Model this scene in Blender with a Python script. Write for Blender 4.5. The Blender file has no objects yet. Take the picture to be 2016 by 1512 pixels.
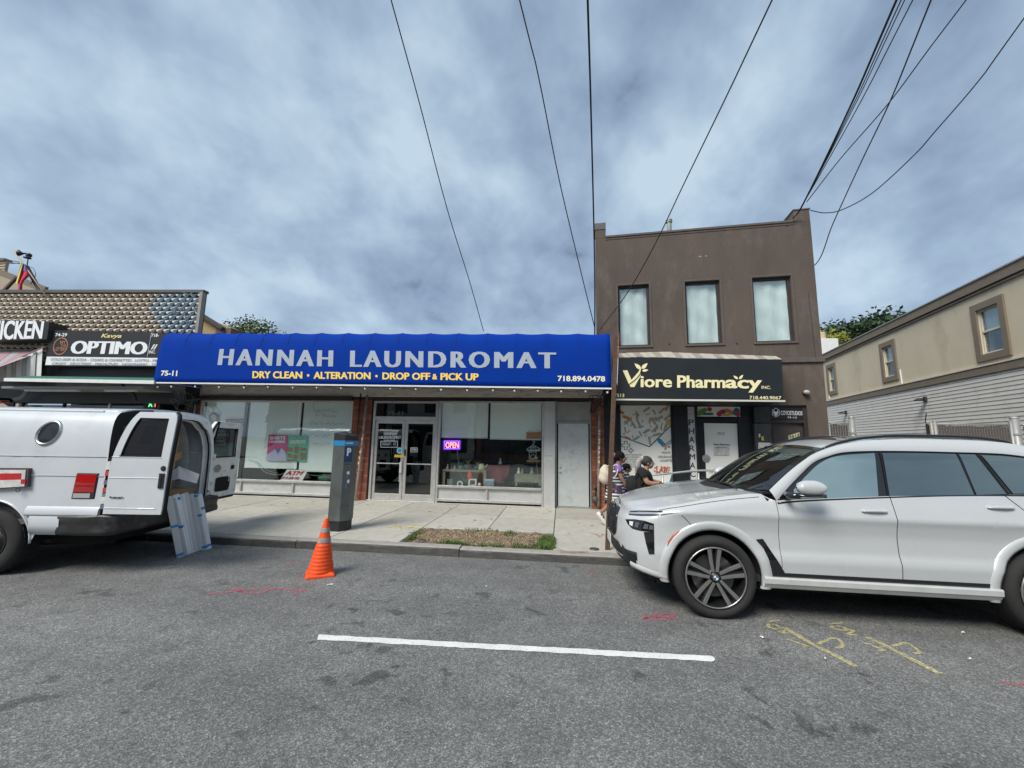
import bpy, bmesh, math, random
from math import sin, cos, tan, radians, pi, sqrt, atan2, hypot
from mathutils import Vector, Matrix
random.seed(7)
scene = bpy.context.scene
COL = scene.collection
V = Vector
# ------------------------------------------------------------------ camera
F = 800.0; H = 1.72
PITCH, ROLL, YAW = radians(7.9), radians(1.0), radians(7.0)
FW = V((-sin(YAW)*cos(PITCH), cos(YAW)*cos(PITCH), sin(PITCH)))
_r0 = V((cos(YAW), sin(YAW), 0)); _u0 = _r0.cross(FW)
RT = _r0*cos(ROLL) + _u0*sin(ROLL); UP = -_r0*sin(ROLL) + _u0*cos(ROLL)
EYE = V((0, 0, H))
cd = bpy.data.cameras.new('camera'); cam = bpy.data.objects.new('camera', cd); COL.objects.link(cam)
m3 = Matrix((RT, UP, -FW)).transposed()
cam.matrix_world = Matrix.Translation(EYE) @ m3.to_4x4()
cd.sensor_width = 36; cd.lens = 36*F/2016; cd.clip_start = 0.05; cd.clip_end = 2000
scene.camera = cam
# ------------------------------------------------------------------ exposure
scene.view_settings.view_transform = 'Standard'
try: scene.view_settings.look = 'None'
except Exception: pass
scene.view_settings.exposure = 1.36; scene.view_settings.gamma = 1
scene.view_settings.use_curve_mapping = False
# ------------------------------------------------------------------ world: overcast daylight
SUN_EL, SUN_AZ = radians(47), radians(215)      # azimuth clockwise from +Y
w = bpy.data.worlds.new('World'); scene.world = w; w.use_nodes = True
nt = w.node_tree; N = nt.nodes; L = nt.links; N.clear()
out = N.new('ShaderNodeOutputWorld'); bg = N.new('ShaderNodeBackground'); bg.inputs[1].default_value = 0.065
sky = N.new('ShaderNodeTexSky'); sky.sky_type = 'NISHITA'; sky.sun_disc = False
sky.sun_elevation = SUN_EL; sky.sun_rotation = SUN_AZ; sky.air_density = 1.2; sky.dust_density = 2.5
tc = N.new('ShaderNodeTexCoord'); sx = N.new('ShaderNodeSeparateXYZ'); L.new(tc.outputs['Generated'], sx.inputs[0])
def wm(op, a, b=None, c=None):
    n = N.new('ShaderNodeMath'); n.operation = op
    for i, q in enumerate((a, b, c)):
        if q is None: continue
        if isinstance(q, (int, float)): n.inputs[i].default_value = q
        else: L.new(q, n.inputs[i])
    return n.outputs[0]
zz = wm('MAXIMUM', sx.outputs[2], 0.0); den = wm('ADD', zz, 0.60)
cx = N.new('ShaderNodeCombineXYZ')
L.new(wm('DIVIDE', sx.outputs[0], den), cx.inputs[0]); L.new(wm('DIVIDE', sx.outputs[1], den), cx.inputs[1])
mp = N.new('ShaderNodeMapping'); mp.inputs['Rotation'].default_value = (0, 0, radians(-38)); mp.inputs['Scale'].default_value = (1.0, 0.9, 1)
L.new(cx.outputs[0], mp.inputs[0])
def wnoise(scale, det, rough, dist=0.0, off=0.0):
    n = N.new('ShaderNodeTexNoise'); n.inputs['Scale'].default_value = scale; n.inputs['Detail'].default_value = det
    n.inputs['Roughness'].default_value = rough; n.inputs['Distortion'].default_value = dist
    m = N.new('ShaderNodeMapping'); m.inputs['Location'].default_value = (off, off*0.7, off); L.new(mp.outputs[0], m.inputs[0]); L.new(m.outputs[0], n.inputs['Vector'])
    return n.outputs[0]
n1 = wnoise(2.3, 4, 0.5, 0.15, 3.3); n2 = wnoise(7.0, 4, 0.55, 0.15, 9.1)
n0 = wnoise(0.9, 2, 0.5, 0.3, 21.7)
mixn = wm('ADD', wm('ADD', wm('MULTIPLY', n1, 0.45), wm('MULTIPLY', n2, 0.31)), wm('MULTIPLY', n0, 0.24))
rp = N.new('ShaderNodeValToRGB'); L.new(mixn, rp.inputs[0])
E_ = rp.color_ramp.elements
E_[0].position = 0.40; E_[0].color = (0.125, 0.172, 0.275, 1)
E_[1].position = 0.605; E_[1].color = (0.60, 0.75, 0.87, 1)
e = E_.new(0.44); e.color = (0.262, 0.355, 0.500, 1)
e = E_.new(0.515); e.color = (0.395, 0.520, 0.675, 1)
sc10 = N.new('ShaderNodeVectorMath'); sc10.operation = 'SCALE'; sc10.inputs[3].default_value = 5.8
L.new(rp.outputs[0], sc10.inputs[0])
# lighter veil low down
veil = wm('POWER', wm('SUBTRACT', 1.0, zz), 5.0)
mv = N.new('ShaderNodeMix'); mv.data_type = 'RGBA'; L.new(wm('MULTIPLY', veil, 0.5), mv.inputs[0])
L.new(sc10.outputs[0], mv.inputs[6]); mv.inputs[7].default_value = (2.9, 3.65, 4.9, 1)
mk = N.new('ShaderNodeMix'); mk.data_type = 'RGBA'; mk.inputs[0].default_value = 0.90
L.new(sky.outputs[0], mk.inputs[6]); L.new(mv.outputs[2], mk.inputs[7])
L.new(mk.outputs[2], bg.inputs[0]); L.new(bg.outputs[0], out.inputs[0])
# ------------------------------------------------------------------ sun through cloud
sl = bpy.data.lights.new('sun', 'SUN'); sun = bpy.data.objects.new('sun', sl); COL.objects.link(sun)
sl.energy = 1.5; sl.angle = radians(27); sl.color = (1.0, 0.955, 0.875)
sd = V((sin(SUN_AZ)*cos(SUN_EL), cos(SUN_AZ)*cos(SUN_EL), sin(SUN_EL)))
sun.rotation_euler = sd.to_track_quat('Z', 'Y').to_euler(); sun.location = sd*60
# ------------------------------------------------------------------ measuring: a sight line met with a wall, or with the ground
def ray(x, y): return FW + RT*((x-1008)/F) - UP*((y-756)/F)
def gnd(x, y, z=0.0):
    d = ray(x, y); return EYE + d*((z-H)/d.z)
def at(x, y, Y, ang=0.0, X0=0.0):
    a = radians(ang); n = V((-sin(a), cos(a), 0)); d = ray(x, y)
    return EYE + d*(n.dot(V((X0, Y, 0))-EYE)/n.dot(d))
# ------------------------------------------------------------------ materials
MATS = {}
def mat(name, col, rough=0.7, metal=0.0, var=0.0, vs=3.0, bump=0.0, bs=40.0, rand=0.0, spec=0.5, coat=0.0, dirt=None, ds=2.0, emit=None, es=1.0, stretch=None, hue=0.0):
    """one procedural surface: base colour, broken up by noise, with fine relief"""
    if name in MATS: return MATS[name]
    m = bpy.data.materials.new(name); m.use_nodes = True; t = m.node_tree; n = t.nodes; l = t.links
    b = n['Principled BSDF']; b.inputs['Roughness'].default_value = rough; b.inputs['Metallic'].default_value = metal
    b.inputs['Specular IOR Level'].default_value = spec; b.inputs['Coat Weight'].default_value = coat; b.inputs['Coat Roughness'].default_value = 0.03
    c4 = (*col, 1)
    b.inputs['Base Color'].default_value = c4
    if emit: b.inputs['Emission Color'].default_value = (*emit, 1); b.inputs['Emission Strength'].default_value = es
    tcn = n.new('ShaderNodeTexCoord'); src = tcn.outputs['Object']
    if stretch:
        mpn = n.new('ShaderNodeMapping'); mpn.inputs['Scale'].default_value = stretch; l.new(src, mpn.inputs[0]); src = mpn.outputs[0]
    cur = None
    if var:
        nz = n.new('ShaderNodeTexNoise'); nz.inputs['Scale'].default_value = vs; nz.inputs['Detail'].default_value = 6; nz.inputs['Roughness'].default_value = 0.6
        l.new(src, nz.inputs['Vector'])
        mr = n.new('ShaderNodeMapRange'); mr.inputs[1].default_value = 0.25; mr.inputs[2].default_value = 0.75
        mr.inputs[3].default_value = 1-var; mr.inputs[4].default_value = 1+var; l.new(nz.outputs[0], mr.inputs[0])
        hs = n.new('ShaderNodeHueSaturation'); hs.inputs['Color'].default_value = c4; l.new(mr.outputs[0], hs.inputs['Value']); cur = hs.outputs[0]
        mr2 = n.new('ShaderNodeMapRange'); mr2.inputs[3].default_value = max(0.02, rough-0.1); mr2.inputs[4].default_value = min(1, rough+0.12)
        l.new(nz.outputs[0], mr2.inputs[0]); l.new(mr2.outputs[0], b.inputs['Roughness'])
    if rand or hue:
        oi = n.new('ShaderNodeObjectInfo')
        mr = n.new('ShaderNodeMapRange'); mr.inputs[3].default_value = 1-rand; mr.inputs[4].default_value = 1+rand; l.new(oi.outputs['Random'], mr.inputs[0])
        hs = n.new('ShaderNodeHueSaturation')
        if cur: l.new(cur, hs.inputs['Color'])
        else: hs.inputs['Color'].default_value = c4
        l.new(mr.outputs[0], hs.inputs['Value'])
        if hue:
            mr = n.new('ShaderNodeMapRange'); mr.inputs[3].default_value = .5-hue; mr.inputs[4].default_value = .5+hue; l.new(oi.outputs['Random'], mr.inputs[0]); l.new(mr.outputs[0], hs.inputs['Hue'])
        cur = hs.outputs[0]
    if dirt:
        nz = n.new('ShaderNodeTexNoise'); nz.inputs['Scale'].default_value = ds; nz.inputs['Detail'].default_value = 8; nz.inputs['Roughness'].default_value = 0.7
        l.new(src, nz.inputs['Vector'])
        cr = n.new('ShaderNodeMapRange'); cr.inputs[1].default_value = 0.52; cr.inputs[2].default_value = 0.75; cr.inputs[4].default_value = dirt[3]; l.new(nz.outputs[0], cr.inputs[0])
        mx = n.new('ShaderNodeMix'); mx.data_type = 'RGBA'; l.new(cr.outputs[0], mx.inputs[0])
        if cur: l.new(cur, mx.inputs[6])
        else: mx.inputs[6].default_value = c4
        mx.inputs[7].default_value = (*dirt[:3], 1); cur = mx.outputs[2]
    if cur: l.new(cur, b.inputs['Base Color'])
    if bump:
        nz = n.new('ShaderNodeTexNoise'); nz.inputs['Scale'].default_value = bs; nz.inputs['Detail'].default_value = 5
        l.new(src, nz.inputs['Vector'])
        bp = n.new('ShaderNodeBump'); bp.inputs['Strength'].default_value = bump; bp.inputs['Distance'].default_value = 0.02
        l.new(nz.outputs[0], bp.inputs['Height']); l.new(bp.outputs[0], b.inputs['Normal'])
    MATS[name] = m; return m
def glass(name, tint=(0.75, 0.85, 0.82), refl=0.10, rough=0.01, wav=0.0, power=4.0):
    """thin pane: clear or tinted, mirror grows towards grazing angles"""
    if name in MATS: return MATS[name]
    m = bpy.data.materials.new(name); m.use_nodes = True; t = m.node_tree; n = t.nodes; l = t.links
    n.remove(n['Principled BSDF']); o = n['Material Output']
    tr = n.new('ShaderNodeBsdfTransparent'); tr.inputs[0].default_value = (*tint, 1)
    gl = n.new('ShaderNodeBsdfGlossy'); gl.inputs['Roughness'].default_value = rough; gl.inputs['Color'].default_value = (0.95, 1, 1, 1)
    fr = n.new('ShaderNodeLayerWeight'); fr.inputs[0].default_value = 0.35
    pw = n.new('ShaderNodeMath'); pw.operation = 'POWER'; pw.inputs[1].default_value = power; l.new(fr.outputs['Facing'], pw.inputs[0])
    mr = n.new('ShaderNodeMapRange'); mr.inputs[3].default_value = refl; mr.inputs[4].default_value = 1.0; l.new(pw.outputs[0], mr.inputs[0])
    mx = n.new('ShaderNodeMixShader'); l.new(mr.outputs[0], mx.inputs[0]); l.new(tr.outputs[0], mx.inputs[1]); l.new(gl.outputs[0], mx.inputs[2]); l.new(mx.outputs[0], o.inputs[0])
    if wav:
        nz = n.new('ShaderNodeTexNoise'); nz.inputs['Scale'].default_value = 1.6; tcn = n.new('ShaderNodeTexCoord'); l.new(tcn.outputs['Object'], nz.inputs['Vector'])
        bp = n.new('ShaderNodeBump'); bp.inputs['Strength'].default_value = wav; bp.inputs['Distance'].default_value = 0.05; l.new(nz.outputs[0], bp.inputs['Height']); l.new(bp.outputs[0], gl.inputs['Normal'])
    MATS[name] = m; return m
# ------------------------------------------------------------------ mesh builder
WM = {}
class MB:
    def __init__(s): s.v = []; s.f = []
    def add(s, vs, fs):
        o = len(s.v); s.v += [V(p) for p in vs]; s.f += [tuple(i+o for i in f) for f in fs]; return s
    def box(s, x0, x1, y0, y1, z0, z1):
        if x0 > x1: x0, x1 = x1, x0
        if y0 > y1: y0, y1 = y1, y0
        if z0 > z1: z0, z1 = z1, z0
        return s.add([(x0,y0,z0),(x1,y0,z0),(x1,y1,z0),(x0,y1,z0),(x0,y0,z1),(x1,y0,z1),(x1,y1,z1),(x0,y1,z1)],
                     [(0,3,2,1),(4,5,6,7),(0,1,5,4),(1,2,6,5),(2,3,7,6),(3,0,4,7)])
    def obox(s, c, ax, ay, az, hx, hy, hz):
        c = V(c); ax = V(ax).normalized()*hx; ay = V(ay).normalized()*hy; az = V(az).normalized()*hz
        P = [c+ax*i+ay*j+az*k for k in (-1,1) for (i,j) in ((-1,-1),(1,-1),(1,1),(-1,1))]
        return s.add(P, [(0,3,2,1),(4,5,6,7),(0,1,5,4),(1,2,6,5),(2,3,7,6),(3,0,4,7)])
    def beam(s, a, b, w, d, up=(0,0,1)):
        a = V(a); b = V(b); z = (b-a); u = V(up)
        if abs(z.normalized().dot(u)) > 0.99: u = V((0,1,0))
        x = z.cross(u).normalized(); y = x.cross(z).normalized()
        return s.obox((a+b)/2, x, y, z, w/2, d/2, z.length/2)
    def grid(s, rows, closeu=False, closev=False):
        o = len(s.v); nr = len(rows); nc = len(rows[0])
        for r in rows: s.v += [V(p) for p in r]
        for i in range(nr if closev else nr-1):
            for j in range(nc if closeu else nc-1):
                a = o+i*nc+j; b = o+i*nc+(j+1) % nc; c = o+((i+1) % nr)*nc+(j+1) % nc; d = o+((i+1) % nr)*nc+j
                s.f.append((a, b, c, d))
        return s
    def tube(s, pts, r, n=8, cap=True):
        pts = [V(p) for p in pts]; rr = r if isinstance(r, (list, tuple)) else [r]*len(pts)
        d0 = (pts[1]-pts[0]).normalized(); u = V((0,0,1)) if abs(d0.z) < .9 else V((1,0,0)); x = d0.cross(u).normalized()
        rows = []
        for i, p in enumerate(pts):
            d = (pts[min(i+1, len(pts)-1)]-pts[max(i-1, 0)]).normalized()
            x = (x - d*x.dot(d)).normalized(); y = d.cross(x)
            rows.append([p+(x*cos(2*pi*k/n)+y*sin(2*pi*k/n))*rr[i] for k in range(n)])
        o = len(s.v); s.grid(rows, closeu=True)
        if cap:
            s.f.append(tuple(o+k for k in range(n))[::-1]); e = o+(len(pts)-1)*n; s.f.append(tuple(e+k for k in range(n)))
        return s
    def lathe(s, prof, c=(0,0,0), axis='Z', n=24, sx=1, sy=1):
        c = V(c); rows = []
        for (r, h) in prof:
            row = []
            for k in range(n):
                a = 2*pi*k/n; p, q = r*cos(a)*sx, r*sin(a)*sy
                row.append(c+(V((p,q,h)) if axis == 'Z' else V((p,h,q)) if axis == 'Y' else V((h,p,q))))
            rows.append(row)
        return s.grid(rows, closeu=True)
    def prism(s, poly, fn, d0, d1):
        """poly: 2-D outline; fn(u,v,depth) -> point"""
        n = len(poly); o = len(s.v)
        s.v += [V(fn(u, w_, d0)) for u, w_ in poly]+[V(fn(u, w_, d1)) for u, w_ in poly]
        s.f.append(tuple(range(o, o+n))); s.f.append(tuple(range(o+2*n-1, o+n-1, -1)))
        for i in range(n):
            j = (i+1) % n; s.f.append((o+i, o+n+i, o+n+j, o+j))
        return s
    def ball(s, c, r, nu=12, nv=8, sc=(1,1,1)):
        c = V(c); rows = []
        for i in range(nv+1):
            t = pi*i/nv
            rows.append([c+V((r*sin(t)*cos(2*pi*k/nu)*sc[0], r*sin(t)*sin(2*pi*k/nu)*sc[1], r*cos(t)*sc[2])) for k in range(nu)])
        return s.grid(rows, closeu=True)
    def xf(s, M): s.v = [M @ p for p in s.v]; return s
    def mesh(s, name, smooth=False):
        me = bpy.data.meshes.new(name); me.from_pydata([tuple(p) for p in s.v], [], s.f); me.validate(); me.update()
        if smooth:
            for p in me.polygons: p.use_smooth = True
        return me
    def build(s, name, m, parent=None, smooth=False, bevel=0, local=False, kind=None, label=None, norm=True, solid=0, autos=None):
        if parent is not None and not local:
            M = WM[parent].inverted(); s.v = [M @ p for p in s.v]
        me = s.mesh(name, smooth)
        if norm:
            bm = bmesh.new(); bm.from_mesh(me); bmesh.ops.recalc_face_normals(bm, faces=bm.faces); bm.to_mesh(me); bm.free()
        if autos: 
            try: me.set_sharp_from_angle(angle=radians(autos))
            except Exception: pass
        o = bpy.data.objects.new(name, me); COL.objects.link(o); me.materials.append(m)
        if parent is not None: o.parent = parent; WM[o] = WM[parent]
        else: WM[o] = Matrix.Identity(4)
        if solid:
            q = o.modifiers.new('solid', 'SOLIDIFY'); q.thickness = solid; q.offset = -1
        if bevel:
            q = o.modifiers.new('bevel', 'BEVEL'); q.width = bevel; q.segments = 2; q.limit_method = 'ANGLE'; q.angle_limit = radians(35); q.harden_normals = False
        if kind: o['kind'] = kind
        if label: o['label'] = label
        return o
def tag(o, label, cat, group=None):
    o['label'] = label; o['category'] = cat
    if group: o['group'] = group
    return o
def thing(name, label, cat, loc=(0,0,0), rz=0.0, group=None):
    o = bpy.data.objects.new(name, None); COL.objects.link(o); o.location = loc; o.rotation_euler = (0,0,rz); o.empty_display_size = .2
    WM[o] = Matrix.Translation(V(loc)) @ Matrix.Rotation(rz, 4, 'Z')
    return tag(o, label, cat, group)
def copy_part(src, parent, loc=None):
    c = src.copy(); COL.objects.link(c); c.parent = parent; WM[c] = WM[parent]
    if loc is not None: c.location = loc
    return c
def crv(pts, n=6):
    """smooth curve through points"""
    pts = [V(p) for p in pts]; P = [pts[0]*2-pts[1]]+pts+[pts[-1]*2-pts[-2]]; o = []
    for i in range(1, len(P)-2):
        for k in range(n):
            t = k/n; a, b, c, d = P[i-1], P[i], P[i+1], P[i+2]
            o.append(0.5*((2*b)+(c-a)*t+(2*a-5*b+4*c-d)*t*t+(3*b-a-3*c+d)*t**3))
    o.append(pts[-1]); return o
def lerp(tab, x):
    """piecewise linear look-up in [(x, y), ...]"""
    if x <= tab[0][0]: return tab[0][1]
    for (a, b), (c, d) in zip(tab, tab[1:]):
        if x <= c: return b+(d-b)*(x-a)/(c-a) if c > a else d
    return tab[-1][1]
def smo(tab, x):
    """smooth look-up (Catmull-Rom on unequal steps)"""
    n = len(tab)
    if x <= tab[0][0]: return tab[0][1]
    if x >= tab[-1][0]: return tab[-1][1]
    for i in range(n-1):
        if x <= tab[i+1][0]: break
    x0, y0 = tab[i]; x1, y1 = tab[i+1]; h = x1-x0
    def sl(k):
        if k <= 0: return (tab[1][1]-tab[0][1])/(tab[1][0]-tab[0][0])
        if k >= n-1: return (tab[-1][1]-tab[-2][1])/(tab[-1][0]-tab[-2][0])
        a = (tab[k][1]-tab[k-1][1])/(tab[k][0]-tab[k-1][0]); b = (tab[k+1][1]-tab[k][1])/(tab[k+1][0]-tab[k][0])
        return 0 if a*b <= 0 else 2*a*b/(a+b)
    t = (x-x0)/h; m0 = sl(i)*h; m1 = sl(i+1)*h
    return (2*t**3-3*t*t+1)*y0+(t**3-2*t*t+t)*m0+(-2*t**3+3*t*t)*y1+(t**3-t*t)*m1
# ------------------------------------------------------------------ lettering
def text_mb(s, fn, bold=0.03, shear=0.0, th=0.002, space=1.0, fat=0.0):
    """letters fitted to the unit square, then placed by fn(u, v, depth)"""
    if bold and ('M' in s or 'W' in s): fat += bold*1.1; bold = 0.0
    cu = bpy.data.curves.new('t', 'FONT'); cu.body = s; cu.offset = bold; cu.extrude = 0.01; cu.resolution_u = 3; cu.shear = shear; cu.space_character = space
    if '\n' in s: cu.align_x = 'CENTER'
    o = bpy.data.objects.new('t', cu); me = bpy.data.meshes.new_from_object(o)
    vs = [v.co.copy() for v in me.vertices]; fs = [tuple(p.vertices) for p in me.polygons]
    bpy.data.objects.remove(o); bpy.data.curves.remove(cu); bpy.data.meshes.remove(me)
    x0 = min(v.x for v in vs); x1 = max(v.x for v in vs); y0 = min(v.y for v in vs); y1 = max(v.y for v in vs)
    b = MB(); x0 -= fat; x1 += fat
    for q, sh in enumerate(((0,) if not fat else (-fat, -fat/3, fat/3, fat))):
        b.add([V(fn((v.x+sh-x0)/(x1-x0), (v.y-y0)/(y1-y0), (th if v.z > 0 else 0)+.0005*q)) for v in vs], fs)
    return b
def quadfn(bl, br, tr, tl, off=0.003):
    bl, br, tr, tl = V(bl), V(br), V(tr), V(tl); n = (br-bl).cross(tl-bl).normalized()
    return lambda u, v, d: bl*(1-u)*(1-v)+br*u*(1-v)+tr*u*v+tl*(1-u)*v+n*(off+d)
def rectfn(o, ux, uz, w_, h_, off=0.003):
    o = V(o); ux = V(ux).normalized(); uz = V(uz).normalized()
    return quadfn(o, o+ux*w_, o+ux*w_+uz*h_, o+uz*h_, off)
# ================================================================== ROAD AND PAVEMENT
def asphalt_mat():
    m = bpy.data.materials.new('asphalt'); m.use_nodes = True; t = m.node_tree; n = t.nodes; l = t.links; b = n['Principled BSDF']
    tcn = n.new('ShaderNodeTexCoord'); S = tcn.outputs['Object']
    def nz(sc, det=4, ro=.55, dist=0):
        q = n.new('ShaderNodeTexNoise'); q.inputs['Scale'].default_value = sc; q.inputs['Detail'].default_value = det; q.inputs['Roughness'].default_value = ro; q.inputs['Distortion'].default_value = dist; l.new(S, q.inputs['Vector']); return q.outputs[0]
    def mr(x, a, b_, c, d):
        q = n.new('ShaderNodeMapRange'); q.inputs[1].default_value = a; q.inputs[2].default_value = b_; q.inputs[3].default_value = c; q.inputs[4].default_value = d; l.new(x, q.inputs[0]); return q.outputs[0]
    def mul(a, c):
        q = n.new('ShaderNodeMath'); q.operation = 'MULTIPLY'; l.new(a, q.inputs[0])
        if isinstance(c, float): q.inputs[1].default_value = c
        else: l.new(c, q.inputs[1])
        return q.outputs[0]
    vo = n.new('ShaderNodeTexVoronoi'); vo.inputs['Scale'].default_value = 120; vo.inputs['Randomness'].default_value = 1; l.new(S, vo.inputs['Vector'])
    sp = n.new('ShaderNodeSeparateColor'); l.new(vo.outputs['Color'], sp.inputs[0])
    cr = n.new('ShaderNodeValToRGB'); l.new(sp.outputs[0], cr.inputs[0]); e = cr.color_ramp.elements
    e[0].position = 0; e[0].color = (.090,.092,.088,1); e[1].position = 1; e[1].color = (.32,.32,.305,1)
    for p, c in ((.45,.135),(.72,.175),(.90,.23)): q = e.new(p); q.color = (c, c, c*.975, 1)
    v2 = n.new('ShaderNodeTexVoronoi'); v2.inputs['Scale'].default_value = 42; l.new(S, v2.inputs['Vector'])
    s2 = n.new('ShaderNodeSeparateColor'); l.new(v2.outputs['Color'], s2.inputs[0])
    val = mul(mul(mr(nz(.55, 4), .3, .7, .86, 1.16), mr(nz(3.2, 6, .7), .25, .75, .80, 1.18)), mr(s2.outputs[1], 0, 1, .87, 1.13))
    # oil drips and rubber marks, denser in the parking lane
    st = mr(nz(4.2, 3, .5, .5), .60, .655, 1.0, .55); gs = mr(nz(.8, 2), .42, .56, 0.0, 1.0)
    mxs = n.new('ShaderNodeMix'); l.new(gs, mxs.inputs[0]); mxs.inputs[2].default_value = 1.0; l.new(st, mxs.inputs[3])
    val = mul(val, mxs.outputs[0])
    mp_ = n.new('ShaderNodeMapping'); mp_.inputs['Scale'].default_value = (.10, 1.5, 1); l.new(S, mp_.inputs[0])
    ln = n.new('ShaderNodeTexNoise'); ln.inputs['Scale'].default_value = 1.3; ln.inputs['Detail'].default_value = 5; l.new(mp_.outputs[0], ln.inputs['Vector'])
    val = mul(val, mr(ln.outputs[0], .3, .7, .90, 1.1))
    hs = n.new('ShaderNodeHueSaturation'); l.new(cr.outputs[0], hs.inputs['Color']); l.new(val, hs.inputs['Value']); l.new(hs.outputs[0], b.inputs['Base Color'])
    b.inputs['Roughness'].default_value = .82
    bp = n.new('ShaderNodeBump'); bp.inputs['Strength'].default_value = .75; bp.inputs['Distance'].default_value = .004; l.new(vo.outputs['Distance'], bp.inputs['Height']); l.new(bp.outputs[0], b.inputs['Normal'])
    return m
M_asph = asphalt_mat()
M_conc = mat('concrete', (.46,.44,.385), .9, var=.20, vs=3.2, bump=.25, bs=90, rand=.13, dirt=(.20,.18,.15,.7), ds=3.4)
M_kerb = mat('kerb_concrete', (.36,.345,.31), .9, var=.30, vs=5, bump=.4, bs=60, rand=.15, dirt=(.14,.13,.12,.8), ds=5)
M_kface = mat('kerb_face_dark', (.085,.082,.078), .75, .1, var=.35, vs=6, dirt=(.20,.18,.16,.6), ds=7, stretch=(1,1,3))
def struct(name, mb, m, **k): return mb.build(name, m, kind='structure', **k)
g = MB().add([(-400,-400,-.012),(400,-400,-.012),(400,900,-.012),(-400,900,-.012)], [(0,1,2,3)])
struct('ground', g, mat('far_ground', (.10,.10,.08), .95, var=.3, vs=.05))
KY = 6.16
road = MB().add([(-200,-9,0),(200,-9,0),(200,KY+.005,0),(-200,KY+.005,0)], [(0,1,2,3)])
struct('road', road, M_asph)
# far side of the road, behind the camera: its own pavement
SZ = .13
bed = MB().box(-60, 60, KY+.17, 40, -.01, SZ-.03)
sidewalk = struct('sidewalk', bed, mat('pavement_joint', (.09,.085,.075), .95, var=.3, vs=6))
M_joint = MATS['pavement_joint']
# flags: three rows from the kerb to the shop fronts, the tree pit left open
def slab_mesh(w_, d_):
    bm = bmesh.new(); bmesh.ops.create_cube(bm, size=1)
    for v in bm.verts: v.co = V((v.co.x*w_, v.co.y*d_, v.co.z*.06))
    me = bpy.data.meshes.new('paving_slab'); bm.to_mesh(me); bm.free(); me.materials.append(M_conc); return me
PX = 1.185; rows = ((KY+.18, 1.09), (KY+1.28, 1.30), (KY+2.59, 1.52))
X0 = -.13
me_rows = [slab_mesh(PX-.014, d-.012) for _, d in rows]
for i in range(-14, 11):
    for r, (y0, d) in enumerate(rows):
        if r == 0 and i in (-2, -1): continue
        o = bpy.data.objects.new('paving_slab', me_rows[r]); COL.objects.link(o); o.parent = sidewalk
        o.location = (X0+(i+.5)*PX, y0+d/2, SZ-.03+random.uniform(-.002,.003)); o.rotation_euler = (random.uniform(-.002,.002), random.uniform(-.002,.002), 0)
        q = o.modifiers.new('bevel', 'BEVEL'); q.width = .006; q.segments = 1
kerb = struct('kerb', MB().box(-60, 60, KY+.02, KY+.15, -.05, SZ-.03), M_joint)
xk = -19.0; k = 0
while xk < 13:
    Lk = random.choice((2.2, 2.6, 3.0, 1.9))
    b = MB(); hh = SZ+random.uniform(-.012, .004)
    b.grid([[(x, y, z) for x in (xk+.006, xk+Lk*.5, xk+Lk-.006)] for (y, z) in ((KY-.004,-.02),(KY,.06),(KY+.004,hh-.03),(KY+.03,hh-.002),(KY+.17,hh),(KY+.172,hh-.08))])
    o = b.build('kerb_stone', M_kerb, kerb, smooth=False)
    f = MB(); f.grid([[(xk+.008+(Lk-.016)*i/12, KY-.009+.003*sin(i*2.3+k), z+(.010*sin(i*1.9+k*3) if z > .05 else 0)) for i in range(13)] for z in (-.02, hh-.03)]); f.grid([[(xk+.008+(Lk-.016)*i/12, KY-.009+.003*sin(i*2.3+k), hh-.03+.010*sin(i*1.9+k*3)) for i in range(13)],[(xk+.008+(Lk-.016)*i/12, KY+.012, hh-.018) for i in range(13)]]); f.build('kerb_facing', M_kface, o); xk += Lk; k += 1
# soil of the tree pit
P0x, P1x, P0y, P1y = X0-2*PX, X0, KY+.17, KY+1.27
gr = []
for j in range(26):
    y = P0y+(P1y-P0y)*j/25
    gr.append([(P0x+(P1x-P0x)*i/60, y, SZ-.035+.02*sin(i*.9+j*.7)*random.random()+random.uniform(0,.028)) for i in range(61)])
struct('tree_pit_soil', MB().grid(gr), mat('soil', (.16,.12,.085), .97, var=.4, vs=14, bump=.6, bs=70, dirt=(.30,.24,.17,.7), ds=9))
def blades(name, n, spots, m, hgt, wid, label, lean=.6, lay=False):
    b = MB()
    for _ in range(n):
        cx_, cy_, rx, ry = random.choice(spots)
        a = random.uniform(0, 2*pi); rr = sqrt(random.random()); x = cx_+rx*rr*cos(a); y = cy_+ry*rr*sin(a)
        if not (P0x+.01 < x < P1x+.04 and P0y+.02 < y < P1y-.01): continue
        if not lay and random.random() > .25+.9*max(0, sin(x*9.1+1.3*sin(y*7))*sin(y*11.3+x*3)) + (1 if x > P1x-.28 else 0): continue
        h = hgt*random.uniform(.4, 1.3); th = random.uniform(0, 2*pi); d = V((cos(th), sin(th), 0)); s = V((-d.y, d.x, 0))*wid
        p = V((x, y, SZ-.02))
        if lay: q = p+d*h+V((0,0,random.uniform(.0,.035))); b.add([p-s, p+s, q+s*.5, q-s*.5], [(0,1,2,3)])
        else:
            le = random.uniform(.1, lean)*h; m_ = p+d*le*.4+V((0,0,h*.6)); q = p+d*le+V((0,0,h))
            b.add([p-s, p+s, m_+s*.7, m_-s*.7, q], [(0,1,2,3),(3,2,4)])
    o = b.build(name, m, norm=False); o['kind'] = 'stuff'; o['label'] = label; return o
M_grass = mat('grass_blade', (.10,.16,.035), .6, var=.4, vs=9); M_straw = mat('straw', (.40,.31,.20), .8, var=.45, vs=8)
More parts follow.
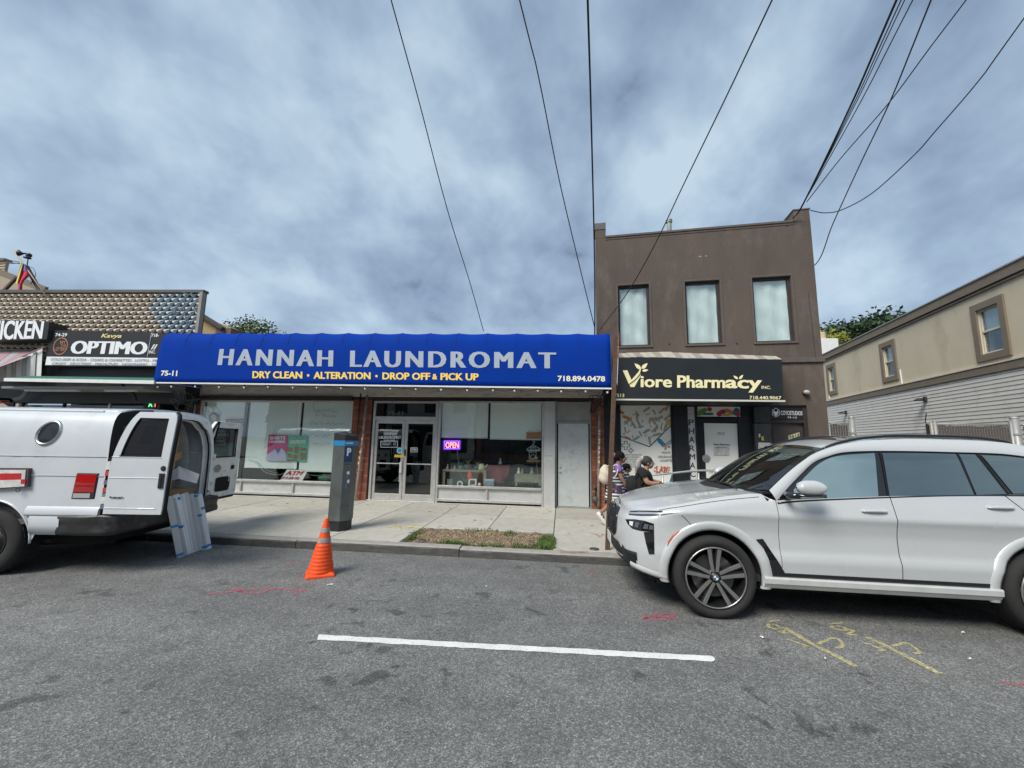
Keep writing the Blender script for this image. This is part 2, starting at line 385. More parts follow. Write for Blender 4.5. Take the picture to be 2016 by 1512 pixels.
blades('grass', 6500, [(P1x-.08, P0y+.35, .16, .42)]*7+[(P1x-.3, P0y+.1, .35, .12)]*1+[(P0x+.06, P0y+.45, .10, .42)]*2+[(P0x+.85, P0y+.06, .28, .08)]*2+[(P0x+1.45, P0y+.05, .2, .06), (P1x-.75, P1y-.25, .12, .14), (P0x+1.1, P1y-.06, .3, .05)], M_grass, .065, .0045, 'green weeds and grass at the edges of the bare tree pit')
blades('dead_grass', 5500, [(P0x+1.2, P0y+.55, 1.1, .5)], M_straw, .075, .0035, 'dry straw and dead clippings lying over the tree pit soil', lay=True)
# ------------------------------------------------------------------ paint on the ground
def ragged_mat(name, col, cov=.5, sc=30, soft=.08):
    m = mat(name, col, .8, var=.12, vs=5); t = m.node_tree; n = t.nodes; l = t.links; b = n['Principled BSDF']
    q = n.new('ShaderNodeTexNoise'); q.inputs['Scale'].default_value = sc; q.inputs['Detail'].default_value = 6; q.inputs['Roughness'].default_value = .7
    tcn = n.new('ShaderNodeTexCoord'); l.new(tcn.outputs['Object'], q.inputs['Vector'])
    r = n.new('ShaderNodeMapRange'); r.inputs[1].default_value = cov-soft; r.inputs[2].default_value = cov+soft; l.new(q.outputs[0], r.inputs[0]); l.new(r.outputs[0], b.inputs['Alpha']); return m
M_line = ragged_mat('road_paint_white', (.70,.70,.68), .36, 70, .07)
M_yel = ragged_mat('spray_yellow', (.52,.46,.24), .46, 42, .14); M_pink = ragged_mat('spray_pink', (.52,.13,.18), .52, 26, .12)
M_yelb = ragged_mat('spray_bright_yellow', (.68,.58,.10), .47, 24, .12)
a, b_, c, d_ = gnd(627,1249,.004), gnd(1398,1291,.004), gnd(1400,1302,.004), gnd(625,1259,.004)
yn = lambda p, q: V((p.x, p.y, .004))
pts = []
for i in range(61):
    t = i/60; p = a.lerp(b_, t); pts.append((p.x, p.y+random.uniform(-.006,.006), .004))
pts2 = []
for i in range(61):
    t = i/60; p = d_.lerp(c, t); pts2.append((p.x, p.y+random.uniform(-.006,.006), .004))
ends = V(pts[-1]); e2 = V(pts2[-1])
pts += [tuple(ends.lerp(e2, .10)+V((.018,0,0))), tuple(ends.lerp(e2, .32)+V((.032,0,0)))]; pts2 += [tuple(ends.lerp(e2, .88)+V((.018,0,0))), tuple(ends.lerp(e2, .66)+V((.032,0,0)))]
ln_ = struct('lane_line', MB().grid([pts2, pts]), M_line)
def stroke(b, px, w_, z=.004, n=5):
    P = crv([gnd(x, y, z) for x, y in px], n) if len(px) > 2 else [gnd(*px[0], z), gnd(*px[1], z)]
    l_, r_ = [], []
    for i, p in enumerate(P):
        d = (P[min(i+1, len(P)-1)]-P[max(i-1, 0)]); d.z = 0; d.normalize(); s = V((-d.y, d.x, 0))*w_*random.uniform(.4, .6); l_.append(p+s); r_.append(p-s)
    b.grid([l_, r_])
b = MB()
for ox, oy in ((0,0),):
    stroke(b, [(1552,1240),(1600,1268),(1650,1293),(1685,1312)], .055)
    stroke(b, [(1610,1268),(1640,1256),(1655,1262),(1658,1272),(1645,1276)], .028); stroke(b, [(1512,1224),(1535,1221)], .026)
    stroke(b, [(1515,1228),(1512,1233),(1525,1238),(1535,1236),(1528,1230),(1520,1229)], .028); stroke(b, [(1530,1237),(1550,1236),(1545,1242),(1535,1245),(1552,1246)], .028)
    stroke(b, [(1548,1258),(1560,1261),(1572,1266),(1590,1272),(1580,1273)], .026)
b2 = MB()
stroke(b2, [(1706,1254),(1745,1272),(1800,1300),(1850,1326)], .055); stroke(b2, [(1757,1272),(1785,1266),(1805,1278),(1810,1285),(1798,1286)], .028)
stroke(b2, [(1634,1228),(1660,1226)], .026); stroke(b2, [(1640,1232),(1638,1236),(1652,1240),(1668,1240),(1658,1234),(1645,1232)], .028); stroke(b2, [(1660,1241),(1680,1240),(1674,1246),(1668,1249),(1690,1250)], .026)
stroke(b2, [(1700,1266),(1712,1268),(1722,1273),(1740,1279),(1728,1281)], .026)
struct('paint_mark', b, M_yel); struct('paint_mark', b2, M_yel)
b = MB(); random.seed(3)
for (x0, y0, x1, y1, n_, w_) in ((1266,1216,1330,1212,5,.03),(1160,1052,1190,1056,2,.03),(1098,1082,1160,1090,2,.03),(1154,1124,1180,1126,2,.02)):
    for i in range(n_):
        q = [(x0+(x1-x0)*t+random.uniform(-4,4), y0+(y1-y0)*t+random.uniform(-6,6)) for t in (0,.35,.7,1)]
        stroke(b, q, w_, z=.004 if y0 > 1100 else SZ+.006)
struct('paint_mark', b, M_pink)
b = MB()
stroke(b, [(405,1170),(480,1162),(530,1158),(605,1163)], .05); stroke(b, [(450,1158),(500,1168),(540,1158)], .03); stroke(b, [(560,1112),(592,1108)], .06); stroke(b, [(470,1156),(478,1170)], .02)
stroke(b, [(575,1172),(598,1163)], .02); stroke(b, [(1970,1340),(2000,1348),(2030,1342)], .03)
struct('paint_mark', b, M_pink)
b = MB()
stroke(b, [(758,1038),(790,1036),(832,1040)], .04, SZ+.006); stroke(b, [(772,1032),(800,1041),(818,1033)], .02, SZ+.006); stroke(b, [(785,1030),(790,1044)], .02, SZ+.006); stroke(b, [(800,1030),(826,1034)], .02, SZ+.006)
struct('paint_mark', b, M_yelb)
b = MB(); random.seed(61)   # leaf litter and clippings, larger flakes
for _ in range(420):
    x = random.uniform(P0x+.05, P1x-.05); y = random.uniform(P0y+.05, P1y-.04); a = random.uniform(0, pi); d = V((cos(a), sin(a), random.uniform(-.2,.3)))*random.uniform(.012,.035); e_ = V((-sin(a), cos(a), random.uniform(-.3,.3)))*random.uniform(.006,.016); p = V((x, y, SZ+random.uniform(-.012,.02)))
    b.add([p-d, p-e_, p+d, p+e_], [(0,1,2,3)])
o = b.build('leaf_litter', mat('dry_leaf', (.26,.17,.10), .85, var=.5, vs=11), norm=False); o['kind'] = 'stuff'; o['label'] = 'dry brown leaves and debris scattered in the tree pit'
b = MB(); random.seed(62)   # old gum and dirt spots
for _ in range(150):
    x = random.uniform(-9, 5); y = random.uniform(KY+.3, 10.0)
    if P0x-.05 < x < P1x+.05 and y < P1y+.05: continue
    r = random.choice((.010,.014,.018,.03)); b.add([V((x+r*random.uniform(.7,1.2)*cos(k*pi/4), y+r*random.uniform(.7,1.2)*sin(k*pi/4), SZ+.0055)) for k in range(8)], [tuple(range(8))])
o = b.build('gum_spots', mat('gum_grey', (.12,.115,.105), .9), norm=False); o['kind'] = 'stuff'; o['label'] = 'old flattened gum spots on the pavement'
# manhole-like water valve cover in the pavement and chipped kerb patch
p = gnd(1170, 1081, SZ+.003); vc = MB().lathe([(0,.012),(.055,.012),(.07,.009),(.075,0)], p, n=20)
o = vc.build('valve_cover', mat('cast_iron', (.11,.10,.09), .6, .6, var=.3, vs=20)); tag(o, 'small round iron valve cover set in the pavement beside the leaning rusty pole', 'valve cover')
# litter
M_paper = mat('litter_paper', (.72,.70,.66), .8, var=.15, vs=12)
def litter(px, py, s, lab, z=0.0, m=M_paper, name='paper_scrap'):
    s *= .65; p = gnd(px, py, z+.006); a = random.uniform(0, pi); d = V((cos(a), sin(a), 0)); e = V((-d.y, d.x, 0)); q = []
    for i in range(5):
        q.append([p+d*s*(i/4-.5)+e*s*.35*(j/2-.5)+V((0,0,random.uniform(0,.014))) for j in range(3)])
    o = MB().grid(q).build(name, m, solid=.002); tag(o, lab, 'litter'); return o
litter(650, 1151, .10, 'crumpled white scrap lying on the asphalt just right of the orange cone')
litter(842, 1167, .03, 'tiny white paper speck on the road, nearest the cone of the three specks')
litter(902, 1177, .03, 'tiny white speck on the asphalt straight below the brown tree pit, lowest of its neighbours')
litter(957, 1155, .04, 'small folded white scrap on the asphalt below the right half of the tree pit')
litter(1500, 1255, .05, 'thin white scrap on the road left of the first yellow survey mark')
litter(1625, 1298, .05, 'thin pale scrap between the two yellow survey marks')
litter(1896, 1246, .05, 'flattened pale scrap on the road under the shadow side of the white car')
litter(1910, 1298, .05, 'tan scrap on the road right of both yellow survey marks')
litter(425, 1063, .05, 'white wrapper piece at the kerb right of the leaning white boards', 0)
# ================================================================== BUILDINGS
M_alu = mat('aluminium', (.56,.56,.54), .42, .55, var=.10, vs=6, dirt=(.25,.24,.22,.5), ds=5)
M_alup = mat('aluminium_panel', (.56,.565,.56), .5, .25, var=.07, vs=2.5, dirt=(.28,.27,.25,.5), ds=3)
M_dark = mat('dark_frame', (.018,.018,.02), .5, var=.3, vs=8)
M_black = mat('black_paint', (.012,.014,.018), .45, var=.3, vs=5, dirt=(.05,.05,.05,.4), ds=4)
M_brick = mat('brick', (.30,.095,.055), .85, var=.22, vs=18, bump=.5, bs=80, rand=.32, hue=.012, dirt=(.13,.06,.045,.6), ds=8)
M_mortar = mat('mortar', (.13,.10,.085), .95, var=.25, vs=25, bump=.4)
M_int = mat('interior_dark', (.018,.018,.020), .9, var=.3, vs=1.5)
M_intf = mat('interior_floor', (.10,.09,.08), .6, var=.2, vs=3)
M_blind = mat('roller_blind', (.88,.92,.885), .8, var=.05, vs=1.2)
M_gl = glass('shop_glass', (.955,.985,.975), .11, wav=.03)
M_gld = glass('door_glass', (.26,.30,.30), .09, wav=.02)
M_white = mat('white_paint', (.74,.74,.72), .55, var=.07, vs=6)
M_cream = mat('cream_soffit', (.62,.58,.47), .85, var=.14, vs=4, dirt=(.20,.14,.09,.8), ds=6, stretch=(.5,1,2.2))
M_roof = mat('flat_roof', (.12,.12,.12), .9, var=.2, vs=2)
def pbox(mb, px0, px1, py0, py1, Y, dy0, dy1, ang=0, X0=0):
    """a box whose front face spans a measured rectangle on the wall plane Y"""
    a = at(px0, (py0+py1)/2, Y, ang, X0); b = at(px1, (py0+py1)/2, Y, ang, X0); c = at((px0+px1)/2, py0, Y, ang, X0); d = at((px0+px1)/2, py1, Y, ang, X0)
    ux = V((cos(radians(ang)), sin(radians(ang)), 0)); n = V((-ux.y, ux.x, 0))
    P = lambda p, z, k: V((p.x, p.y, z))+n*k
    vs = [P(a,d.z,dy0),P(b,d.z,dy0),P(b,d.z,dy1),P(a,d.z,dy1),P(a,c.z,dy0),P(b,c.z,dy0),P(b,c.z,dy1),P(a,c.z,dy1)]
    return mb.add(vs, [(0,3,2,1),(4,5,6,7),(0,1,5,4),(1,2,6,5),(2,3,7,6),(3,0,4,7)])
def pplate(name, q, Y, m, parent=None, th=.006, ang=0, X0=0, **k):
    """flat plate with measured corners tl, tr, br, bl"""
    P = [at(x, y, Y, ang, X0) for x, y in q]; n = V((-sin(radians(ang)), cos(radians(ang)), 0))
    vs = P+[p+n*th for p in P]
    return MB().add(vs, [(0,3,2,1),(4,5,6,7),(0,1,5,4),(1,2,6,5),(2,3,7,6),(3,0,4,7)]).build(name, m, parent, **k)
def pquad(q, Y, off=.004, ang=0, X0=0):
    P = [at(x, y, Y, ang, X0) for x, y in q]; return quadfn(P[3], P[2], P[1], P[0], off)
# ------------------------------------------------------------------ laundromat
FY = 10.25
lau = thing('laundromat_building', 'low brick and aluminium laundromat shop under the long blue awning', 'shop building', (-4.7, FY, SZ))
# shell
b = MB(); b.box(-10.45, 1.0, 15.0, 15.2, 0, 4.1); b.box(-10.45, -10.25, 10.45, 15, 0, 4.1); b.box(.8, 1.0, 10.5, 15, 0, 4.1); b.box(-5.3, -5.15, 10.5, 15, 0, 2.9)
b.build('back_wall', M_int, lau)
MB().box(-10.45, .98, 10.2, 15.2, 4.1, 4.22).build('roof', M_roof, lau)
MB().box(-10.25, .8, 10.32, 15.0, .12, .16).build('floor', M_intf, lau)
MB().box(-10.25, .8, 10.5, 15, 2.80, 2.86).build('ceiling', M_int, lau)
MB().box(-10.45, 1.02, 10.16, 10.42, 2.80, 4.1).build('fascia', M_cream, lau, bevel=.01)
MB().box(-9.98, -5.5, 10.10, 10.34, 2.69, 2.80).build('shutter_housing', mat('dark_brown_metal', (.05,.032,.028), .6, .2, var=.3, vs=9), lau, bevel=.01)
MB().box(-5.5, .80, 10.18, 10.34, 2.72, 2.80).build('lintel', MATS['dark_brown_metal'], lau)
def brick_mesh(w_):
    me = MB().box(-w_/2, w_/2, -.05, .05, -.0305, .0305).mesh('brick'); me.materials.append(M_brick); return me
BM = {1: brick_mesh(.200), .5: brick_mesh(.094)}
def pier(x0, wd, z0, z1, y):
    m_ = MB().box(x0+.004, x0+wd-.004, y+.006, y+.3, z0, z1).build('brick_pier', M_mortar, lau)
    n = int(round(wd/.105)); z = z0+.035; r = 0
    while z < z1-.03:
        x = x0; k = 0; halves = n
        if r % 2: seq = [.5]+[1]*((n-1)//2)+([.5] if (n-1) % 2 else [])
        else: seq = [1]*(n//2)+([.5] if n % 2 else [])
        for s in seq:
            wv = .21 if s == 1 else .105
            o = bpy.data.objects.new('brick', BM[s]); COL.objects.link(o); o.parent = m_; WM[o] = WM[m_]
            o.location = WM[lau].inverted() @ V((x+wv/2, y+.05+random.uniform(-.003,.003), z)); x += wv
        z += .0735; r += 1
pier(-10.43, .42, SZ, 2.80, 10.20); pier(-5.50, .525, SZ, 2.80, 10.20); pier(.725, .315, SZ, 2.80, 10.20)
def frame_bar(mb, x0, x1, z0, z1, y0=10.17, y1=10.26): mb.box(x0, x1, y0, y1, z0, z1)
def shop_window(x0, x1, zsill, ztop, y, mull, name='shop_window', base_to=SZ+.06, fw=.05):
    """frame > glass panes, base panels"""
    b = MB(); b.box(x0, x0+fw, y, y+.10, SZ+.02, ztop); b.box(x1-fw, x1, y, y+.10, SZ+.02, ztop)
    b.box(x0+fw, x1-fw, y, y+.10, ztop-fw, ztop); b.box(x0+fw, x1-fw, y-.025, y+.10, zsill-.055, zsill)
    b.box(x0+fw, x1-fw, y-.01, y+.10, base_to, base_to+.06)
    b.box(x0-.0, x1+.0, y-.03, y+.10, SZ, SZ+.018)
    for mx, wid in mull:
        b.box(mx-wid/2, mx+wid/2, y+.0, y+.10, base_to+.06, zsill-.055)
    w_ = b.build(name, M_alu, lau, bevel=.004)
    ed = [x0+fw]+[m for m, _ in mull]+[x1-fw]
    for i in range(len(ed)-1):
        MB().box(ed[i]+(.026 if i else 0), ed[i+1]-(.026 if i < len(ed)-2 else 0), y+.045, y+.06, base_to+.06, zsill-.055).build('base_panel', M_alup, w_)
    return w_
w1 = shop_window(-10.0, -5.5, .57, 2.69, 10.20, [(-8.54,.05),(-7.03,.05)])
for x0, x1 in ((-9.95,-8.56),(-8.54,-7.05),(-7.03,-5.55)): MB().box(x0, x1, 10.225, 10.235, .575, 2.635).build('glass_pane', M_gl, w1)
w2 = shop_window(-3.13, -.43, .58, 2.70, 10.14, [(-1.83,.05)])
MB().box(-3.08, -.48, 10.165, 10.175, .585, 2.645).build('glass_pane', M_gl, w2)
# blinds
for x0, x1, z0, w_ in ((-9.93,-8.75,.60,w1),(-8.58,-7.05,.86,w1),(-6.98,-5.56,.80,w1)):
    MB().box(x0, x1, 10.33, 10.335, z0, 2.68).build('roller_blind', M_blind, w_)
for x0, x1, z0 in ((-3.07,-1.86,1.77),(-1.80,-.50,1.75)):
    bl = MB().box(x0, x1, 10.26, 10.265, z0, 2.66).build('roller_blind', M_blind, w2)
    MB().box(x0, x1, 10.25, 10.275, z0-.015, z0+.012).build('hem_bar', M_white, bl)
# interior fittings seen under the blinds
b = MB()
for x in (-9.3, -8.4, -7.5, -6.6, -5.9): b.box(x-.33, x+.33, 12.6, 13.3, .16, 1.15)
b.build('washing_machine_row', mat('dim_steel', (.022,.024,.027), .6, .2), lau)
b = MB()
for x in (-2.9, -2.1, -1.3, -.5): b.box(x-.34, x+.34, 13.2, 14.0, .16, 1.9)
b.build('dryer_row', MATS['dim_steel'], lau)
for x in (-2.9, -2.1, -1.3, -.5): MB().lathe([(0,0),(.2,0),(.22,.02),(.24,.02)], (x, 13.18, 1.25), 'Y', 20).build('dryer_door', mat('dryer_glass', (.045,.05,.055), .3), lau)
# double door, set back a little
DY = 10.26
dr = MB(); dr.box(-4.93, -4.87, DY-.04, DY+.09, SZ, 2.70); dr.box(-3.22, -3.15, DY-.08, DY+.09, SZ, 2.70); dr.box(-4.87, -3.22, DY-.04, DY+.09, 2.64, 2.70); dr.box(-4.87, -3.22, DY-.04, DY+.09, 2.20, 2.29)
dr.box(-4.95, -3.15, DY-.10, DY+.12, SZ-.01, SZ+.03)
door = dr.build('entrance', M_alu, lau, bevel=.004)
MB().box(-4.87, -3.22, DY+.01, DY+.02, 2.29, 2.64).build('transom_pane', M_gld, door)
text_mb('75-11', rectfn((-4.55,DY+.008,2.32), (1,0,0), (0,0,1), .42, .10), .03).build('address_lettering', mat('faded_letter', (.16,.18,.18), .8), door)
for x0, x1, hx in ((-4.865,-4.055,-4.09),(-4.045,-3.225,-4.0)):
    lf = MB(); fw = .075; zb, zt = SZ+.035, 2.195
    lf.box(x0, x0+fw, DY, DY+.045, zb, zt); lf.box(x1-fw, x1, DY, DY+.045, zb, zt); lf.box(x0+fw, x1-fw, DY, DY+.045, zt-.09, zt); lf.box(x0+fw, x1-fw, DY, DY+.045, zb, zb+.15)
    lf.box(x0+fw, x1-fw, DY+.012, DY+.03, 1.06, 1.085)
    lo = lf.build('door_leaf', M_alu, door, bevel=.003)
    MB().box(x0+fw, x1-fw, DY+.02, DY+.028, zb+.15, zt-.09).build('pane', M_gld, lo)
    if hx == -4.09:
        MB().box(-4.135, -4.075, DY-.05, DY-.002, .84, 1.12).build('door_handle', mat('pull_white', (.62,.63,.62), .4), lo, bevel=.008)
        MB().box(-4.145, -4.085, DY-.012, DY-.001, .62, .83).build('lock_plate', M_alu, lo)
    else: MB().box(-4.035, -3.995, DY-.015, DY-.001, 1.28, 1.44).build('lock_body', M_dark, lo)
M_lw = mat('letter_white', (.80,.82,.84), .6); M_ly = mat('letter_gold', (.83,.68,.28), .5); M_lk = mat('letter_black', (.02,.02,.022), .6); M_lg = mat('letter_grey', (.30,.30,.31), .6)
def letter(s, q, Y, m, parent, bold=.03, shear=0, ang=0, X0=0, off=.004, name='lettering', **k):
    return text_mb(s, pquad(q, Y, off, ang, X0), bold, shear, **k).build(name, m, parent, norm=False)
letter('HANNAH', [(756,850),(782,850),(782,857),(756,857)], DY, M_lw, door, .04, off=.006)
letter('LAUNDROMAT', [(746,858),(790,858),(790,864),(746,864)], DY, M_lw, door, .04, off=.006)
MB().grid([[at(x,y,DY-.012) for x,y in ((749,868),(783,868))],[at(x,y,DY-.012) for x,y in ((749,869.2),(783,869.2))]]).build('door_sticker', M_lw, door)
letter('STORE HOURS', [(756,865.5),(778,865.5),(778,868),(756,868)], DY, M_lw, door, .02, off=.006)
letter('MON-SAT    7-9\nSUNDAY    7-8', [(752,871),(780,871),(780,876.5),(752,876.5)], DY, M_lw, door, .02, off=.006)
for q in ([(749,868),(783,868),(783,869),(749,869)], [(749,880),(783,880),(783,881),(749,881)], [(749,868),(750,868),(750,881),(749,881)], [(782,868),(783,868),(783,881),(782,881)]):
    pplate('sticker_edge', q, DY-.007, M_lw, door, .002)
letter('PUSH', [(810,882.5),(820,882.5),(820,887.5),(810,887.5)], DY, M_lw, door, .02, off=.006)
for q in ([(808,881),(822,881),(822,881.8),(808,881.8)], [(808,889.5),(822,889.5),(822,890.3),(808,890.3)], [(808,881),(808.8,881),(808.8,890),(808,890)], [(821.2,881),(822,881),(822,890),(821.2,890)]):
    pplate('sticker_edge', q, DY-.007, M_lw, door, .002)
c_ = at(787, 887, DY-.008); MB().lathe([(0,-.002),(.085,-.002),(.085,.002)], c_, 'Y', 24).build('round_sticker', mat('sticker_cyan', (.03,.42,.62), .4), door)
MB().lathe([(.055,-.004),(.07,-.004),(.07,.0)], c_, 'Y', 24).build('sticker_ring', M_lw, door)
pplate('yellow_sticker', [(777,895),(797,896),(796,901),(776,900)], DY-.008, mat('sticker_yellow', (.75,.52,.05), .5), door, .003)
# aluminium column and blank steel side door
b = MB(); b.box(-.425, -.20, 10.12, 10.3, SZ, 2.70); b.box(-.20, -.155, 10.10, 10.3, SZ, 2.70); b.build('aluminium_column', M_alup, lau, bevel=.004)
MB().box(-.424, -.2, 10.112, 10.119, 1.36, 1.375).build('joint_strip', M_alu, lau)
b = MB(); b.box(-.155, -.11, 10.20, 10.3, SZ, 2.72); b.box(.69, .722, 10.20, 10.3, SZ, 2.72); b.box(-.11, .69, 10.20, 10.3, 2.16, 2.21); b.box(-.11, .69, 10.2, 10.3, SZ-.01, SZ+.03)
sdf = b.build('side_door_frame', mat('grey_green_metal', (.30,.32,.31), .55, .2, var=.12, vs=6, dirt=(.16,.15,.13,.7), ds=7), lau, bevel=.004)
MB().box(-.11, .69, 10.225, 10.26, 2.21, 2.70).build('transom_panel', mat('stained_panel', (.33,.34,.32), .7, var=.18, vs=3, dirt=(.18,.16,.12,.7), ds=5), sdf)
M_sdoor = mat('scratched_steel_door', (.52,.56,.55), .55, .1, var=.06, vs=5, dirt=(.32,.33,.32,.7), ds=6, bump=.05, bs=7)
sdd = MB().box(-.08, .66, 10.215, 10.26, SZ+.035, 2.155).build('side_door', M_sdoor, sdf, bevel=.004)
sb = MB(); random.seed(12)
for i in range(11):
    x = random.uniform(.0,.55); z = random.uniform(.9,1.75); pts_ = [V((x,10.2135,z))]
    for k_ in range(3): pts_.append(pts_[-1]+V((random.uniform(-.1,.1),0,random.uniform(-.13,.1))))
    sb.tube(crv(pts_, 3), .0018, 4)
sb.build('scratch', mat('scratch_grey', (.30,.33,.33), .7), sdf)
for z in (.98, 1.10): MB().lathe([(0,-.03),(.022,-.03),(.03,-.012),(.032,0)], (-.03, 10.213, z), 'Y', 14).build('lock', M_alu, sdf, smooth=True)
# grimy standpipe fittings low on the right pier
b = MB(); b.lathe([(0,-.05),(.05,-.05),(.075,-.03),(.08,.02),(.04,.05),(.04,.10)], (.80, 10.13, .36), 'Y', 18); b.tube([(.80,10.17,.36),(.80,10.19,.62)], .022); b.lathe([(0,-.02),(.04,-.02),(.045,.05)], (.80,10.15,.64), 'Y', 14)
tag(b.build('standpipe_inlet', mat('old_iron', (.13,.11,.10), .6, .6, var=.3, vs=14), smooth=True), 'round old iron inlet cap low on the brick beside the grey side door', 'pipe fitting')
# downpipes and conduit
M_pipe = mat('pipe_pale', (.42,.39,.34), .6, .1, var=.25, vs=9, dirt=(.22,.10,.05,.8), ds=7)
def pipe(pts, r, label, m=M_pipe, name='downpipe', stick=None):
    o = MB().tube(pts, r, 10).build(name, m, smooth=True); tag(o, label, 'pipe'); return o
pipe([at(723,778,10.1), at(711,890,10.1), at(699,988,10.1)], .028, 'pale sticker-covered pipe on the brick pier left of the laundromat double door')
pipe([at(1180,790,10.12), at(1179,895,10.12), at(1178,997,10.12)], .030, 'pale pipe with yellow stickers on the brick pier right of the grey side door')
pipe([at(710,775,10.15), at(700,880,10.15), at(689,983,10.15)], .018, 'thin dark conduit between the left shop window and the brick pier', mat('pipe_dark', (.09,.075,.07), .6, .3, var=.3))
pipe([at(387,776,10.1), at(376,870,10.1), at(366,960,10.1)], .022, 'thin grey conduit beside the open van door, left of the first laundromat window', M_alu)
M_stk = [mat('sticker_a', (.72,.68,.30), .6, var=.3, vs=30), mat('sticker_b', (.70,.70,.66), .6, var=.4, vs=40), mat('sticker_c', (.12,.14,.16), .6)]
random.seed(21)
for (xa, ya, xb, yb, n_) in ((716,850,704,935,7),(1180,845,1179,925,9)):
    for i in range(n_):
        t = (i+random.random()*.5)/n_; p = at(xa+(xb-xa)*t, ya+(yb-ya)*t, 10.1)+V((0,-.034,0)); h = random.uniform(.03,.07)
        o = MB().box(p.x-.02, p.x+.02, p.y-.002, p.y+.004, p.z-h/2, p.z+h/2).build('pipe_sticker', M_stk[random.randrange(3)]); tag(o, '%s sticker down the pale pipe %s' % (('first','second','third','fourth','fifth','sixth','seventh','eighth','ninth')[i], 'left of the double door' if n_ == 7 else 'right of the grey side door'), 'sticker', 'stickers on the pale pipes')
# ------------------------------------------------------------------ things in and on the laundromat windows
def bulk(o, lab, cat, grp=None): return tag(o, lab, cat, grp)
PYW = 10.29
M_mag = mat('poster_magenta', (.62,.03,.19), .5); M_grn = mat('poster_green', (.10,.50,.30), .5); M_brn = mat('poster_brown', (.27,.14,.08), .6, var=.2, vs=9); M_lil = mat('poster_lilac', (.50,.50,.68), .6, var=.1, vs=8)
t_ = thing('laundry_poster', 'magenta poster reading SHIRTS LAUNDERED in the left laundromat window', 'poster', at(547,908,PYW))
pplate('paper', [(529,856),(567,856),(563,908),(524,907)], PYW, M_mag, t_)
letter('SHIRTS', [(531,859),(562,859),(562,865.5),(531,865.5)], PYW, M_lw, t_, .05); letter('LAUNDERED', [(530,867),(562,867),(562,872),(530,872)], PYW, M_lw, t_, .05)
P_ = [at(x, y, PYW-.005) for x, y in ((524.5,907),(525,895),(536,888),(544,882),(549,887),(554,882),(560,888),(564,895),(563.4,908))]
MB().add(P_, [tuple(range(len(P_)))]).build('shirt_print', M_lil, t_, norm=False)
P_ = [at(x, y, PYW-.007) for x, y in ((541,884),(544,881),(550,881),(553,884),(547,894))]
MB().add(P_, [tuple(range(len(P_)))]).build('tie_print', mat('print_purple', (.16,.10,.28), .6), t_, norm=False)
t_ = thing('boots_poster', 'green and brown poster about boots beside the magenta shirts poster', 'poster', at(586,908,PYW))
pplate('paper', [(568,857),(606,858),(602,909),(564,908)], PYW, M_grn, t_)
letter('WE CLEAN YOUR', [(572,861),(602,861),(602,864),(572,864)], PYW, mat('letter_pale_green', (.45,.75,.6), .6), t_, .02); letter('UGG BOOTS', [(571,866),(602,866),(602,873),(571,873)], PYW, M_lw, t_, .05)
for q in ([(566,880),(577,882),(576,890),(565,889)],[(580,878),(590,879),(588,893),(579,892)],[(592,881),(603,882),(602,888),(591,888)],[(566,893),(575,893),(574,902),(566,901)],[(577,895),(588,896),(587,903),(576,903)],[(591,891),(602,892),(601,905),(590,905)],[(566,904),(586,905),(586,908),(566,907.5)]):
    pplate('boot_print', q, PYW-.006, M_brn, t_, .002)
t_ = thing('cash_sign', 'slanted white and red ATM sign at the bottom of the left laundromat window', 'sign', at(578,947,10.24))
pplate('board', [(565,924),(606,926),(594,948),(551,946)], 10.27, mat('sign_white', (.78,.79,.80), .5), t_)
letter('ATM', [(566,927),(600,928),(593,936),(561,935)], 10.27, mat('letter_red', (.48,.02,.03), .5), t_, .05); letter('$5 & $20 Bills', [(556,938),(592,939),(589,944.5),(553,943.5)], 10.27, MATS['letter_red'], t_, .03, .3)
t_ = thing('express_sign', 'small maroon sign with white lines of text in the left laundromat window', 'sign', at(463,836,PYW))
M_mar = mat('sign_maroon', (.20,.03,.06), .5)
pplate('board', [(444,825),(482,825),(481,838),(444,838)], PYW, M_mar, t_); letter('Drop And Go With', [(447,827.5),(479,827.5),(479,830.5),(447,830.5)], PYW, M_lw, t_, .03, .2); letter('Our Express Bags', [(447,832.5),(479,832.5),(479,836),(447,836)], PYW, M_lw, t_, .03, .2)
pplate('pink_panel', [(446,845),(476,845),(470,872),(440,872)], PYW+.004, mat('panel_rose', (.42,.16,.18), .6), t_)
t_ = thing('seamstress_sticker', 'retro window sticker of a brown-haired woman in a blue blouse at a counter', 'window sticker', at(418,880,PYW))
def disc(name, px, py, rx, ry, Y, m, par, n=18, off=0):
    c = at(px, py, Y); e = at(px+rx, py, Y)-c; u = at(px, py-ry, Y)-c; P = [c+e*cos(2*pi*k/n)+u*sin(2*pi*k/n)+V((0,-off,0)) for k in range(n)]
    return MB().add(P, [tuple(range(n))]).build(name, m, par, norm=False)
disc('hair_print', 421, 822, 10.5, 10, PYW-.002, mat('print_brown', (.10,.06,.03), .6), t_); disc('face_print', 421, 822.5, 5.5, 7, PYW-.004, mat('print_skin', (.62,.50,.40), .6), t_)
pplate('blouse_print', [(412,831),(430,831),(438,840),(402,840)], PYW-.003, mat('print_blue', (.10,.42,.58), .6), t_, .002)
pplate('counter_print', [(398,842),(432,842),(430,856),(396,856)], PYW, mat('print_grey', (.36,.44,.42), .6), t_, .002)
letter('Alterations', [(394,858),(440,858),(440,866),(394,866)], PYW, M_lk, t_, .03); letter('& Repairs', [(396,868),(436,868),(436,876),(396,876)], PYW, M_lk, t_, .03)
random.seed(5)
b = MB()  # thin dark wavy lines across the rightmost pane of the left window
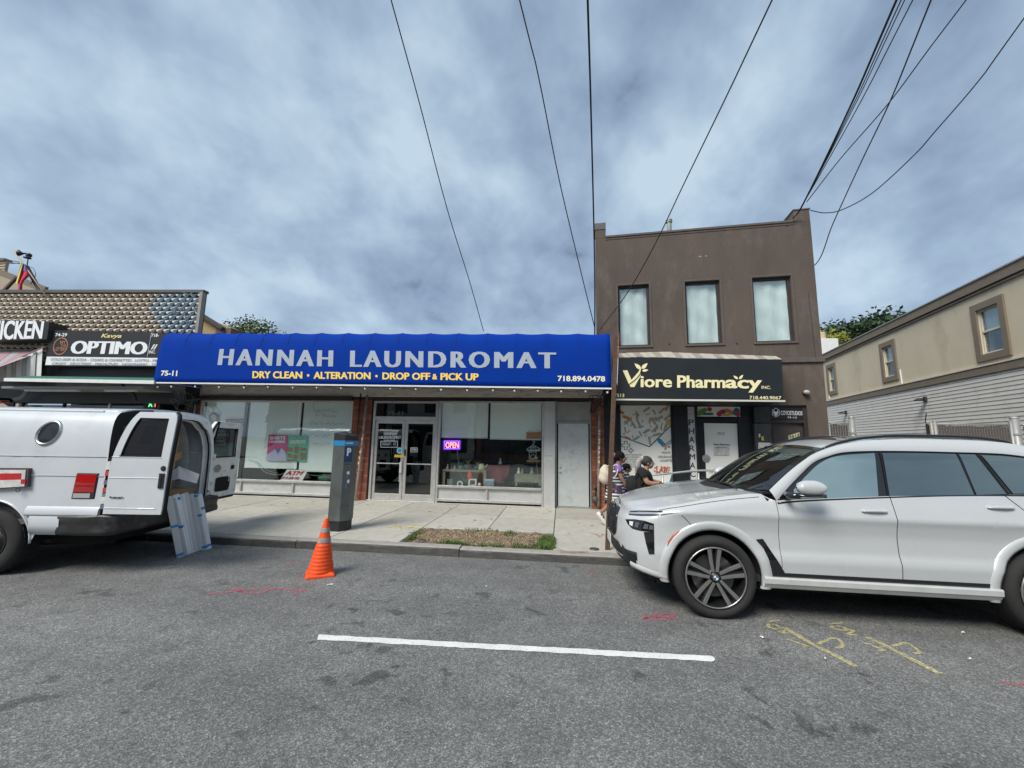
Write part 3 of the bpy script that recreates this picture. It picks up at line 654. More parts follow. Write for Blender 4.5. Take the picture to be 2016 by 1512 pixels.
for (x0, y0, x1, n_) in ((625,808,664,5),(620,818,662,6),(610,833,680,9),(622,845,652,4),(610,858,650,6),(614,874,650,6)):
    pts_ = []
    for i in range(n_*4+1):
        t = i/(n_*4); pts_.append(at(x0+(x1-x0)*t+random.uniform(-1.5,1.5), y0+random.uniform(-4,4), 10.27))
    b.tube(crv(pts_, 2), .0042, 4)
b.tube(crv([at(x,y,10.27) for x,y in ((620,786),(617,800),(622,812),(628,806))], 4), .0045, 4)
tag(b.build('dark_squiggles', M_lg), 'thin dark wavy lines on the glass of the rightmost left-window pane', 'squiggle')
b = MB(); b.tube(crv([at(x,y,10.3) for x,y in ((488,905),(505,910),(520,928),(545,935),(560,932))], 4), .006, 5); b.tube(crv([at(x,y,10.3) for x,y in ((505,908),(525,925),(548,932))], 4), .004, 5); b.tube(crv([at(x,y,10.3) for x,y in ((600,930),(615,936),(640,935))], 4), .004, 5)
tag(b.build('loose_cable', mat('cable_pale', (.35,.38,.38), .5)), 'thin pale cables hanging loose behind the left laundromat window, left of the ATM sign', 'cable')
tag(MB().lathe([(0,0),(.15,0),(.19,.09),(.18,.12),(0,.12)], at(640,946,10.4)+V((0,0,0)), n=20).build('green_basket', mat('plastic_green', (.03,.12,.06), .6)), 'dark green basket at the foot of the left laundromat window beside the parking meter', 'basket')
# right window: neon and signs
def neon(mb, px, Y, r=.006, n=4, closed=False):
    P = [at(x, y, Y) for x, y in px]
    if closed: P.append(P[0])
    mb.tube(crv(P, n) if n > 1 else P, r, 6)
M_nb = mat('neon_violet', (.2,.05,.8), .4, emit=(.20,.06,1.0), es=2.4); M_nr = mat('neon_red', (.8,.1,.1), .4, emit=(1.0,.22,.16), es=2.0); M_nw = mat('neon_off_white', (.55,.62,.62), .4)
t_ = neon_t = thing('neon_open_sign', 'lit violet and red neon OPEN sign in the right laundromat window', 'neon sign', at(890,884,10.2))
pplate('backing', [(872,866),(908,866),(907,886),(872,886)], 10.23, mat('neon_back', (.02,.01,.09), .5, emit=(.05,.01,.25), es=.6), t_)
b = MB(); neon(b, [(875,868.5),(905,868.5),(904.5,883.5),(875,883.5)], 10.205, .009, 1, True); b.build('border_tube', M_nb, t_)
text_mb('OPEN', pquad([(877.5,870.5),(903,870.5),(903,882),(877.5,882)], 10.205, .0), .005, th=.008).build('letter_tubes', M_nr, t_)
t_ = dry_t = thing('dry_cleaners_sign', 'white unlit tube sign of a hanger and washer in the right laundromat window', 'window sign', at(1050,905,10.2))
b = MB(); neon(b, [(1048.5,869),(1052,868),(1052.5,871.5),(1050,873.5),(1050,876)], 10.2, .006); neon(b, [(1050,876),(1064,884),(1064,887),(1037,887),(1037,884)], 10.2, .006, 1, True); b.build('hanger', M_nw, t_)
text_mb('DRY', pquad([(1044,879),(1056,879),(1056,883),(1044,883)], 10.2, 0), .0, th=.006).build('lettering', M_nw, t_); text_mb('CLEANERS', pquad([(1038.5,884),(1062,884),(1062,888.5),(1038.5,888.5)], 10.195, 0), .0, th=.006).build('lettering', M_nw, t_)
b = MB(); neon(b, [(1042,890),(1055.5,890),(1055.5,904),(1042,904)], 10.2, .006, 1, True); neon(b, [(1049+5*cos(k*.8),899+4*sin(k*.8)) for k in range(8)], 10.2, .005, 2, True); neon(b, [(1052,901),(1059,901),(1058,904)], 10.2, .006, 1); b.build('washer_outline', M_nw, t_)
text_mb('WASH & FOLD', pquad([(1037,905.5),(1063,905.5),(1063,910),(1037,910)], 10.2, 0), .0, th=.006).build('lettering', mat('neon_off_amber', (.62,.40,.14), .4), t_)
t_ = thing('tailor_sign', 'orange and gold TAILOR & ALTERATION sign hanging before the right blind', 'sign', at(1050,865,10.22))
pplate('board', [(1036,851),(1066,851),(1066,864),(1036,864)], 10.235, mat('sign_amber', (.50,.30,.12), .6), t_); letter('TAILOR &', [(1039,852.5),(1063,852.5),(1063,857),(1039,857)], 10.235, mat('sign_letter_orange', (.75,.18,.04), .5), t_, .03); letter('ALTERATION', [(1038,858.5),(1064,858.5),(1064,862.5),(1038,862.5)], 10.235, M_lg, t_, .02)
b = MB(); b.tube([at(1039,851,10.23),at(1051,838,10.23),at(1063,851,10.23)], .003, 4); b.build('hanging_wire', M_lg, t_)
# display in the right window
M_wood = mat('pale_wood', (.30,.24,.16), .7, var=.2, vs=6, stretch=(6,1,1)); M_wd = mat('worn_wood', (.25,.25,.17), .8, var=.35, vs=10)
t_ = thing('display_table', 'pale wooden display crate holding plants at the left of the right window', 'crate', at(915,957,10.4))
pbox(MB(), 871, 957, 925, 929, 10.3, .0, .5).build('top_board', M_wood, t_)
for a_, b2_ in ((871,876),(952,957)): pbox(MB(), a_, b2_, 929, 957, 10.3, 0, .04).build('side_board', M_wood, t_)
pbox(MB(), 876, 952, 930, 957, 10.3, .40, .42).build('back_board', mat('display_green', (.36,.46,.40), .8), t_)
t_ = thing('planter_box', 'weathered grey-green wooden planter at the right end of the right window', 'planter', at(1040,950,10.3))
pbox(MB(), 1013, 1066, 934, 950, 10.3, 0, .25).build('box', M_wd, t_)
for a_, b2_ in ((1014,1018),(1061,1065)): pbox(MB(), a_, b2_, 950, 957, 10.3, 0, .05).build('leg', M_wd, t_)
random.seed(31)
def figur(px, py, s, m, lab, nm='figurine'):
    c = at(px, py, 10.38); b = MB().lathe([(0,0),(s*.5,0),(s*.42,s*.4),(s*.25,s*.9),(s*.12,s*1.1)], c, n=12).ball(c+V((0,0,s*1.3)), s*.26, 10, 7); o = b.build(nm, m, smooth=True); return tag(o, lab, 'figurine')
figur(1021,933,.10, M_white, 'white bird figurine at the left end of the weathered planter'); figur(1028,934,.09, mat('clay_tan', (.35,.25,.14), .7), 'tan figurine second from the left on the weathered planter'); figur(1047,934,.11, mat('clay_grey', (.32,.31,.30), .7), 'grey figurine near the right end of the weathered planter')
figur(985,914,.10, mat('clay_blue', (.25,.28,.34), .6), 'small bluish figurine standing on the red cloth in the right window'); figur(881,925,.09, mat('clay_pale', (.42,.42,.42), .6), 'pale small figurine at the far left of the pale display crate'); figur(895,925,.08, MATS['clay_grey'], 'grey small figurine second on the pale display crate, left of the green plants')
def potplant(px, py, s, pm_, lm, lab, nl=10):
    c = at(px, py, 10.42); t = thing('potted_plant', lab, 'potted plant', c)
    MB().lathe([(0,0),(s*.28,0),(s*.38,s*.5),(s*.34,s*.5),(0,s*.42)], c, n=14).build('pot', pm_, t, smooth=True)
    b = MB()
    for i in range(nl):
        a = i*2.4; l_ = s*random.uniform(.5,.9); d = V((cos(a), sin(a), 0)); p0 = c+V((0,0,s*.42)); p1 = p0+d*l_*.4+V((0,0,l_*.7)); p2 = p0+d*l_*.8+V((0,0,l_*.75)); sdv = V((-d.y, d.x, 0))*s*.07
        b.add([p0-sdv*.4, p0+sdv*.4, p1+sdv, p1-sdv, p2], [(0,1,2,3),(3,2,4)])
    b.build('leaves', lm, t, norm=False); return t
M_lf = mat('plant_leaf', (.07,.16,.05), .5, var=.3, vs=12); M_lf2 = mat('plant_leaf_yellow', (.22,.26,.06), .5, var=.3, vs=12); M_pot = mat('pot_dark', (.05,.07,.07), .5)
potplant(908,925,.22, mat('pot_green', (.05,.16,.10), .4), M_lf, 'leafy plant in a green pot, leftmost plant on the display crate'); potplant(921,925,.26, M_pot, M_lf2, 'spiky yellowish plant in the middle of the display crate', 14); potplant(939,925,.2, M_pot, M_lf2, 'small bushy plant just left of the cream watering can', 14)
c = at(948,926,10.40); t_ = thing('watering_can', 'cream watering can on the right end of the display crate', 'watering can', c); M_can = mat('can_cream', (.62,.66,.40), .4)
MB().lathe([(0,0),(.075,0),(.082,.05),(.075,.13),(.045,.17),(.03,.17)], c, n=16).build('body', M_can, t_, smooth=True); MB().tube(crv([c+V(p) for p in ((.06,0,.05),(.10,0,.09),(.15,0,.15))], 4), [.018]*5+[.014]*4, 8).build('spout', M_can, t_, smooth=True); MB().tube(crv([c+V(p) for p in ((-.03,0,.16),(-.10,0,.14),(-.07,0,.05))], 4), .008, 6).build('handle', M_can, t_, smooth=True)
M_red = mat('cloth_red', (.25,.05,.045), .9, var=.15, vs=4, bump=.3, bs=12)
rows_ = []
for j in range(8):
    rows_.append([at(956+(1003-956)*i/14+j*-.0, 916+(952-916)*j/7, 10.55+.02*sin(i*1.3)) if (i < 12 or j < 7-(i-11)*1) else at(956+(1003-956)*i/14-(j)*2.0, 916+(952-916)*j/7-4, 10.55) for i in range(15)])
tag(MB().grid(rows_).build('table_cloth', M_red, solid=.004, smooth=True), 'dark red cloth hanging over a table behind the right laundromat window', 'cloth')
c = at(963,957,10.28); t_ = thing('cool_box', 'small blue and white cool box on the right window ledge', 'cool box', c)
pbox(MB(), 955, 972, 947, 957, 10.28, 0, .15).build('body', mat('plastic_blue', (.16,.30,.40), .5, var=.1), t_, bevel=.01); pbox(MB(), 954, 973, 943.5, 947, 10.28, -.005, .155).build('lid', mat('plastic_pale', (.45,.52,.55), .5), t_, bevel=.008)
c = at(930,957,10.28); t_ = thing('white_lantern', 'small white square lantern in the middle of the display crate', 'lantern', c)
for q in ((922,925,943,957),(935,938,943,957),(925,935,943,945.5),(925,935,954.5,957)): pbox(MB(), *q, 10.27, 0, .1).build('lantern_frame', M_white, t_)
tag(pbox(MB(), 880, 891, 943, 957, 10.28, 0, .02).build('framed_photo', mat('photo_grey', (.16,.19,.18), .6, var=.5, vs=20), bevel=.004), 'framed picture with a red figure at the left of the display crate', 'picture frame')
c = at(905,955,10.28); tag(MB().lathe([(.045,0),(.075,0),(.075,.03),(.045,.03),(.045,0)], c+V((0,0,.03)), 'Y', 20).build('white_ring_clock', M_white, smooth=False), 'small white ring-shaped clock between the framed picture and the lantern', 'clock')
tag(MB().ball(at(944,954,10.28), .045).build('white_jar', M_white, smooth=True), 'small round white jar right of the square lantern', 'jar')
c = at(925,945,10.33); tag(MB().lathe([(.0,0),(.06,0),(.07,.10),(.05,.18),(.02,.22),(0,.22)], c, n=14).build('red_vase', mat('coral_red', (.75,.09,.06), .5), smooth=True), 'coral red ornament behind the white lantern in the right window', 'ornament')
b = MB(); b.tube(crv([at(x,y,10.25) for x,y in ((900,886),(902,905),(905,925),(912,942),(922,950))], 4), .005, 5); b.build('sign_cord', MATS['cable_pale'], neon_t)
b = MB(); b.tube(crv([at(x,y,10.25) for x,y in ((1056,910),(1058,930),(1062,956))], 4), .004, 5); b.build('sign_cord', MATS['cable_pale'], dry_t)
# ------------------------------------------------------------------ blue awning
aw = thing('blue_awning', 'long royal blue fabric awning with grey HANNAH LAUNDROMAT letters', 'awning', (-4.45, 8.8, 2.9))
M_blue = mat('awning_blue', (.002,.036,.29), .8, var=.10, vs=1.4, bump=.2, bs=3, spec=.08)
AX0, AX1 = -10.0, 1.06
PROF = [(0,8.80),(.4,8.808),(.8,8.825),(1.02,8.85),(1.15,8.885),(1.25,8.95),(1.315,9.05),(1.35,9.18),(1.37,9.4),(1.38,9.8),(1.385,10.18)]
def awz(x): return 2.99+(2.865-2.99)*(x-AX0)/(AX1-AX0)
def awpt(x, h, Y): 
    s = 1.0-.045*(x-AX0)/(AX1-AX0); return V((x, Y, awz(x)+h*s))
ribs = [AX0+(AX1-AX0)*i/16 for i in range(17)]
xs = []
for i in range(16):
    for k in range(6): xs.append(ribs[i]+(ribs[i+1]-ribs[i])*k/6)
xs.append(AX1)
HP = crv([V((h, y, 0)) for h, y in PROF], 3)
rows_ = []
for p in HP:
    sag = max(0, min(1, (p.x-.9)/.3))
    rows_.append([awpt(x, p.x-.022*sag*sin(pi*(((x-AX0)/(AX1-AX0)*16) % 1))**1.0, p.y+.012*sag*sin(pi*(((x-AX0)/(AX1-AX0)*16) % 1))) for x in xs])
MB().grid(rows_).build('fabric', M_blue, aw, smooth=True, solid=.004)
for x in (AX0, AX1):
    poly = [awpt(x, p.x, p.y) for p in HP]+[awpt(x, 0, 10.18)]
    MB().add(poly, [tuple(range(len(poly)))]).build('side_panel', M_blue, aw, norm=False, solid=.004)
b = MB(); b.grid([[awpt(x, 0, 8.795)-V((0,0,dz)) for x in (AX0-.01, (AX0+AX1)/2, AX1+.01)] for dz in (-.005,.028)]); b.build('white_hem', M_white, aw, solid=.02)
b = MB()
for x in ribs: b.tube([awpt(x, p.x-.02, p.y+.02) for p in HP[::2]]+[awpt(x,1.38,10.15)], .012, 6)
b.tube([awpt(x, .02, 8.83) for x in (AX0,AX1)], .016, 6)
b.build('awning_frame', M_alu, aw)
for i in range(17): MB().beam(awpt(ribs[i],.03,8.83), awpt(ribs[i],.03,10.16), .022, .022).build('cross_bar', M_alu, aw)
for x in ribs[1:-1]: MB().tube([awpt(x, p.x+.0005, p.y-.004) for p in HP if p.x > .95], .0045, 5).build('awning_seam', mat('seam_blue', (.002,.024,.19), .85), aw)
def awq(q, th=.0):
    """pixel box on the awning front -> placement function following its curve"""
    P = [at(x, y, 8.83) for x, y in q]; tl, tr, br, bl = P
    def fn(u, v, d):
        p = bl*(1-u)*(1-v)+br*u*(1-v)+tr*u*v+tl*(1-u)*v
        h = p.z-awz(p.x); yy = smo([(0,8.80),(.4,8.808),(.8,8.825),(1.02,8.85),(1.15,8.885)], h); return V((p.x, yy-.006-d, p.z))
    return fn
M_silver = mat('letter_silver', (.37,.42,.49), .5, var=.04, vs=2); M_lyo = mat('letter_yellow', (.95,.66,.12), .5); M_cr = mat('letter_cream', (.86,.82,.62), .5)
text_mb('HANNAH', awq([(433,687),(657,690),(657,722),(430,719)]), .0, space=1.3, fat=.055).build('shop_name', M_silver, aw, norm=False)
text_mb('LAUNDROMAT', awq([(690,690),(1095,694),(1095,726),(690,723)]), .0, space=1.3, fat=.055).build('shop_name', M_silver, aw, norm=False)
for s, x0, x1 in (('DRY CLEAN', 499, 597), ('•', 606, 611), ('ALTERATION', 619, 731), ('•', 740, 745), ('DROP OFF', 754, 848), ('&', 852, 862), ('PICK UP', 868, 943)):
    dy = (x0-499)/444*4.5; y0, y1 = 731+dy, 745+dy
    if s == '•': y0 += 5; y1 -= 4
    if s == '&': y0 += 2; y1 -= 1
    text_mb(s, awq([(x0,y0),(x1,y0+(x1-x0)*.01),(x1,y1+(x1-x0)*.01),(x0,y1)]), .022, fat=.022).build('service_lettering', M_lyo, aw, norm=False)
text_mb('75-11', awq([(320,730),(352,730),(351,741),(319,740)]), .03).build('address_lettering', M_cr, aw, norm=False)
text_mb('718.894.0478', awq([(1098,740),(1191,741),(1191,752),(1098,751)]), .03).build('phone_lettering', M_cr, aw, norm=False)
# string of bulbs under the hem
M_bulb = mat('bulb_glass', (.78,.76,.66), .25)
bx = [(311,758),(338,757),(385,757),(432,758),(481,759),(528,758),(577,759),(624,759),(672,760),(719,761),(769,761),(819,762),(869,763),(920,764),(971,764),(1013,765),(1059,765),(1105,766),(1153,766),(1196,768)]
st = thing('string_lights', 'string of small white bulbs on a black cord under the blue awning', 'string lights', at(760,762,8.86))
b = MB(); pl = []
for i in range(len(bx)-1):
    a_, c_ = at(*bx[i], 8.84), at(*bx[i+1], 8.84); sg = .05 if i < 13 else .10
    for k in range(6):
        t = k/6; pl.append(a_.lerp(c_, t)+V((0,0,-sg*4*t*(1-t)*.6)))
b.tube(pl, .005, 5); b.build('cord', M_lk, st)
sock0 = MB().lathe([(0,.02),(.014,.02),(.016,-.03),(.0,-.03)], (0,0,0), n=10).mesh('socket', True); sock0.materials.append(M_lk)
bulb0 = MB().ball((0,0,-.05), .022, 10, 7, (1,1,1.25)).mesh('bulb', True); bulb0.materials.append(M_bulb)
for x, y in bx:
    p = WM[st].inverted() @ at(x, y, 8.84)
    for me in (sock0, bulb0):
        o = bpy.data.objects.new(me.name.split('.')[0], me); COL.objects.link(o); o.parent = st; WM[o] = WM[st]; o.location = p
b = MB(); random.seed(9)
for _ in range(5):
    p0 = at(1185+random.uniform(-5,10), 772, 9.6); b.tube(crv([p0]+[p0+V((random.uniform(-.25,.15), random.uniform(0,.4), -random.uniform(.0,.5))) for _ in range(4)], 4), .008, 5)
tag(b.build('wire_tangle', M_lk), 'tangle of black wires under the right end of the blue awning', 'wires')
b = MB()
for _ in range(6):
    p0 = at(352+random.uniform(-10,20), 770, 9.6); b.tube(crv([p0]+[p0+V((random.uniform(-.2,.25), random.uniform(0,.3), -random.uniform(.1,.6))) for _ in range(4)], 4), .006, 5)
tag(b.build('wire_tangle', mat('wire_grey', (.12,.12,.12), .6)), 'tangle of grey wires under the left end of the blue awning', 'wires')
# ================================================================== BROWN TWO-STOREY BUILDING (set 5 degrees off the laundromat's line)
BA, BX = -5.0, 1.0; BY = 10.25
ux5 = V((cos(radians(BA)), sin(radians(BA)), 0)); un5 = V((-ux5.y, ux5.x, 0)); BO = V((BX, BY, 0))
def B(l_, d, z): return BO+ux5*l_+un5*d+V((0,0,z))
def bbox(mb, x0, x1, d0, d1, z0, z1):
    return mb.add([B(x0,d0,z0),B(x1,d0,z0),B(x1,d1,z0),B(x0,d1,z0),B(x0,d0,z1),B(x1,d0,z1),B(x1,d1,z1),B(x0,d1,z1)],[(0,3,2,1),(4,5,6,7),(0,1,5,4),(1,2,6,5),(2,3,7,6),(3,0,4,7)])
def bl(px, py, dY=0):   # measured point -> (l, z) on the facade
    p = at(px, py, BY+dY, BA, BX); return (p-BO).dot(ux5), p.z
def wall_holes(P, x0, x1, z0, z1, holes, th):
    """wall with real openings; P(x, depth, z) places it"""
    xs = sorted({x0, x1, *[h[0] for h in holes], *[h[1] for h in holes]}); zs = sorted({z0, z1, *[h[2] for h in holes], *[h[3] for h in holes]})
    b = MB(); idx = {}
    def vid(i, j, d):
        k = (i, j, d)
        if k not in idx: idx[k] = len(b.v); b.v.append(V(P(xs[i], d, zs[j])))
        return idx[k]
    def hole(i, j):
        if i < 0 or j < 0 or i >= len(xs)-1 or j >= len(zs)-1: return True
        cx_, cz_ = (xs[i]+xs[i+1])/2, (zs[j]+zs[j+1])/2
        return any(h[0] < cx_ < h[1] and h[2] < cz_ < h[3] for h in holes)
    for i in range(len(xs)-1):
        for j in range(len(zs)-1):
            if hole(i, j): continue
            b.f.append((vid(i,j,0), vid(i+1,j,0), vid(i+1,j+1,0), vid(i,j+1,0))); b.f.append((vid(i,j,th), vid(i,j+1,th), vid(i+1,j+1,th), vid(i+1,j,th)))
            for (di, dj, a, c) in ((-1,0,(i,j),(i,j+1)),(1,0,(i+1,j),(i+1,j+1)),(0,-1,(i,j),(i+1,j)),(0,1,(i,j+1),(i+1,j+1))):
                if hole(i+di, j+dj): b.f.append((vid(*a,0), vid(*c,0), vid(*c,th), vid(*a,th)))
    return b
M_brown = mat('brown_stucco', (.103,.080,.066), .9, var=.24, vs=1.3, bump=.35, bs=55, dirt=(.175,.15,.13,.7), ds=1.9, stretch=(1,1,.42))
M_bdark = mat('brown_dark_trim', (.035,.026,.026), .7, var=.25, vs=7)
M_btrim = mat('brown_trim', (.105,.088,.078), .8, var=.15, vs=5, dirt=(.16,.15,.14,.6), ds=6)
bb = thing('brown_building', 'two-storey brown stucco building with three tall windows above a black pharmacy front', 'building', B(2.4,0,SZ), radians(BA))
wins = [(.435,1.195,4.10,5.69),(2.04,2.835,4.10,5.69),(3.555,4.385,4.10,5.69)]
wall_holes(B, -.12, 4.90, 3.66, 7.02, wins, .32).build('upper_wall', M_brown, bb)
b = MB(); bbox(b, -.12, .14, .0, .5, 7.02, 7.44); b.build('parapet_pier', M_brown, bb, bevel=.01)
b = MB(); bbox(b, 4.56, 4.90, .0, .5, 7.02, 7.32); b.build('parapet_pier', M_brown, bb, bevel=.01)
b = MB(); bbox(b, -.135, .155, -.015, .52, 7.26, 7.45); b.build('pier_cap', mat('pier_cap_grey', (.13,.125,.12), .9, var=.25, vs=6), bb, bevel=.01)
b = MB(); bbox(b, 4.545, 4.915, -.015, .52, 7.32, 7.345); b.build('pier_cap', M_btrim, bb)
b = MB(); bbox(b, .14, 4.56, -.02, .40, 7.02, 7.075); b.build('coping', M_btrim, bb, bevel=.006)
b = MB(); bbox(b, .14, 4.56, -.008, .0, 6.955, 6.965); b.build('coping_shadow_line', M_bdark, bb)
b = MB(); bbox(b, -.12, .18, .32, 12, 0, 6.9); bbox(b, 4.6, 4.89, .32, 12, 0, 6.9); bbox(b, .18, 4.6, 11.7, 12, 0, 6.9); b.build('side_wall', M_brown, bb)
b = MB(); bbox(b, .18, 4.6, .32, 11.7, 6.75, 6.85); b.build('roof', M_roof, bb)
b = MB(); bbox(b, .18, 4.6, .32, 11.7, 3.3, 3.42); b.build('upper_floor', M_int, bb)
M_sheet = mat('plastic_sheet', (.74,.78,.76), .35, var=.22, vs=2.2, bump=.9, bs=3.0, stretch=(2.2,1,.5), dirt=(.50,.56,.54,.7), ds=2.2)
for k, (x0, x1, z0, z1) in enumerate(wins):
    b = MB(); bbox(b, x0, x0+.045, .06, .16, z0, z1); bbox(b, x1-.055, x1, .06, .16, z0, z1); bbox(b, x0+.045, x1-.055, .06, .16, z1-.06, z1); bbox(b, x0+.045, x1-.055, .06, .16, z0, z0+.045)
    wf = b.build('window', M_bdark, bb, bevel=.006)
    b = MB(); bbox(b, x0-.045, x1+.045, -.018, .0, z1, z1+.045); bbox(b, x0-.045, x0, -.018, .0, z0, z1); bbox(b, x1, x1+.045, -.018, .0, z0, z1); bbox(b, x0-.05, x1+.05, -.03, .0, z0-.045, z0); b.build('surround', M_btrim, wf, bevel=.004)
    rows_ = []; random.seed(40+k)
    for j in range(22):
        z = z0+.045+(z1-z0-.105)*j/21; row = []
        for i in range(16):
            x = x0+.045+(x1-x0-.10)*i/15
            fold = .022*sin(i*.9+k*2+.25*sin(j*.5))*(.4+.6*(i/15))+.012*sin(j*.8+i*.35)
            row.append(B(x, .155+fold, z))
        rows_.append(row)
    MB().grid(rows_).build('window_sheet', M_sheet, wf, smooth=True)
    b = MB(); bbox(b, x0+.045, x1-.055, .10, .104, z0+.045, z1-.06); b.build('pane', glass('upper_pane', (.95,.98,.97), .13, wav=.25), wf)
# roof vent pipe
p = B(1.52, 1.0, 6.9); q = at(1317,431, BY+1.0, BA, BX); dzz = q.z
t_ = thing('roof_vent', 'pale vent pipe with ribbed cap on the brown building roof', 'vent pipe', (q.x,q.y,6.85), 0); M_vent = mat('vent_metal', (.36,.40,.38), .5, .3, var=.2, vs=8)
MB().lathe([(.0,0),(.062,0),(.062,dzz-6.85-.12)], (q.x,q.y,6.85), n=16).build('stack', M_vent, t_, smooth=True)
MB().lathe([(.062,-.12),(.085,-.115),(.085,-.09),(.07,-.085),(.07,-.07),(.088,-.065),(.088,-.035),(.07,-.03),(.05,0),(0,.005)], (q.x,q.y,dzz), n=16).build('cap', M_vent, t_, smooth=False)
blineset_late = [(1591,575,1606,704)]
# little torn anchor scars, drain holes
b = MB()
for px, py, s in ((1378,505,.05),(1390,504,.045)):
    c = at(px,py,BY,BA,BX)-un5*.004; P_ = [c+ux5*s*random.uniform(.5,1)*cos(a*.9)+V((0,0,s*.35*sin(a*.9))) for a in range(7)]; b.add(P_, [tuple(range(7))])
b.build('stucco_scar', mat('scar_pale', (.30,.29,.27), .9), bb, norm=False)
b = MB()
for px, py in ((1318,677),(1450,676),(1549,444)): b.ball(at(px,py,BY,BA,BX), .022, 8, 6)
b.build('wall_anchor', M_bdark, bb)
# ground floor: black shopfront left, brown door bay right
zs_ = 3.66
b = MB(); bbox(b, -.12, .36, -.02, .3, 0, zs_); b.build('left_pier', M_black, bb)
b = MB(); bbox(b, 3.56, 3.72, .0, .3, 0, 2.62); b.build('bay_pier', M_bdark, bb)
doorbay = [(3.735, 4.46, 0, 2.62)]
wall_holes(B, 3.56, 4.90, 0, zs_, [(3.735,4.50,-1,2.62),(3.0,3.735,-1,2.62)], .32).build('door_bay_wall', M_brown, bb)
b = MB(); bbox(b, .36, 3.56, .02, .3, 2.62, zs_); b.build('shopfront_lintel', M_black, bb)
b = MB(); bbox(b, 3.50, 4.93, -.05, .0, 3.60, 3.70); b.build('ledge', M_btrim, bb, bevel=.008)
# pharmacy window with printed film
M_film = mat('window_film', (.84,.84,.79), .45, var=.03, vs=2)
PD = .02
def bplate(name, q, m, parent, d=0.0, th=.01, **k):
    P = [at(x, y, BY+d, BA, BX) for x, y in q]; vs = P+[p+un5*th for p in P]
    return MB().add(vs, [(0,3,2,1),(4,5,6,7),(0,1,5,4),(1,2,6,5),(2,3,7,6),(3,0,4,7)]).build(name, m, parent, **k)
def bpoly(name, px, m, parent, d=-.004):
    P = [at(x, y, BY+d, BA, BX) for x, y in px]; return MB().add(P, [tuple(range(len(P)))]).build(name, m, parent, norm=False)
def bletter(s, q, m, parent, d=0.0, bold=.03, **k):
    P = [at(x, y, BY+d, BA, BX) for x, y in q]; return text_mb(s, quadfn(P[3], P[2], P[1], P[0], .004), bold, **k).build('lettering', m, parent, norm=False)
b = MB(); bbox(b, .36, 1.62, .05, .30, 0, .45); bbox(b, .36, .44, .02, .30, .45, 2.62); bbox(b, 1.60, 1.66, .02, .30, .45, 2.62); b.build('window_frame', M_black, bb)
pw = bplate('pharmacy_window', [(1221,797),(1324,797),(1330,985),(1222,985)], M_film, bb, .04, .02)
def blineset(name, segs, wpx, m, parent, d=-.004):
    b = MB()
    for (x0, y0, x1, y1) in segs:
        a = at(x0,y0,BY+d,BA,BX); c = at(x1,y1,BY+d,BA,BX); u = (c-a).normalized(); s = u.cross(un5)*wpx/2; b.add([a-s,c-s,c+s,a+s],[(0,1,2,3)])
    return b.build(name, m, parent, norm=False)
blineset('wall_joint', blineset_late, .012, M_bdark, bb, -.003)
d_ = .035
blineset('print_line', [(1222,859,1279,879.5),(1279,879.5,1325,833.5)], .022, M_lk, pw, d_)
random.seed(77); pill_cols = [mat('pill_sage', (.40,.38,.30), .6), mat('pill_tan', (.45,.36,.26), .6), mat('pill_orange', (.60,.22,.07), .6), mat('pill_grey', (.36,.37,.33), .6), mat('pill_yellow', (.62,.45,.12), .6)]
def pill(cx_, cy_, l_, w_, a, m, d, name='pill_print', par=None):
    c = at(cx_,cy_,BY+d,BA,BX); u = ux5*cos(a)+V((0,0,sin(a))); s = ux5*-sin(a)+V((0,0,cos(a))); P_ = []
    for k in range(7): t = -pi/2+pi*k/6; P_.append(c+u*(l_/2+w_/2*cos(t)*1.0)+s*w_/2*sin(t))
    for k in range(7): t = pi/2+pi*k/6; P_.append(c+u*(-l_/2+w_/2*cos(t))+s*w_/2*sin(t))
    return MB().add(P_, [tuple(range(14))]).build(name, m, par, norm=False)
for i in range(64):
    x = random.uniform(1226,1318); y = random.uniform(801,872)
    if y > 859+(x-1222)*.36-4 and x < 1279: continue
    if x > 1279 and y > 879-(x-1279)*1.0-5: continue
    s = random.choice((.04,.05,.07,.10)); pill(x, y, s*1.5, s*.55, random.uniform(.2,2.2), random.choice(pill_cols[:1]*4+pill_cols[1:4]+pill_cols[3:4]*3), .036-.0003*(i % 9), par=pw)
for x, y, l_, w_, a, m in ((1233,822,.13,.07,-.4,2),(1224,812,.06,.07,-.6,2),(1313,803,.11,.05,1.1,2),(1319,831,.08,.13,.3,4),(1302,843,.07,.03,1.5,2),(1236,862,.10,.04,-.4,2)): pill(x, y, l_, w_, a, pill_cols[m], .031, par=pw)
def cross_out(cx_, cy_, s, d=.035):
    q = [(-.33,1),(.33,1),(.33,.33),(1,.33),(1,-.33),(.33,-.33),(.33,-1),(-.33,-1),(-.33,-.33),(-1,-.33),(-1,.33),(-.33,.33)]
    sg = [(cx_+q[i][0]*s, cy_-q[i][1]*s, cx_+q[(i+1) % 12][0]*s, cy_-q[(i+1) % 12][1]*s) for i in range(12)]; return blineset('cross_print', sg, .012, M_lk, pw, d)
cross_out(1232,877,8); cross_out(1242,887,4.5)
pill(1302.5,872,.14,.10,-.85, mat('pill_blue', (.03,.25,.40), .5), .034, par=pw); pill(1317,872,.14,.09,.6, mat('pill_silver', (.40,.42,.42), .5), .034, par=pw)
for x, y in ((1308,878),(1311,881),(1310,884),(1317,880)): pill(x, y, .01, .045, 0, pill_cols[2] if x < 1315 else MATS['pill_blue'], .033, par=pw)
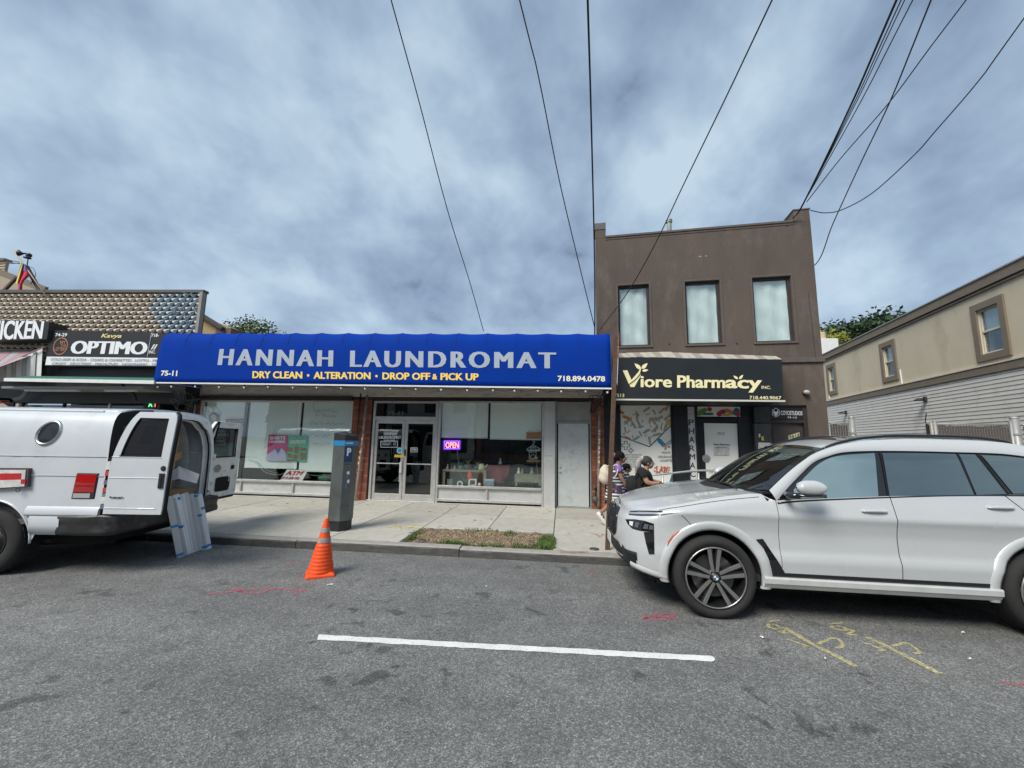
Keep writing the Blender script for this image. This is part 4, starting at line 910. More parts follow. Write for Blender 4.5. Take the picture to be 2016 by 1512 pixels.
for s, q in (('MAJOR', (1303,889,1320,894)),('INSURANCES', (1296,897,1328,902)),('ACCEPTED', (1299,904.5,1326,909))): bletter(s, [(q[0],q[1]),(q[2],q[1]),(q[2],q[3]),(q[0],q[3])], M_lg, pw, .036, .03)
for i, s in enumerate(('SPECIALTY PRODUCTS','ORGANIC VITAMINS','BLISTER PACKAGING','SPECIALTY DRUGS','COMPOUNDED COMPLIANT','SHOTS & TEST KITS')): bletter(s, [(1223,894+i*4.6),(1263 if i % 2 == 0 else 1258,894+i*4.6),(1263 if i % 2 == 0 else 1258,897+i*4.6),(1223,897+i*4.6)], M_lg, pw, .036, .01)
random.seed(8); b = MB()
for i in range(20): x, y = random.uniform(1286,1318), random.uniform(918,932); c = at(x,y,BY+.035,BA,BX); b.add([c+V((0,0,.02))*random.uniform(.5,1.5), c+ux5*.03, c-V((0,0,.02)), c-ux5*.025], [(0,1,2,3)])
b.build('print_specks', pill_cols[2], pw, norm=False)
bletter('LAB', [(1292,920),(1314,920),(1314,930),(1292,930)], mat('letter_brick', (.50,.12,.07), .6), pw, .034, .03)
bpoly('print_triangle', [(1322,935),(1329,935),(1329,962),(1314,962)], mat('print_teal', (.04,.14,.13), .6), pw, .035); bpoly('print_blue', [(1310,950),(1326,948),(1328,960),(1308,962)], mat('print_sky', (.35,.55,.62), .6), pw, .033)
# black column and PHARMACY strip
b = MB(); bbox(b, 1.66, 1.98, -.02, .30, 0, 2.62); b.build('black_column', M_black, bb, bevel=.01)
M_strip = mat('strip_grey', (.68,.69,.68), .5, var=.04)
ps = bplate('pharmacy_strip', [(1353,801),(1371,801),(1375,975),(1358,975)], M_strip, bb, .03, .02)
for i, s in enumerate('PHARMACY'):
    y = 826+i*(946-826)/7*.985; x = 1355.5+i*.55; bletter(s, [(x,y),(x+10.5,y),(x+10.5,y+11.5),(x,y+11.5)], M_lk, ps, .03, .01)
c_ = at(1359,811,BY+.025,BA,BX); MB().lathe([(.06,0),(.068,0),(.068,.001)], c_, 'Y', 20).build('round_logo', M_lg, ps)
# pharmacy door, set back
b = MB(); bbox(b, 2.14, 2.19, -.01, .45, 0, 2.62); bbox(b, 3.10, 3.56, .10, .45, 0, 2.62); bbox(b, 2.19, 3.10, .12, .30, 2.26, 2.32); bbox(b, 2.19, 3.10, .28, .30, 2.32, 2.62); b.build('door_surround', M_black, bb)
tp = bplate('transom_print', [(1373,800.5),(1457,801),(1457,820.5),(1373,820)], M_film, bb, .10, .01)
for x, y, l_, w_, a, m in ((1382,811,.16,.10,.6,'pill_green'),(1397,806,.01,.10,0,'pill_crimson'),(1393,815,.20,.06,0,'pill_teal'),(1420,813,.10,.12,.5,'pill_crimson'),(1437,811,.14,.09,-.5,'pill_orange'),(1430,817,.16,.05,0,'pill_lime'),(1450,811,.06,.13,1.4,'pill_teal'),(1453,816,.04,.08,1.4,'pill_crimson')):
    mm = {'pill_green': (.16,.30,.06), 'pill_crimson': (.50,.03,.10), 'pill_teal': (.03,.18,.22), 'pill_orange': (.6,.22,.07), 'pill_lime': (.40,.45,.10)}[m]; pill(x, y, l_, w_, a, mat(m, mm, .5), .093-random.random()*.003, par=tp)
b = MB(); 
pd_ = thing('pharmacy_door', 'white pharmacy door numbered 7513 in a black frame', 'door', at(1420,975,BY+.2,BA,BX), radians(BA))
q_ = [(1374,823),(1462,823),(1468,985),(1378,985)]
bplate('door_frame', q_, M_black, pd_, .16, .04)
bplate('door_panel', [(1386,833),(1451,834),(1456,950),(1391,950)], M_film, pd_, .15, .008); bplate('lower_panel', [(1391,952),(1456,952),(1457,985),(1393,985)], mat('film_lilac', (.66,.68,.80), .5), pd_, .15, .008)
bletter('7513', [(1412,851),(1426,851),(1426,856),(1412,856)], M_lg, pd_, .15, .02)
bletter('Viore Pharmacy', [(1404,873),(1437,874),(1437,878),(1404,878)], M_lk, pd_, .15, .02); bletter('BUSINESS HOURS', [(1409,879),(1430,879),(1430,881),(1409,881)], M_lg, pd_, .15, .0)
for i in range(7): bletter(('MON 9-7  9-7','TUE 9-7  9-7','WED 9-7  9-7','THU 9-7  9-7','FRI 9-7  9-7','SAT 10-4 10-4','SUN CLOSED')[i], [(1408,882.3+i*2),(1433,882.3+i*2),(1433,883.9+i*2),(1408,883.9+i*2)], M_lg, pd_, .15, .0)
blineset('hours_box', [(1406,881.5,1435,881.5),(1406,897,1435,897),(1406,881.5,1406,897),(1435,881.5,1435,897)], .006, M_lk, pd_, .146)
bletter('WE WELCOME ALL', [(1396,928),(1440,928),(1440,933),(1396,933)], MATS['letter_grey'], pd_, .15, .0)
c_ = at(1391,903,BY+.13,BA,BX); MB().lathe([(0,-.02),(.035,-.02),(.04,-.005),(.085,0),(.095,.01),(.095,.03)], c_, 'Y', 24).build('door_handle_plate', mat('plate_grey', (.42,.43,.43), .35, .5), pd_, smooth=False)
bletter('MC VISA', [(1401,938),(1415,938),(1415,942),(1401,942)], MATS['letter_grey'], pd_, .15, .02)
# right hand panels: meter box, notices
b = MB(); bbox(b, 3.40, 3.72, -.04, .04, 2.22, 2.58); tag(b.build('meter_box', mat('box_charcoal', (.035,.037,.04), .5, .2, var=.2, vs=9), bevel=.012), 'black wall box under the right end of the pharmacy sign', 'wall box')
b = MB(); bbox(b, 3.40, 3.735, -.012, .10, 0, 2.20); b.build('grey_panel', mat('panel_charcoal', (.06,.064,.066), .6, var=.3, vs=4, stretch=(4,1,.6)), bb)
tag(bplate('notice_paper', [(1493,871),(1518,872),(1518,893),(1493,892)], mat('notice_white', (.66,.62,.62), .7, var=.2, vs=9), None, -.03, .006), 'white paper notice taped beside the brown steel door, above the white car roof', 'notice'); tag(bplate('yellow_notice', [(1499,859),(1503.5,859),(1504,867),(1499,867)], mat('notice_yellow', (.65,.62,.05), .6), None, -.03, .006), 'small yellow tag on the charcoal panel left of the brown steel door', 'notice')
tag(bplate('white_tag', [(1493.5,854),(1497,854),(1497,861),(1494,861)], M_white, None, -.03, .006), 'small white tag left of the yellow tag on the charcoal panel', 'notice')
b = MB(); bbox(b, 3.42, 3.55, -.10, -.013, 1.50, 1.62); tag(b.build('letter_box', M_dark, bevel=.01), 'small black box under the taped paper notice', 'wall box')
# brown steel door with studio sign over it
b = MB(); bbox(b, 3.735, 3.78, .05, .2, 0, 2.62); bbox(b, 4.44, 4.50, .05, .2, 0, 2.62); bbox(b, 3.78, 4.44, .05, .2, 2.22, 2.29); bbox(b, 3.78, 4.44, .05, .2, 2.585, 2.62); b.build('steel_door_frame', M_bdark, bb, bevel=.004)
b = MB(); bbox(b, 3.78, 4.44, .12, .16, SZ, 2.22); sd_ = b.build('steel_door', mat('brown_steel', (.060,.048,.044), .6, var=.12, vs=4, dirt=(.10,.08,.075,.5), ds=4), bb)
b = MB(); bbox(b, 3.82, 4.40, .113, .12, SZ+.05, 2.10); b.build('door_skin', MATS['brown_steel'], sd_, bevel=.004)
b = MB(); bbox(b, 3.93, 4.05, .09, .113, 1.40, 1.80); b.build('lock_guard', M_dark, sd_, bevel=.004)
bplate('number_plate', [(1552,857.5),(1574,851),(1574.5,858.5),(1552.5,865.5)], mat('plate_yellow', (.66,.62,.38), .5), sd_, .10, .006); bletter('7513', [(1554,858.5),(1573,853),(1573,857.8),(1554,864)], M_lk, sd_, .096, .02, space=1.3)
ss = thing('studio_sign', 'black and white COYOSTUDIOS sign over the brown steel door', 'sign', B(4.1,.06,2.4), radians(BA))
b = MB(); bbox(b, 3.78, 4.44, .06, .08, 2.30, 2.58); b.build('board', mat('sign_black', (.018,.018,.020), .4), ss)
bletter('COYOSTUDIOS', [(1537,808.5),(1579.5,809.8),(1579.5,817.8),(1537,817)], M_lw, ss, .06, .012); bletter('75-13', [(1550.5,820),(1568,820.5),(1568,824),(1550.5,823.5)], M_lw, ss, .06, .03, space=1.4); bletter('TM', [(1580.5,809.5),(1582.3,809.5),(1582.3,810.5),(1580.5,810.5)], M_lw, ss, .06)
hx = [(1527.5+8*sin(a*pi/3), 812.2-8.8*cos(a*pi/3)) for a in range(6)]
blineset('hexagon_logo', [(*hx[i], *hx[(i+1) % 6]) for i in range(6)], .010, M_lw, ss, .054)
fx = [(1523,807),(1526,810.5),(1529,810.5),(1532,807),(1532.5,813),(1530,817),(1527.5,820),(1525,817),(1522.5,813)]
bpoly('fox_head_logo', fx, M_lw, ss, .052)
# dome lamp
c_ = at(1588,773,BY-.08,BA,BX); t_ = thing('dome_lamp', 'small grey dome lamp on the brown wall above the studio sign', 'lamp', c_, radians(BA))
MB().lathe([(.05,.08),(.055,.03),(.05,.0)], c_, 'Y', 16).build('base', M_dark, t_, smooth=True); MB().ball(c_+V((0,0,.01)), .065, 16, 10, (1,1,.8)).build('dome', mat('dome_grey', (.45,.44,.46), .3), t_, smooth=True)
# ------------------------------------------------------------------ pharmacy sign box
SA = -3.6; SYY = 9.2
sg = thing('pharmacy_sign', 'big black sign box with gold Viore Pharmacy Inc. lettering', 'sign', at(1375,790,SYY,SA,1.0), radians(SA))
uxs = V((cos(radians(SA)), sin(radians(SA)), 0)); uns = V((-uxs.y, uxs.x, 0)); SO = V((1.0, SYY, 0))
def S_(l_, d, z): return SO+uxs*l_+uns*d+V((0,0,z))
def sl_(px, py): p = at(px, py, SYY, SA, 1.0); return (p-SO).dot(uxs), p.z
ltl, ltr, lbr, lbl = sl_(1216,704), sl_(1539,708), sl_(1542,788), sl_(1210,785)
b = MB(); P_ = [S_(lbl[0],0,lbl[1]),S_(lbr[0],0,lbr[1]),S_(ltr[0],0,ltr[1]),S_(ltl[0],0,ltl[1])]; Q_ = [p+uns*.78 for p in P_]
b.add(P_+Q_, [(0,1,2,3),(7,6,5,4),(2,6,7,3),(0,3,7,4),(1,5,6,2)]); b.build('sign_face', mat('sign_face_black', (.012,.016,.020), .45, var=.1, vs=2), sg)
b = MB(); b.add([P_[0]-V((0,0,.035))-uns*.02, P_[1]-V((0,0,.035))-uns*.02+uxs*.03, P_[1]-uns*.02+uxs*.03, P_[0]-uns*.02, P_[0]-V((0,0,.035))+uns*.04, P_[1]-V((0,0,.035))+uns*.04+uxs*.03, P_[1]+uns*.04+uxs*.03, P_[0]+uns*.04],[(0,1,2,3),(7,6,5,4),(2,6,7,3),(0,3,7,4),(1,5,6,2),(0,4,5,1)]); b.build('bottom_rail', M_cream if False else mat('rail_cream', (.62,.60,.54), .5), sg)
b = MB(); b.add([P_[0]+V((0,0,.012))+uns*.04,P_[1]+V((0,0,.012))+uns*.04,Q_[1]-V((0,0,.05)),Q_[0]-V((0,0,.05))],[(3,2,1,0)]); b.build('underside', M_black, sg, solid=.01)
M_gold = mat('letter_gold_pale', (.90,.82,.48), .35, var=.04, vs=3)
def sletter(s, q, bold=.03, m=M_gold, **k):
    P = [at(x, y, SYY, SA, 1.0) for x, y in q]; return text_mb(s, quadfn(P[3], P[2], P[1], P[0], .006), bold, **k).build('lettering', m, sg, norm=False)
sletter('iore', [(1261,740.5),(1323,741.5),(1323,763),(1261,762.5)], .018, fat=.014)
sletter('Pharm', [(1333,739),(1428,741),(1428,764.5),(1333,763.5)], .018, fat=.014); sletter('acy', [(1428,747.5),(1500,748.5),(1500,773.5),(1428,771.5)], .018, fat=.014)
sletter('INC.', [(1499,759.5),(1517.5,760),(1517.5,766),(1499,765.5)], .01)
sletter('7513', [(1209.5,775),(1229,775.5),(1229,782),(1209.5,781.5)], .012); sletter('718.440.9067', [(1475.5,779.5),(1538,780),(1538,786.5),(1475.5,786)], .012)
def spoly(px, name='leaf_logo', m=M_gold, off=.006):
    P = [at(x, y, SYY, SA, 1.0)-uns*off for x, y in px]; return MB().add(P, [tuple(range(len(P)))]).build(name, m, sg, norm=False, solid=.002)
spoly([(1226,729.5),(1235,729),(1243,748),(1251,739),(1257,732),(1261,724),(1262.5,731),(1261,741),(1256,749),(1249,762),(1241.5,762),(1238,756)], 'letter_v_logo')
def leaf(bx, by, tx, ty, wd):
    n = 8; dx, dy = tx-bx, ty-by; L_ = hypot(dx, dy); nx, ny = -dy/L_, dx/L_; a = [(bx+dx*k/n+nx*wd*sin(pi*(k/n)**.8), by+dy*k/n+ny*wd*sin(pi*(k/n)**.8)) for k in range(n+1)]; c = [(bx+dx*k/n-nx*wd*sin(pi*(k/n)**.8), by+dy*k/n-ny*wd*sin(pi*(k/n)**.8)) for k in range(n-1, 0, -1)]; return a+c
spoly(leaf(1262,727,1249,715.5,3.6)); spoly(leaf(1263,726,1275,715,3.6)); spoly(leaf(1264,730,1276.5,728.5,2.6)); spoly(leaf(1453,746.5,1443.5,739.5,2.3)); spoly(leaf(1455,746.5,1463,738,2.6))
b = MB(); b.tube(crv([at(x,y,SYY,SA,1.0)-uns*.012 for x,y in ((1238,757),(1250,748),(1259,738),(1263,727))], 5), .010, 6); b.build('vine_stroke', mat('sign_line_black', (.012,.016,.02), .5), sg)
# rolled beige awning cloth above the sign
M_roll = mat('old_canvas', (.46,.42,.36), .85, var=.22, vs=3, stretch=(3,3,1), dirt=(.22,.18,.14,.8), ds=5)
ra = thing('rolled_canopy', 'faded beige canopy roof edge sloping above the black pharmacy sign', 'canopy', at(1400,702,9.6,SA,1.0), radians(SA))
pan = MB(); f0 = [(1217,704,1216,697),(1540,709,1598,703)]
n_ = 24
for i in range(n_):
    t0, t1 = i/n_+.0008, (i+1)/n_-.0008
    q = []
    for t in (t0, t1):
        a = S_(ltl[0]+(ltr[0]-ltl[0])*t, .0, ltl[1]+(ltr[1]-ltl[1])*t+.01); c = B(.30+(3.95-.30)*t, -.01, 3.92-.16*max(0,t-.35)/.65); q += [a, c]
    q[0].z += .004*(i % 2); q[2].z += .004*(i % 2)
    MB().add([q[0], q[2], q[3], q[1]], [(0,1,2,3)]).build('canopy_panel', M_roll if i % 3 else mat('old_canvas_dark', (.30,.26,.22), .85, var=.25, vs=4), ra, solid=.012)
# ------------------------------------------------------------------ steel handrail of the ramp
M_rail = mat('galvanised', (.48,.49,.48), .4, .6, var=.1, vs=8)
hr = thing('handrail', 'galvanised handrail along the ramp before the pharmacy door', 'handrail', at(1375,1000,8.9))
b = MB(); b.tube(crv([at(1285,935,8.9), at(1310,933,8.9), at(1375,926.5,8.9), at(1440,927,8.9), at(1560,928,8.9)], 6), .021, 8); b.build('top_rail', M_rail, hr, smooth=True)
b = MB(); b.tube([at(1300,963,8.9), at(1375,955.5,8.9), at(1400,955,8.9), at(1560,955,8.9)], .018, 8); b.build('lower_rail', M_rail, hr, smooth=True)
for px in (1304, 1375, 1470): 
    p = at(px, 931, 8.9); MB().tube([p, V((p.x, p.y, SZ))], .019, 8).build('post', M_rail, hr, smooth=True)
MB().box(1.9, 5.2, 8.95, 9.72, SZ, .36).build('ramp', mat('ramp_concrete', (.30,.29,.27), .9, var=.2, vs=4), None, kind='structure', bevel=.01)
# ================================================================== BEIGE BUILDING on the right, its side wall running back
GA = 79.3; GX, GY = 11.83, 11.42
def atg(px, py): return at(px, py, GY, GA, GX)
gu = V((cos(radians(GA)), sin(radians(GA)), 0)); gn = V((gu.y, -gu.x, 0))   # gn points into the building
GO = V((GX, GY, 0))
def Gp(u, d, z): return GO+gu*u+gn*d+V((0,0,z))
def gbox(mb, u0, u1, d0, d1, z0, z1):
    return mb.add([Gp(u0,d0,z0),Gp(u1,d0,z0),Gp(u1,d1,z0),Gp(u0,d1,z0),Gp(u0,d0,z1),Gp(u1,d0,z1),Gp(u1,d1,z1),Gp(u0,d1,z1)],[(0,3,2,1),(4,5,6,7),(0,1,5,4),(1,2,6,5),(2,3,7,6),(3,0,4,7)])
def gl_(px, py): p = atg(px, py); return (p-GO).dot(gu), p.z
zb = gl_(2016,703)[1]; zb2 = gl_(2016,722)[1]; zr = gl_(2016,508)[1]; zc = gl_(2016,532)[1]
M_beige = mat('beige_stucco', (.60,.525,.39), .9, var=.08, vs=1.1, bump=.4, bs=60, dirt=(.36,.31,.23,.7), ds=.9, stretch=(1,1,.45))
M_gtrim = mat('taupe_trim', (.20,.165,.125), .85, var=.12, vs=4, bump=.2, bs=40)
M_side = mat('vinyl_siding', (.64,.62,.575), .6, var=.05, vs=2, rand=.05, dirt=(.36,.35,.32,.6), ds=3)
bg_ = thing('beige_building', 'long beige stucco building with taupe trim above pale lap siding, right of the brown building', 'building', Gp(5,2,0), radians(GA))
U0, U1 = -5.5, 15.5
def guess(q):   # window rectangle from four corners
    a = [gl_(*p) for p in q]; return (min(a[0][0],a[3][0])+max(a[0][0],a[3][0]))/2, (a[1][0]+a[2][0])/2, (a[2][1]+a[3][1])/2, (a[0][1]+a[1][1])/2
gw = [guess(q) for q in ([(1925,611),(1968,597),(1979,690),(1934,697)], [(1738,685),(1757,679),(1764,739),(1744,743)], [(1631,726),(1642,722),(1646,768),(1635,771)])]
gw = [(min(a,b_), max(a,b_), c, d) for a, b_, c, d in gw]
wall_holes(lambda x, d, z: Gp(x, d, z), U0, U1, zb2, zr-.02, gw, .3).build('upper_wall', M_beige, bg_)
b = MB(); gbox(b, U0, U1, .03, .3, 0, zb2); gbox(b, U0, U0+.3, .3, 9, 0, zr-.3); gbox(b, U1-.3, U1, .3, 9, 0, zr-.3); gbox(b, U0, U1, 8.7, 9, 0, zr-.3); b.build('lower_wall', M_side, bg_)
b = MB(); gbox(b, U0, U1, .3, 9, zr-.35, zr-.25); b.build('roof', M_roof, bg_)
b = MB(); gbox(b, U0-.05, U1, -.10, .34, zc+.0, zr-.03); gbox(b, U0-.05, U1, -.06, .0, zc-.09, zc-.035); b.build('cornice', M_gtrim, bg_)
b = MB(); gbox(b, U0-.08, U1, -.13, .4, zr-.03, zr+.01); b.build('coping_flashing', mat('flashing', (.33,.32,.29), .5, .3, var=.1), bg_)
b = MB(); gbox(b, U0, U1, -.05, .0, zb2, zb-.02); b.build('belt_band', M_gtrim, bg_)
b = MB(); gbox(b, U0, U1, -.07, .0, zb-.02, zb+.02); b.build('band_flashing', mat('cream_edge', (.62,.58,.48), .6), bg_)
M_sash = mat('sash_cream', (.60,.56,.46), .6); M_wgl = glass('house_glass', (.75,.80,.82), .14)
M_curt = mat('curtain_white', (.85,.86,.86), .8, var=.12, vs=9)
for (x0, x1, z0, z1) in gw:
    b = MB(); t_w = .20; gbox(b, x0-t_w, x0, -.05, .0, z0-t_w, z1+t_w); gbox(b, x1, x1+t_w, -.05, .0, z0-t_w, z1+t_w); gbox(b, x0, x1, -.05, .0, z1, z1+t_w); gbox(b, x0, x1, -.05, .0, z0-t_w, z0)
    wf = b.build('window_surround', M_gtrim, bg_, bevel=.008)
    b = MB(); zm = (z0+z1)/2; gbox(b, x0, x0+.05, .03, .09, z0, z1); gbox(b, x1-.05, x1, .03, .09, z0, z1); gbox(b, x0+.05, x1-.05, .03, .09, z1-.05, z1); gbox(b, x0+.05, x1-.05, .03, .09, z0, z0+.05); gbox(b, x0+.05, x1-.05, .02, .08, zm-.03, zm+.03)
    b.build('sash', M_sash, wf, bevel=.004)
    b = MB(); gbox(b, x0+.05, x1-.05, .06, .065, z0+.05, z1-.05); b.build('pane', M_wgl, wf)
    b = MB(); gbox(b, x0+.05, x1-.05, .10, .105, zm+.03, z1-.05); b.build('curtain', M_curt, wf)
    b = MB(); gbox(b, x0-.02, x1+.02, .34, .36, z0-.02, z1+.02); b.build('room_dark', M_int, wf)
# clapboards: every board its own piece
z = .35
prev = None
while z < zb2-.02:
    h = min(.118, zb2-z); b = MB()
    b.add([Gp(U0,-.016,z),Gp(U1,-.016,z),Gp(U1,-.002,z+h),Gp(U0,-.002,z+h),Gp(U0,.03,z),Gp(U1,.03,z),Gp(U1,.03,z+h),Gp(U0,.03,z+h)],[(0,1,2,3),(4,7,6,5),(0,4,5,1),(3,2,6,7),(0,3,7,4),(1,5,6,2)])
    b.build('siding_board', M_side, bg_); z += .118
# things fixed to that wall
def wall_lamp(px, py, s, lab):
    c = atg(px, py)-gn*.03; t = thing('wall_lamp', lab, 'lamp', c); M_ = mat('lamp_rust', (.055,.045,.042), .6, .4, var=.3, vs=10)
    MB().obox(c, gu, gn, (0,0,1), .07*s, .04, .09*s).build('box', M_, t, bevel=.01); MB().lathe([(.03,.02),(.10*s,-.03),(.15*s,-.07),(.14*s,-.07),(.02,.0)], c-gn*.20*s+V((0,0,.02)), n=14).build('shade', M_, t, smooth=True)
    MB().tube([c+V((0,0,.02)), c-gn*.2*s+V((0,0,.03))], .018, 6).build('arm', M_, t)
wall_lamp(1824,786,1.0,'rusty wall lamp on the pale siding, nearer one above the brown-slatted fence'); wall_lamp(1667,812,1.0,'rusty wall lamp on the pale siding close to the brown building')
def rod(p0, p1, r, lab, name, m): tag(MB().tube([p0, p1], r, 6).build(name, m), lab, 'pipe')
rod(atg(1774,728)-gn*.03, atg(1778,756)-gn*.03, .025, 'short white pipe stub on the stucco right of the middle small window', 'pipe_stub', M_white); rod(atg(1634,777)-gn*.03, atg(1635,785)-gn*.03, .03, 'short white pipe stub under the farthest window of the beige wall', 'pipe_stub', M_white)
b = MB(); b.tube([atg(1825,832)-gn*.05, atg(1842,813)-gn*.25], .015, 5); tag(b.build('bracket_rod', MATS['lamp_rust']), 'thin rusty rod slanting up from the barred ground floor window', 'rod')
sw = gl_(1825,832); a0 = gl_(1840,868)
b = MB(); gbox(b, min(sw[0],a0[0]), max(sw[0],a0[0]), -.05, .02, .9, sw[1]); wf = b.build('barred_window_frame', M_sash, bg_)
b = MB(); gbox(b, min(sw[0],a0[0])+.08, max(sw[0],a0[0])-.08, -.06, -.05, 1.0, sw[1]-.08); b.build('pane', mat('dull_glass', (.04,.05,.055), .2), wf)
for i in range(5):
    x = min(sw[0],a0[0])+.1+i*(abs(a0[0]-sw[0])-.2)/4; MB().tube([Gp(x,-.09,1.0), Gp(x,-.09,sw[1]-.05)], .012, 5).build('window_bar', MATS['lamp_rust'], wf)
# white chimney on the far roof corner
c = atg(1631,668); cc = V((15.2, 24.5, 0)); d = ray(1631,690); cc = EYE+d*(26/d.y)
b = MB().box(cc.x-.55, cc.x+.6, 26, 27.2, 3, cc.z+.75); ch = thing('chimney', 'white painted chimney beyond the far end of the beige building', 'chimney', (cc.x, 26.6, 3)); b.build('stack', M_white, ch, bevel=.03)
MB().lathe([(.0,0),(.22,0),(.2,.45),(.15,.5)], (cc.x, 26.5, cc.z+.75), n=12).build('clay_pot', mat('clay_buff', (.50,.40,.24), .8), ch)
# ------------------------------------------------------------------ chain-link fences with brown privacy strips
M_wire = mat('fence_wire', (.34,.34,.33), .45, .7); M_slat = mat('privacy_slat', (.085,.050,.042), .7, var=.2, vs=6, stretch=(8,8,1)); M_postg = mat('fence_post_grey', (.33,.335,.33), .5, .4, var=.15, vs=7)
def fence(p0, p1, zt, lab, posts=(0,1), pr=.035):
    p0, p1 = V(p0), V(p1); L_ = (p1-p0).length; u = (p1-p0).normalized(); n = V((-u.y, u.x, 0)); t = thing('chainlink_fence', lab, 'fence', p0)
    b = MB(); b.tube([p0+V((0,0,zt-.02)), p1+V((0,0,zt-.02))], .02, 8); b.build('top_rail', M_postg, t, smooth=True)
    b = MB(); s = .058; z0 = SZ+.05; h = zt-z0-.0; k = -h
    while k < L_:
        for sg_ in (1, -1):
            a0_, a1_ = (k, k+h) if sg_ == 1 else (k+h, k); za, zb_ = z0, zt
            xa, xb = a0_, a1_
            if min(xa, xb) < 0 or max(xa, xb) > L_:
                f_ = lambda x: za+(zb_-za)*(x-xa)/(xb-xa)
                lo, hi = max(0, min(xa, xb)), min(L_, max(xa, xb))
                if hi <= lo: continue
                q0, q1 = (lo, f_(lo)), (hi, f_(hi))
            else: q0, q1 = (xa, za), (xb, zb_)
            A_, C_ = p0+u*q0[0]+V((0,0,q0[1])), p0+u*q1[0]+V((0,0,q1[1])); dd = (C_-A_).normalized(); sd_ = dd.cross(n)*.0035
            o_ = n*(-.012 if sg_ == 1 else -.017); b.add([A_-sd_+o_, C_-sd_+o_, C_+sd_+o_, A_+sd_+o_], [(0,1,2,3)])
        k += s
    o = b.build('wire_mesh', M_wire, t, norm=False); o['kind'] = 'stuff'
    b = MB(); x = .03
    while x < L_-.03:
        c_ = p0+u*x; b.obox(c_+V((0,0,(z0+zt-.05)/2+random.uniform(-.01,.01))), u, n, (0,0,1), .021, .003, (zt-.05-z0)/2); x += .052
    o = b.build('privacy_slats', M_slat, t); o['kind'] = 'stuff'
    for f_ in posts:
        q = p0+u*L_*f_; MB().tube([V((q.x,q.y,SZ)), V((q.x,q.y,zt+.03))], pr, 10).build('post', M_postg, t, smooth=True); MB().ball((q.x,q.y,zt+.03), pr*1.15, 10, 6, (1,1,.6)).build('post_cap', M_postg, t, smooth=True)
    return t
FYY = 9.9
fa = at(1634,830,FYY); fb = at(1673,830,FYY); fence((5.95,FYY,0), (fb.x,FYY,0), 2.24, 'short chain-link fence with brown strips between the brown building and the driveway', (1,))
fc_ = at(1840,831,FYY); fd = at(1989,830,FYY); fence((fc_.x,FYY,0), (fd.x,FYY,0), 2.25, 'long chain-link gate with brown privacy strips before the pale siding')
fe = at(2012,832,FYY); fence((fe.x,FYY,0), (fe.x+3.0,FYY,0), 2.25, 'chain-link fence piece with brown strips at the far right edge of the picture', (1,))
def bigpost(px, r, zt, lab):
    q = at(px, 840, FYY-.02); t = thing('fence_post', lab, 'post', (q.x, q.y, SZ)); MB().tube([V((q.x,q.y,SZ)), V((q.x,q.y,zt))], r, 14).build('post', M_postg, t, smooth=True); MB().lathe([(r+.005,-.02),(r+.008,.0),(r*.6,.03),(0,.035)], (q.x,q.y,zt), n=14).build('cap', M_postg, t, smooth=True)
    for zz_ in (zt-.35, zt-.75): MB().lathe([(r+.01,-.02),(r+.012,.02)], (q.x,q.y,zz_), n=14).build('hinge_band', M_rail, t)
bigpost(1678, .055, 2.36, 'thick grey gate post at the brown-slatted fence beside the brown building'); bigpost(1999, .07, 2.38, 'thick grey gate post near the right edge, between two fence sections')
# dry leaf caught in the near fence
# ================================================================== SHOP BUILDING ON THE LEFT
OY = 9.9
op = thing('left_shop_building', 'low shop building faced with tan pyramid blocks, left of the laundromat', 'shop building', (-16, OY, SZ))
M_blk = mat('tan_block', (.64,.565,.47), .85, var=.12, vs=9, rand=.12, dirt=(.20,.17,.14,.5), ds=6); M_blkb = mat('blue_painted_block', (.47,.55,.59), .8, var=.15, vs=6, rand=.10, dirt=(.20,.25,.30,.6), ds=7)
tl, tr, br_, bl0 = [at(x, y, OY) for x, y in ((0,579),(400,576),(388,660),(0,735))]
WX0, WX1 = -19.5, -10.03; 
def topz(x): return 5.88+(5.70-5.88)*(x+16.96)/6.9
MB().add([(WX0,OY+.05,3.55),(WX1,OY+.05,3.55),(WX1,OY+.05,topz(WX1)),(WX0,OY+.05,topz(WX0)),(WX0,OY+.1,3.55),(WX1,OY+.1,3.55),(WX1,OY+.1,topz(WX1)),(WX0,OY+.1,topz(WX0))],[(0,1,2,3),(4,7,6,5),(0,4,5,1),(3,2,6,7),(0,3,7,4),(1,5,6,2)]).build('parapet_wall', mat('block_backing', (.05,.042,.035), .95, var=.2), op)
MB().box(WX0, WX1, OY+.02, 16, 3.4, 3.55).build('roof', M_roof, op)
b = MB(); b.box(WX0, WX1, 14, 14.2, 0, 3.4); b.box(WX1-.35, WX1-.1, OY+.2, 14, 0, 4.2); b.build('back_wall', M_int, op)
b = MB(); b.add([(WX0,OY-.06,topz(WX0)),(WX1+.03,OY-.06,topz(WX1)),(WX1+.03,OY+.12,topz(WX1)),(WX0,OY+.12,topz(WX0)),(WX0,OY-.06,topz(WX0)+.10),(WX1+.03,OY-.06,topz(WX1)+.075),(WX1+.03,OY+.12,topz(WX1)+.075),(WX0,OY+.12,topz(WX0)+.10)],[(0,1,5,4),(4,5,6,7),(0,3,2,1),(2,3,7,6),(1,2,6,5)]); b.build('coping', mat('coping_dark', (.11,.105,.10), .6, .2, var=.2), op)
b = MB(); b.box(WX1-.07, WX1+.02, OY-.07, OY+.05, 4.2, topz(WX1)); b.build('end_trim', mat('end_trim_tan', (.30,.27,.22), .8, var=.15, vs=5), op)
bw, bh = .232, .131
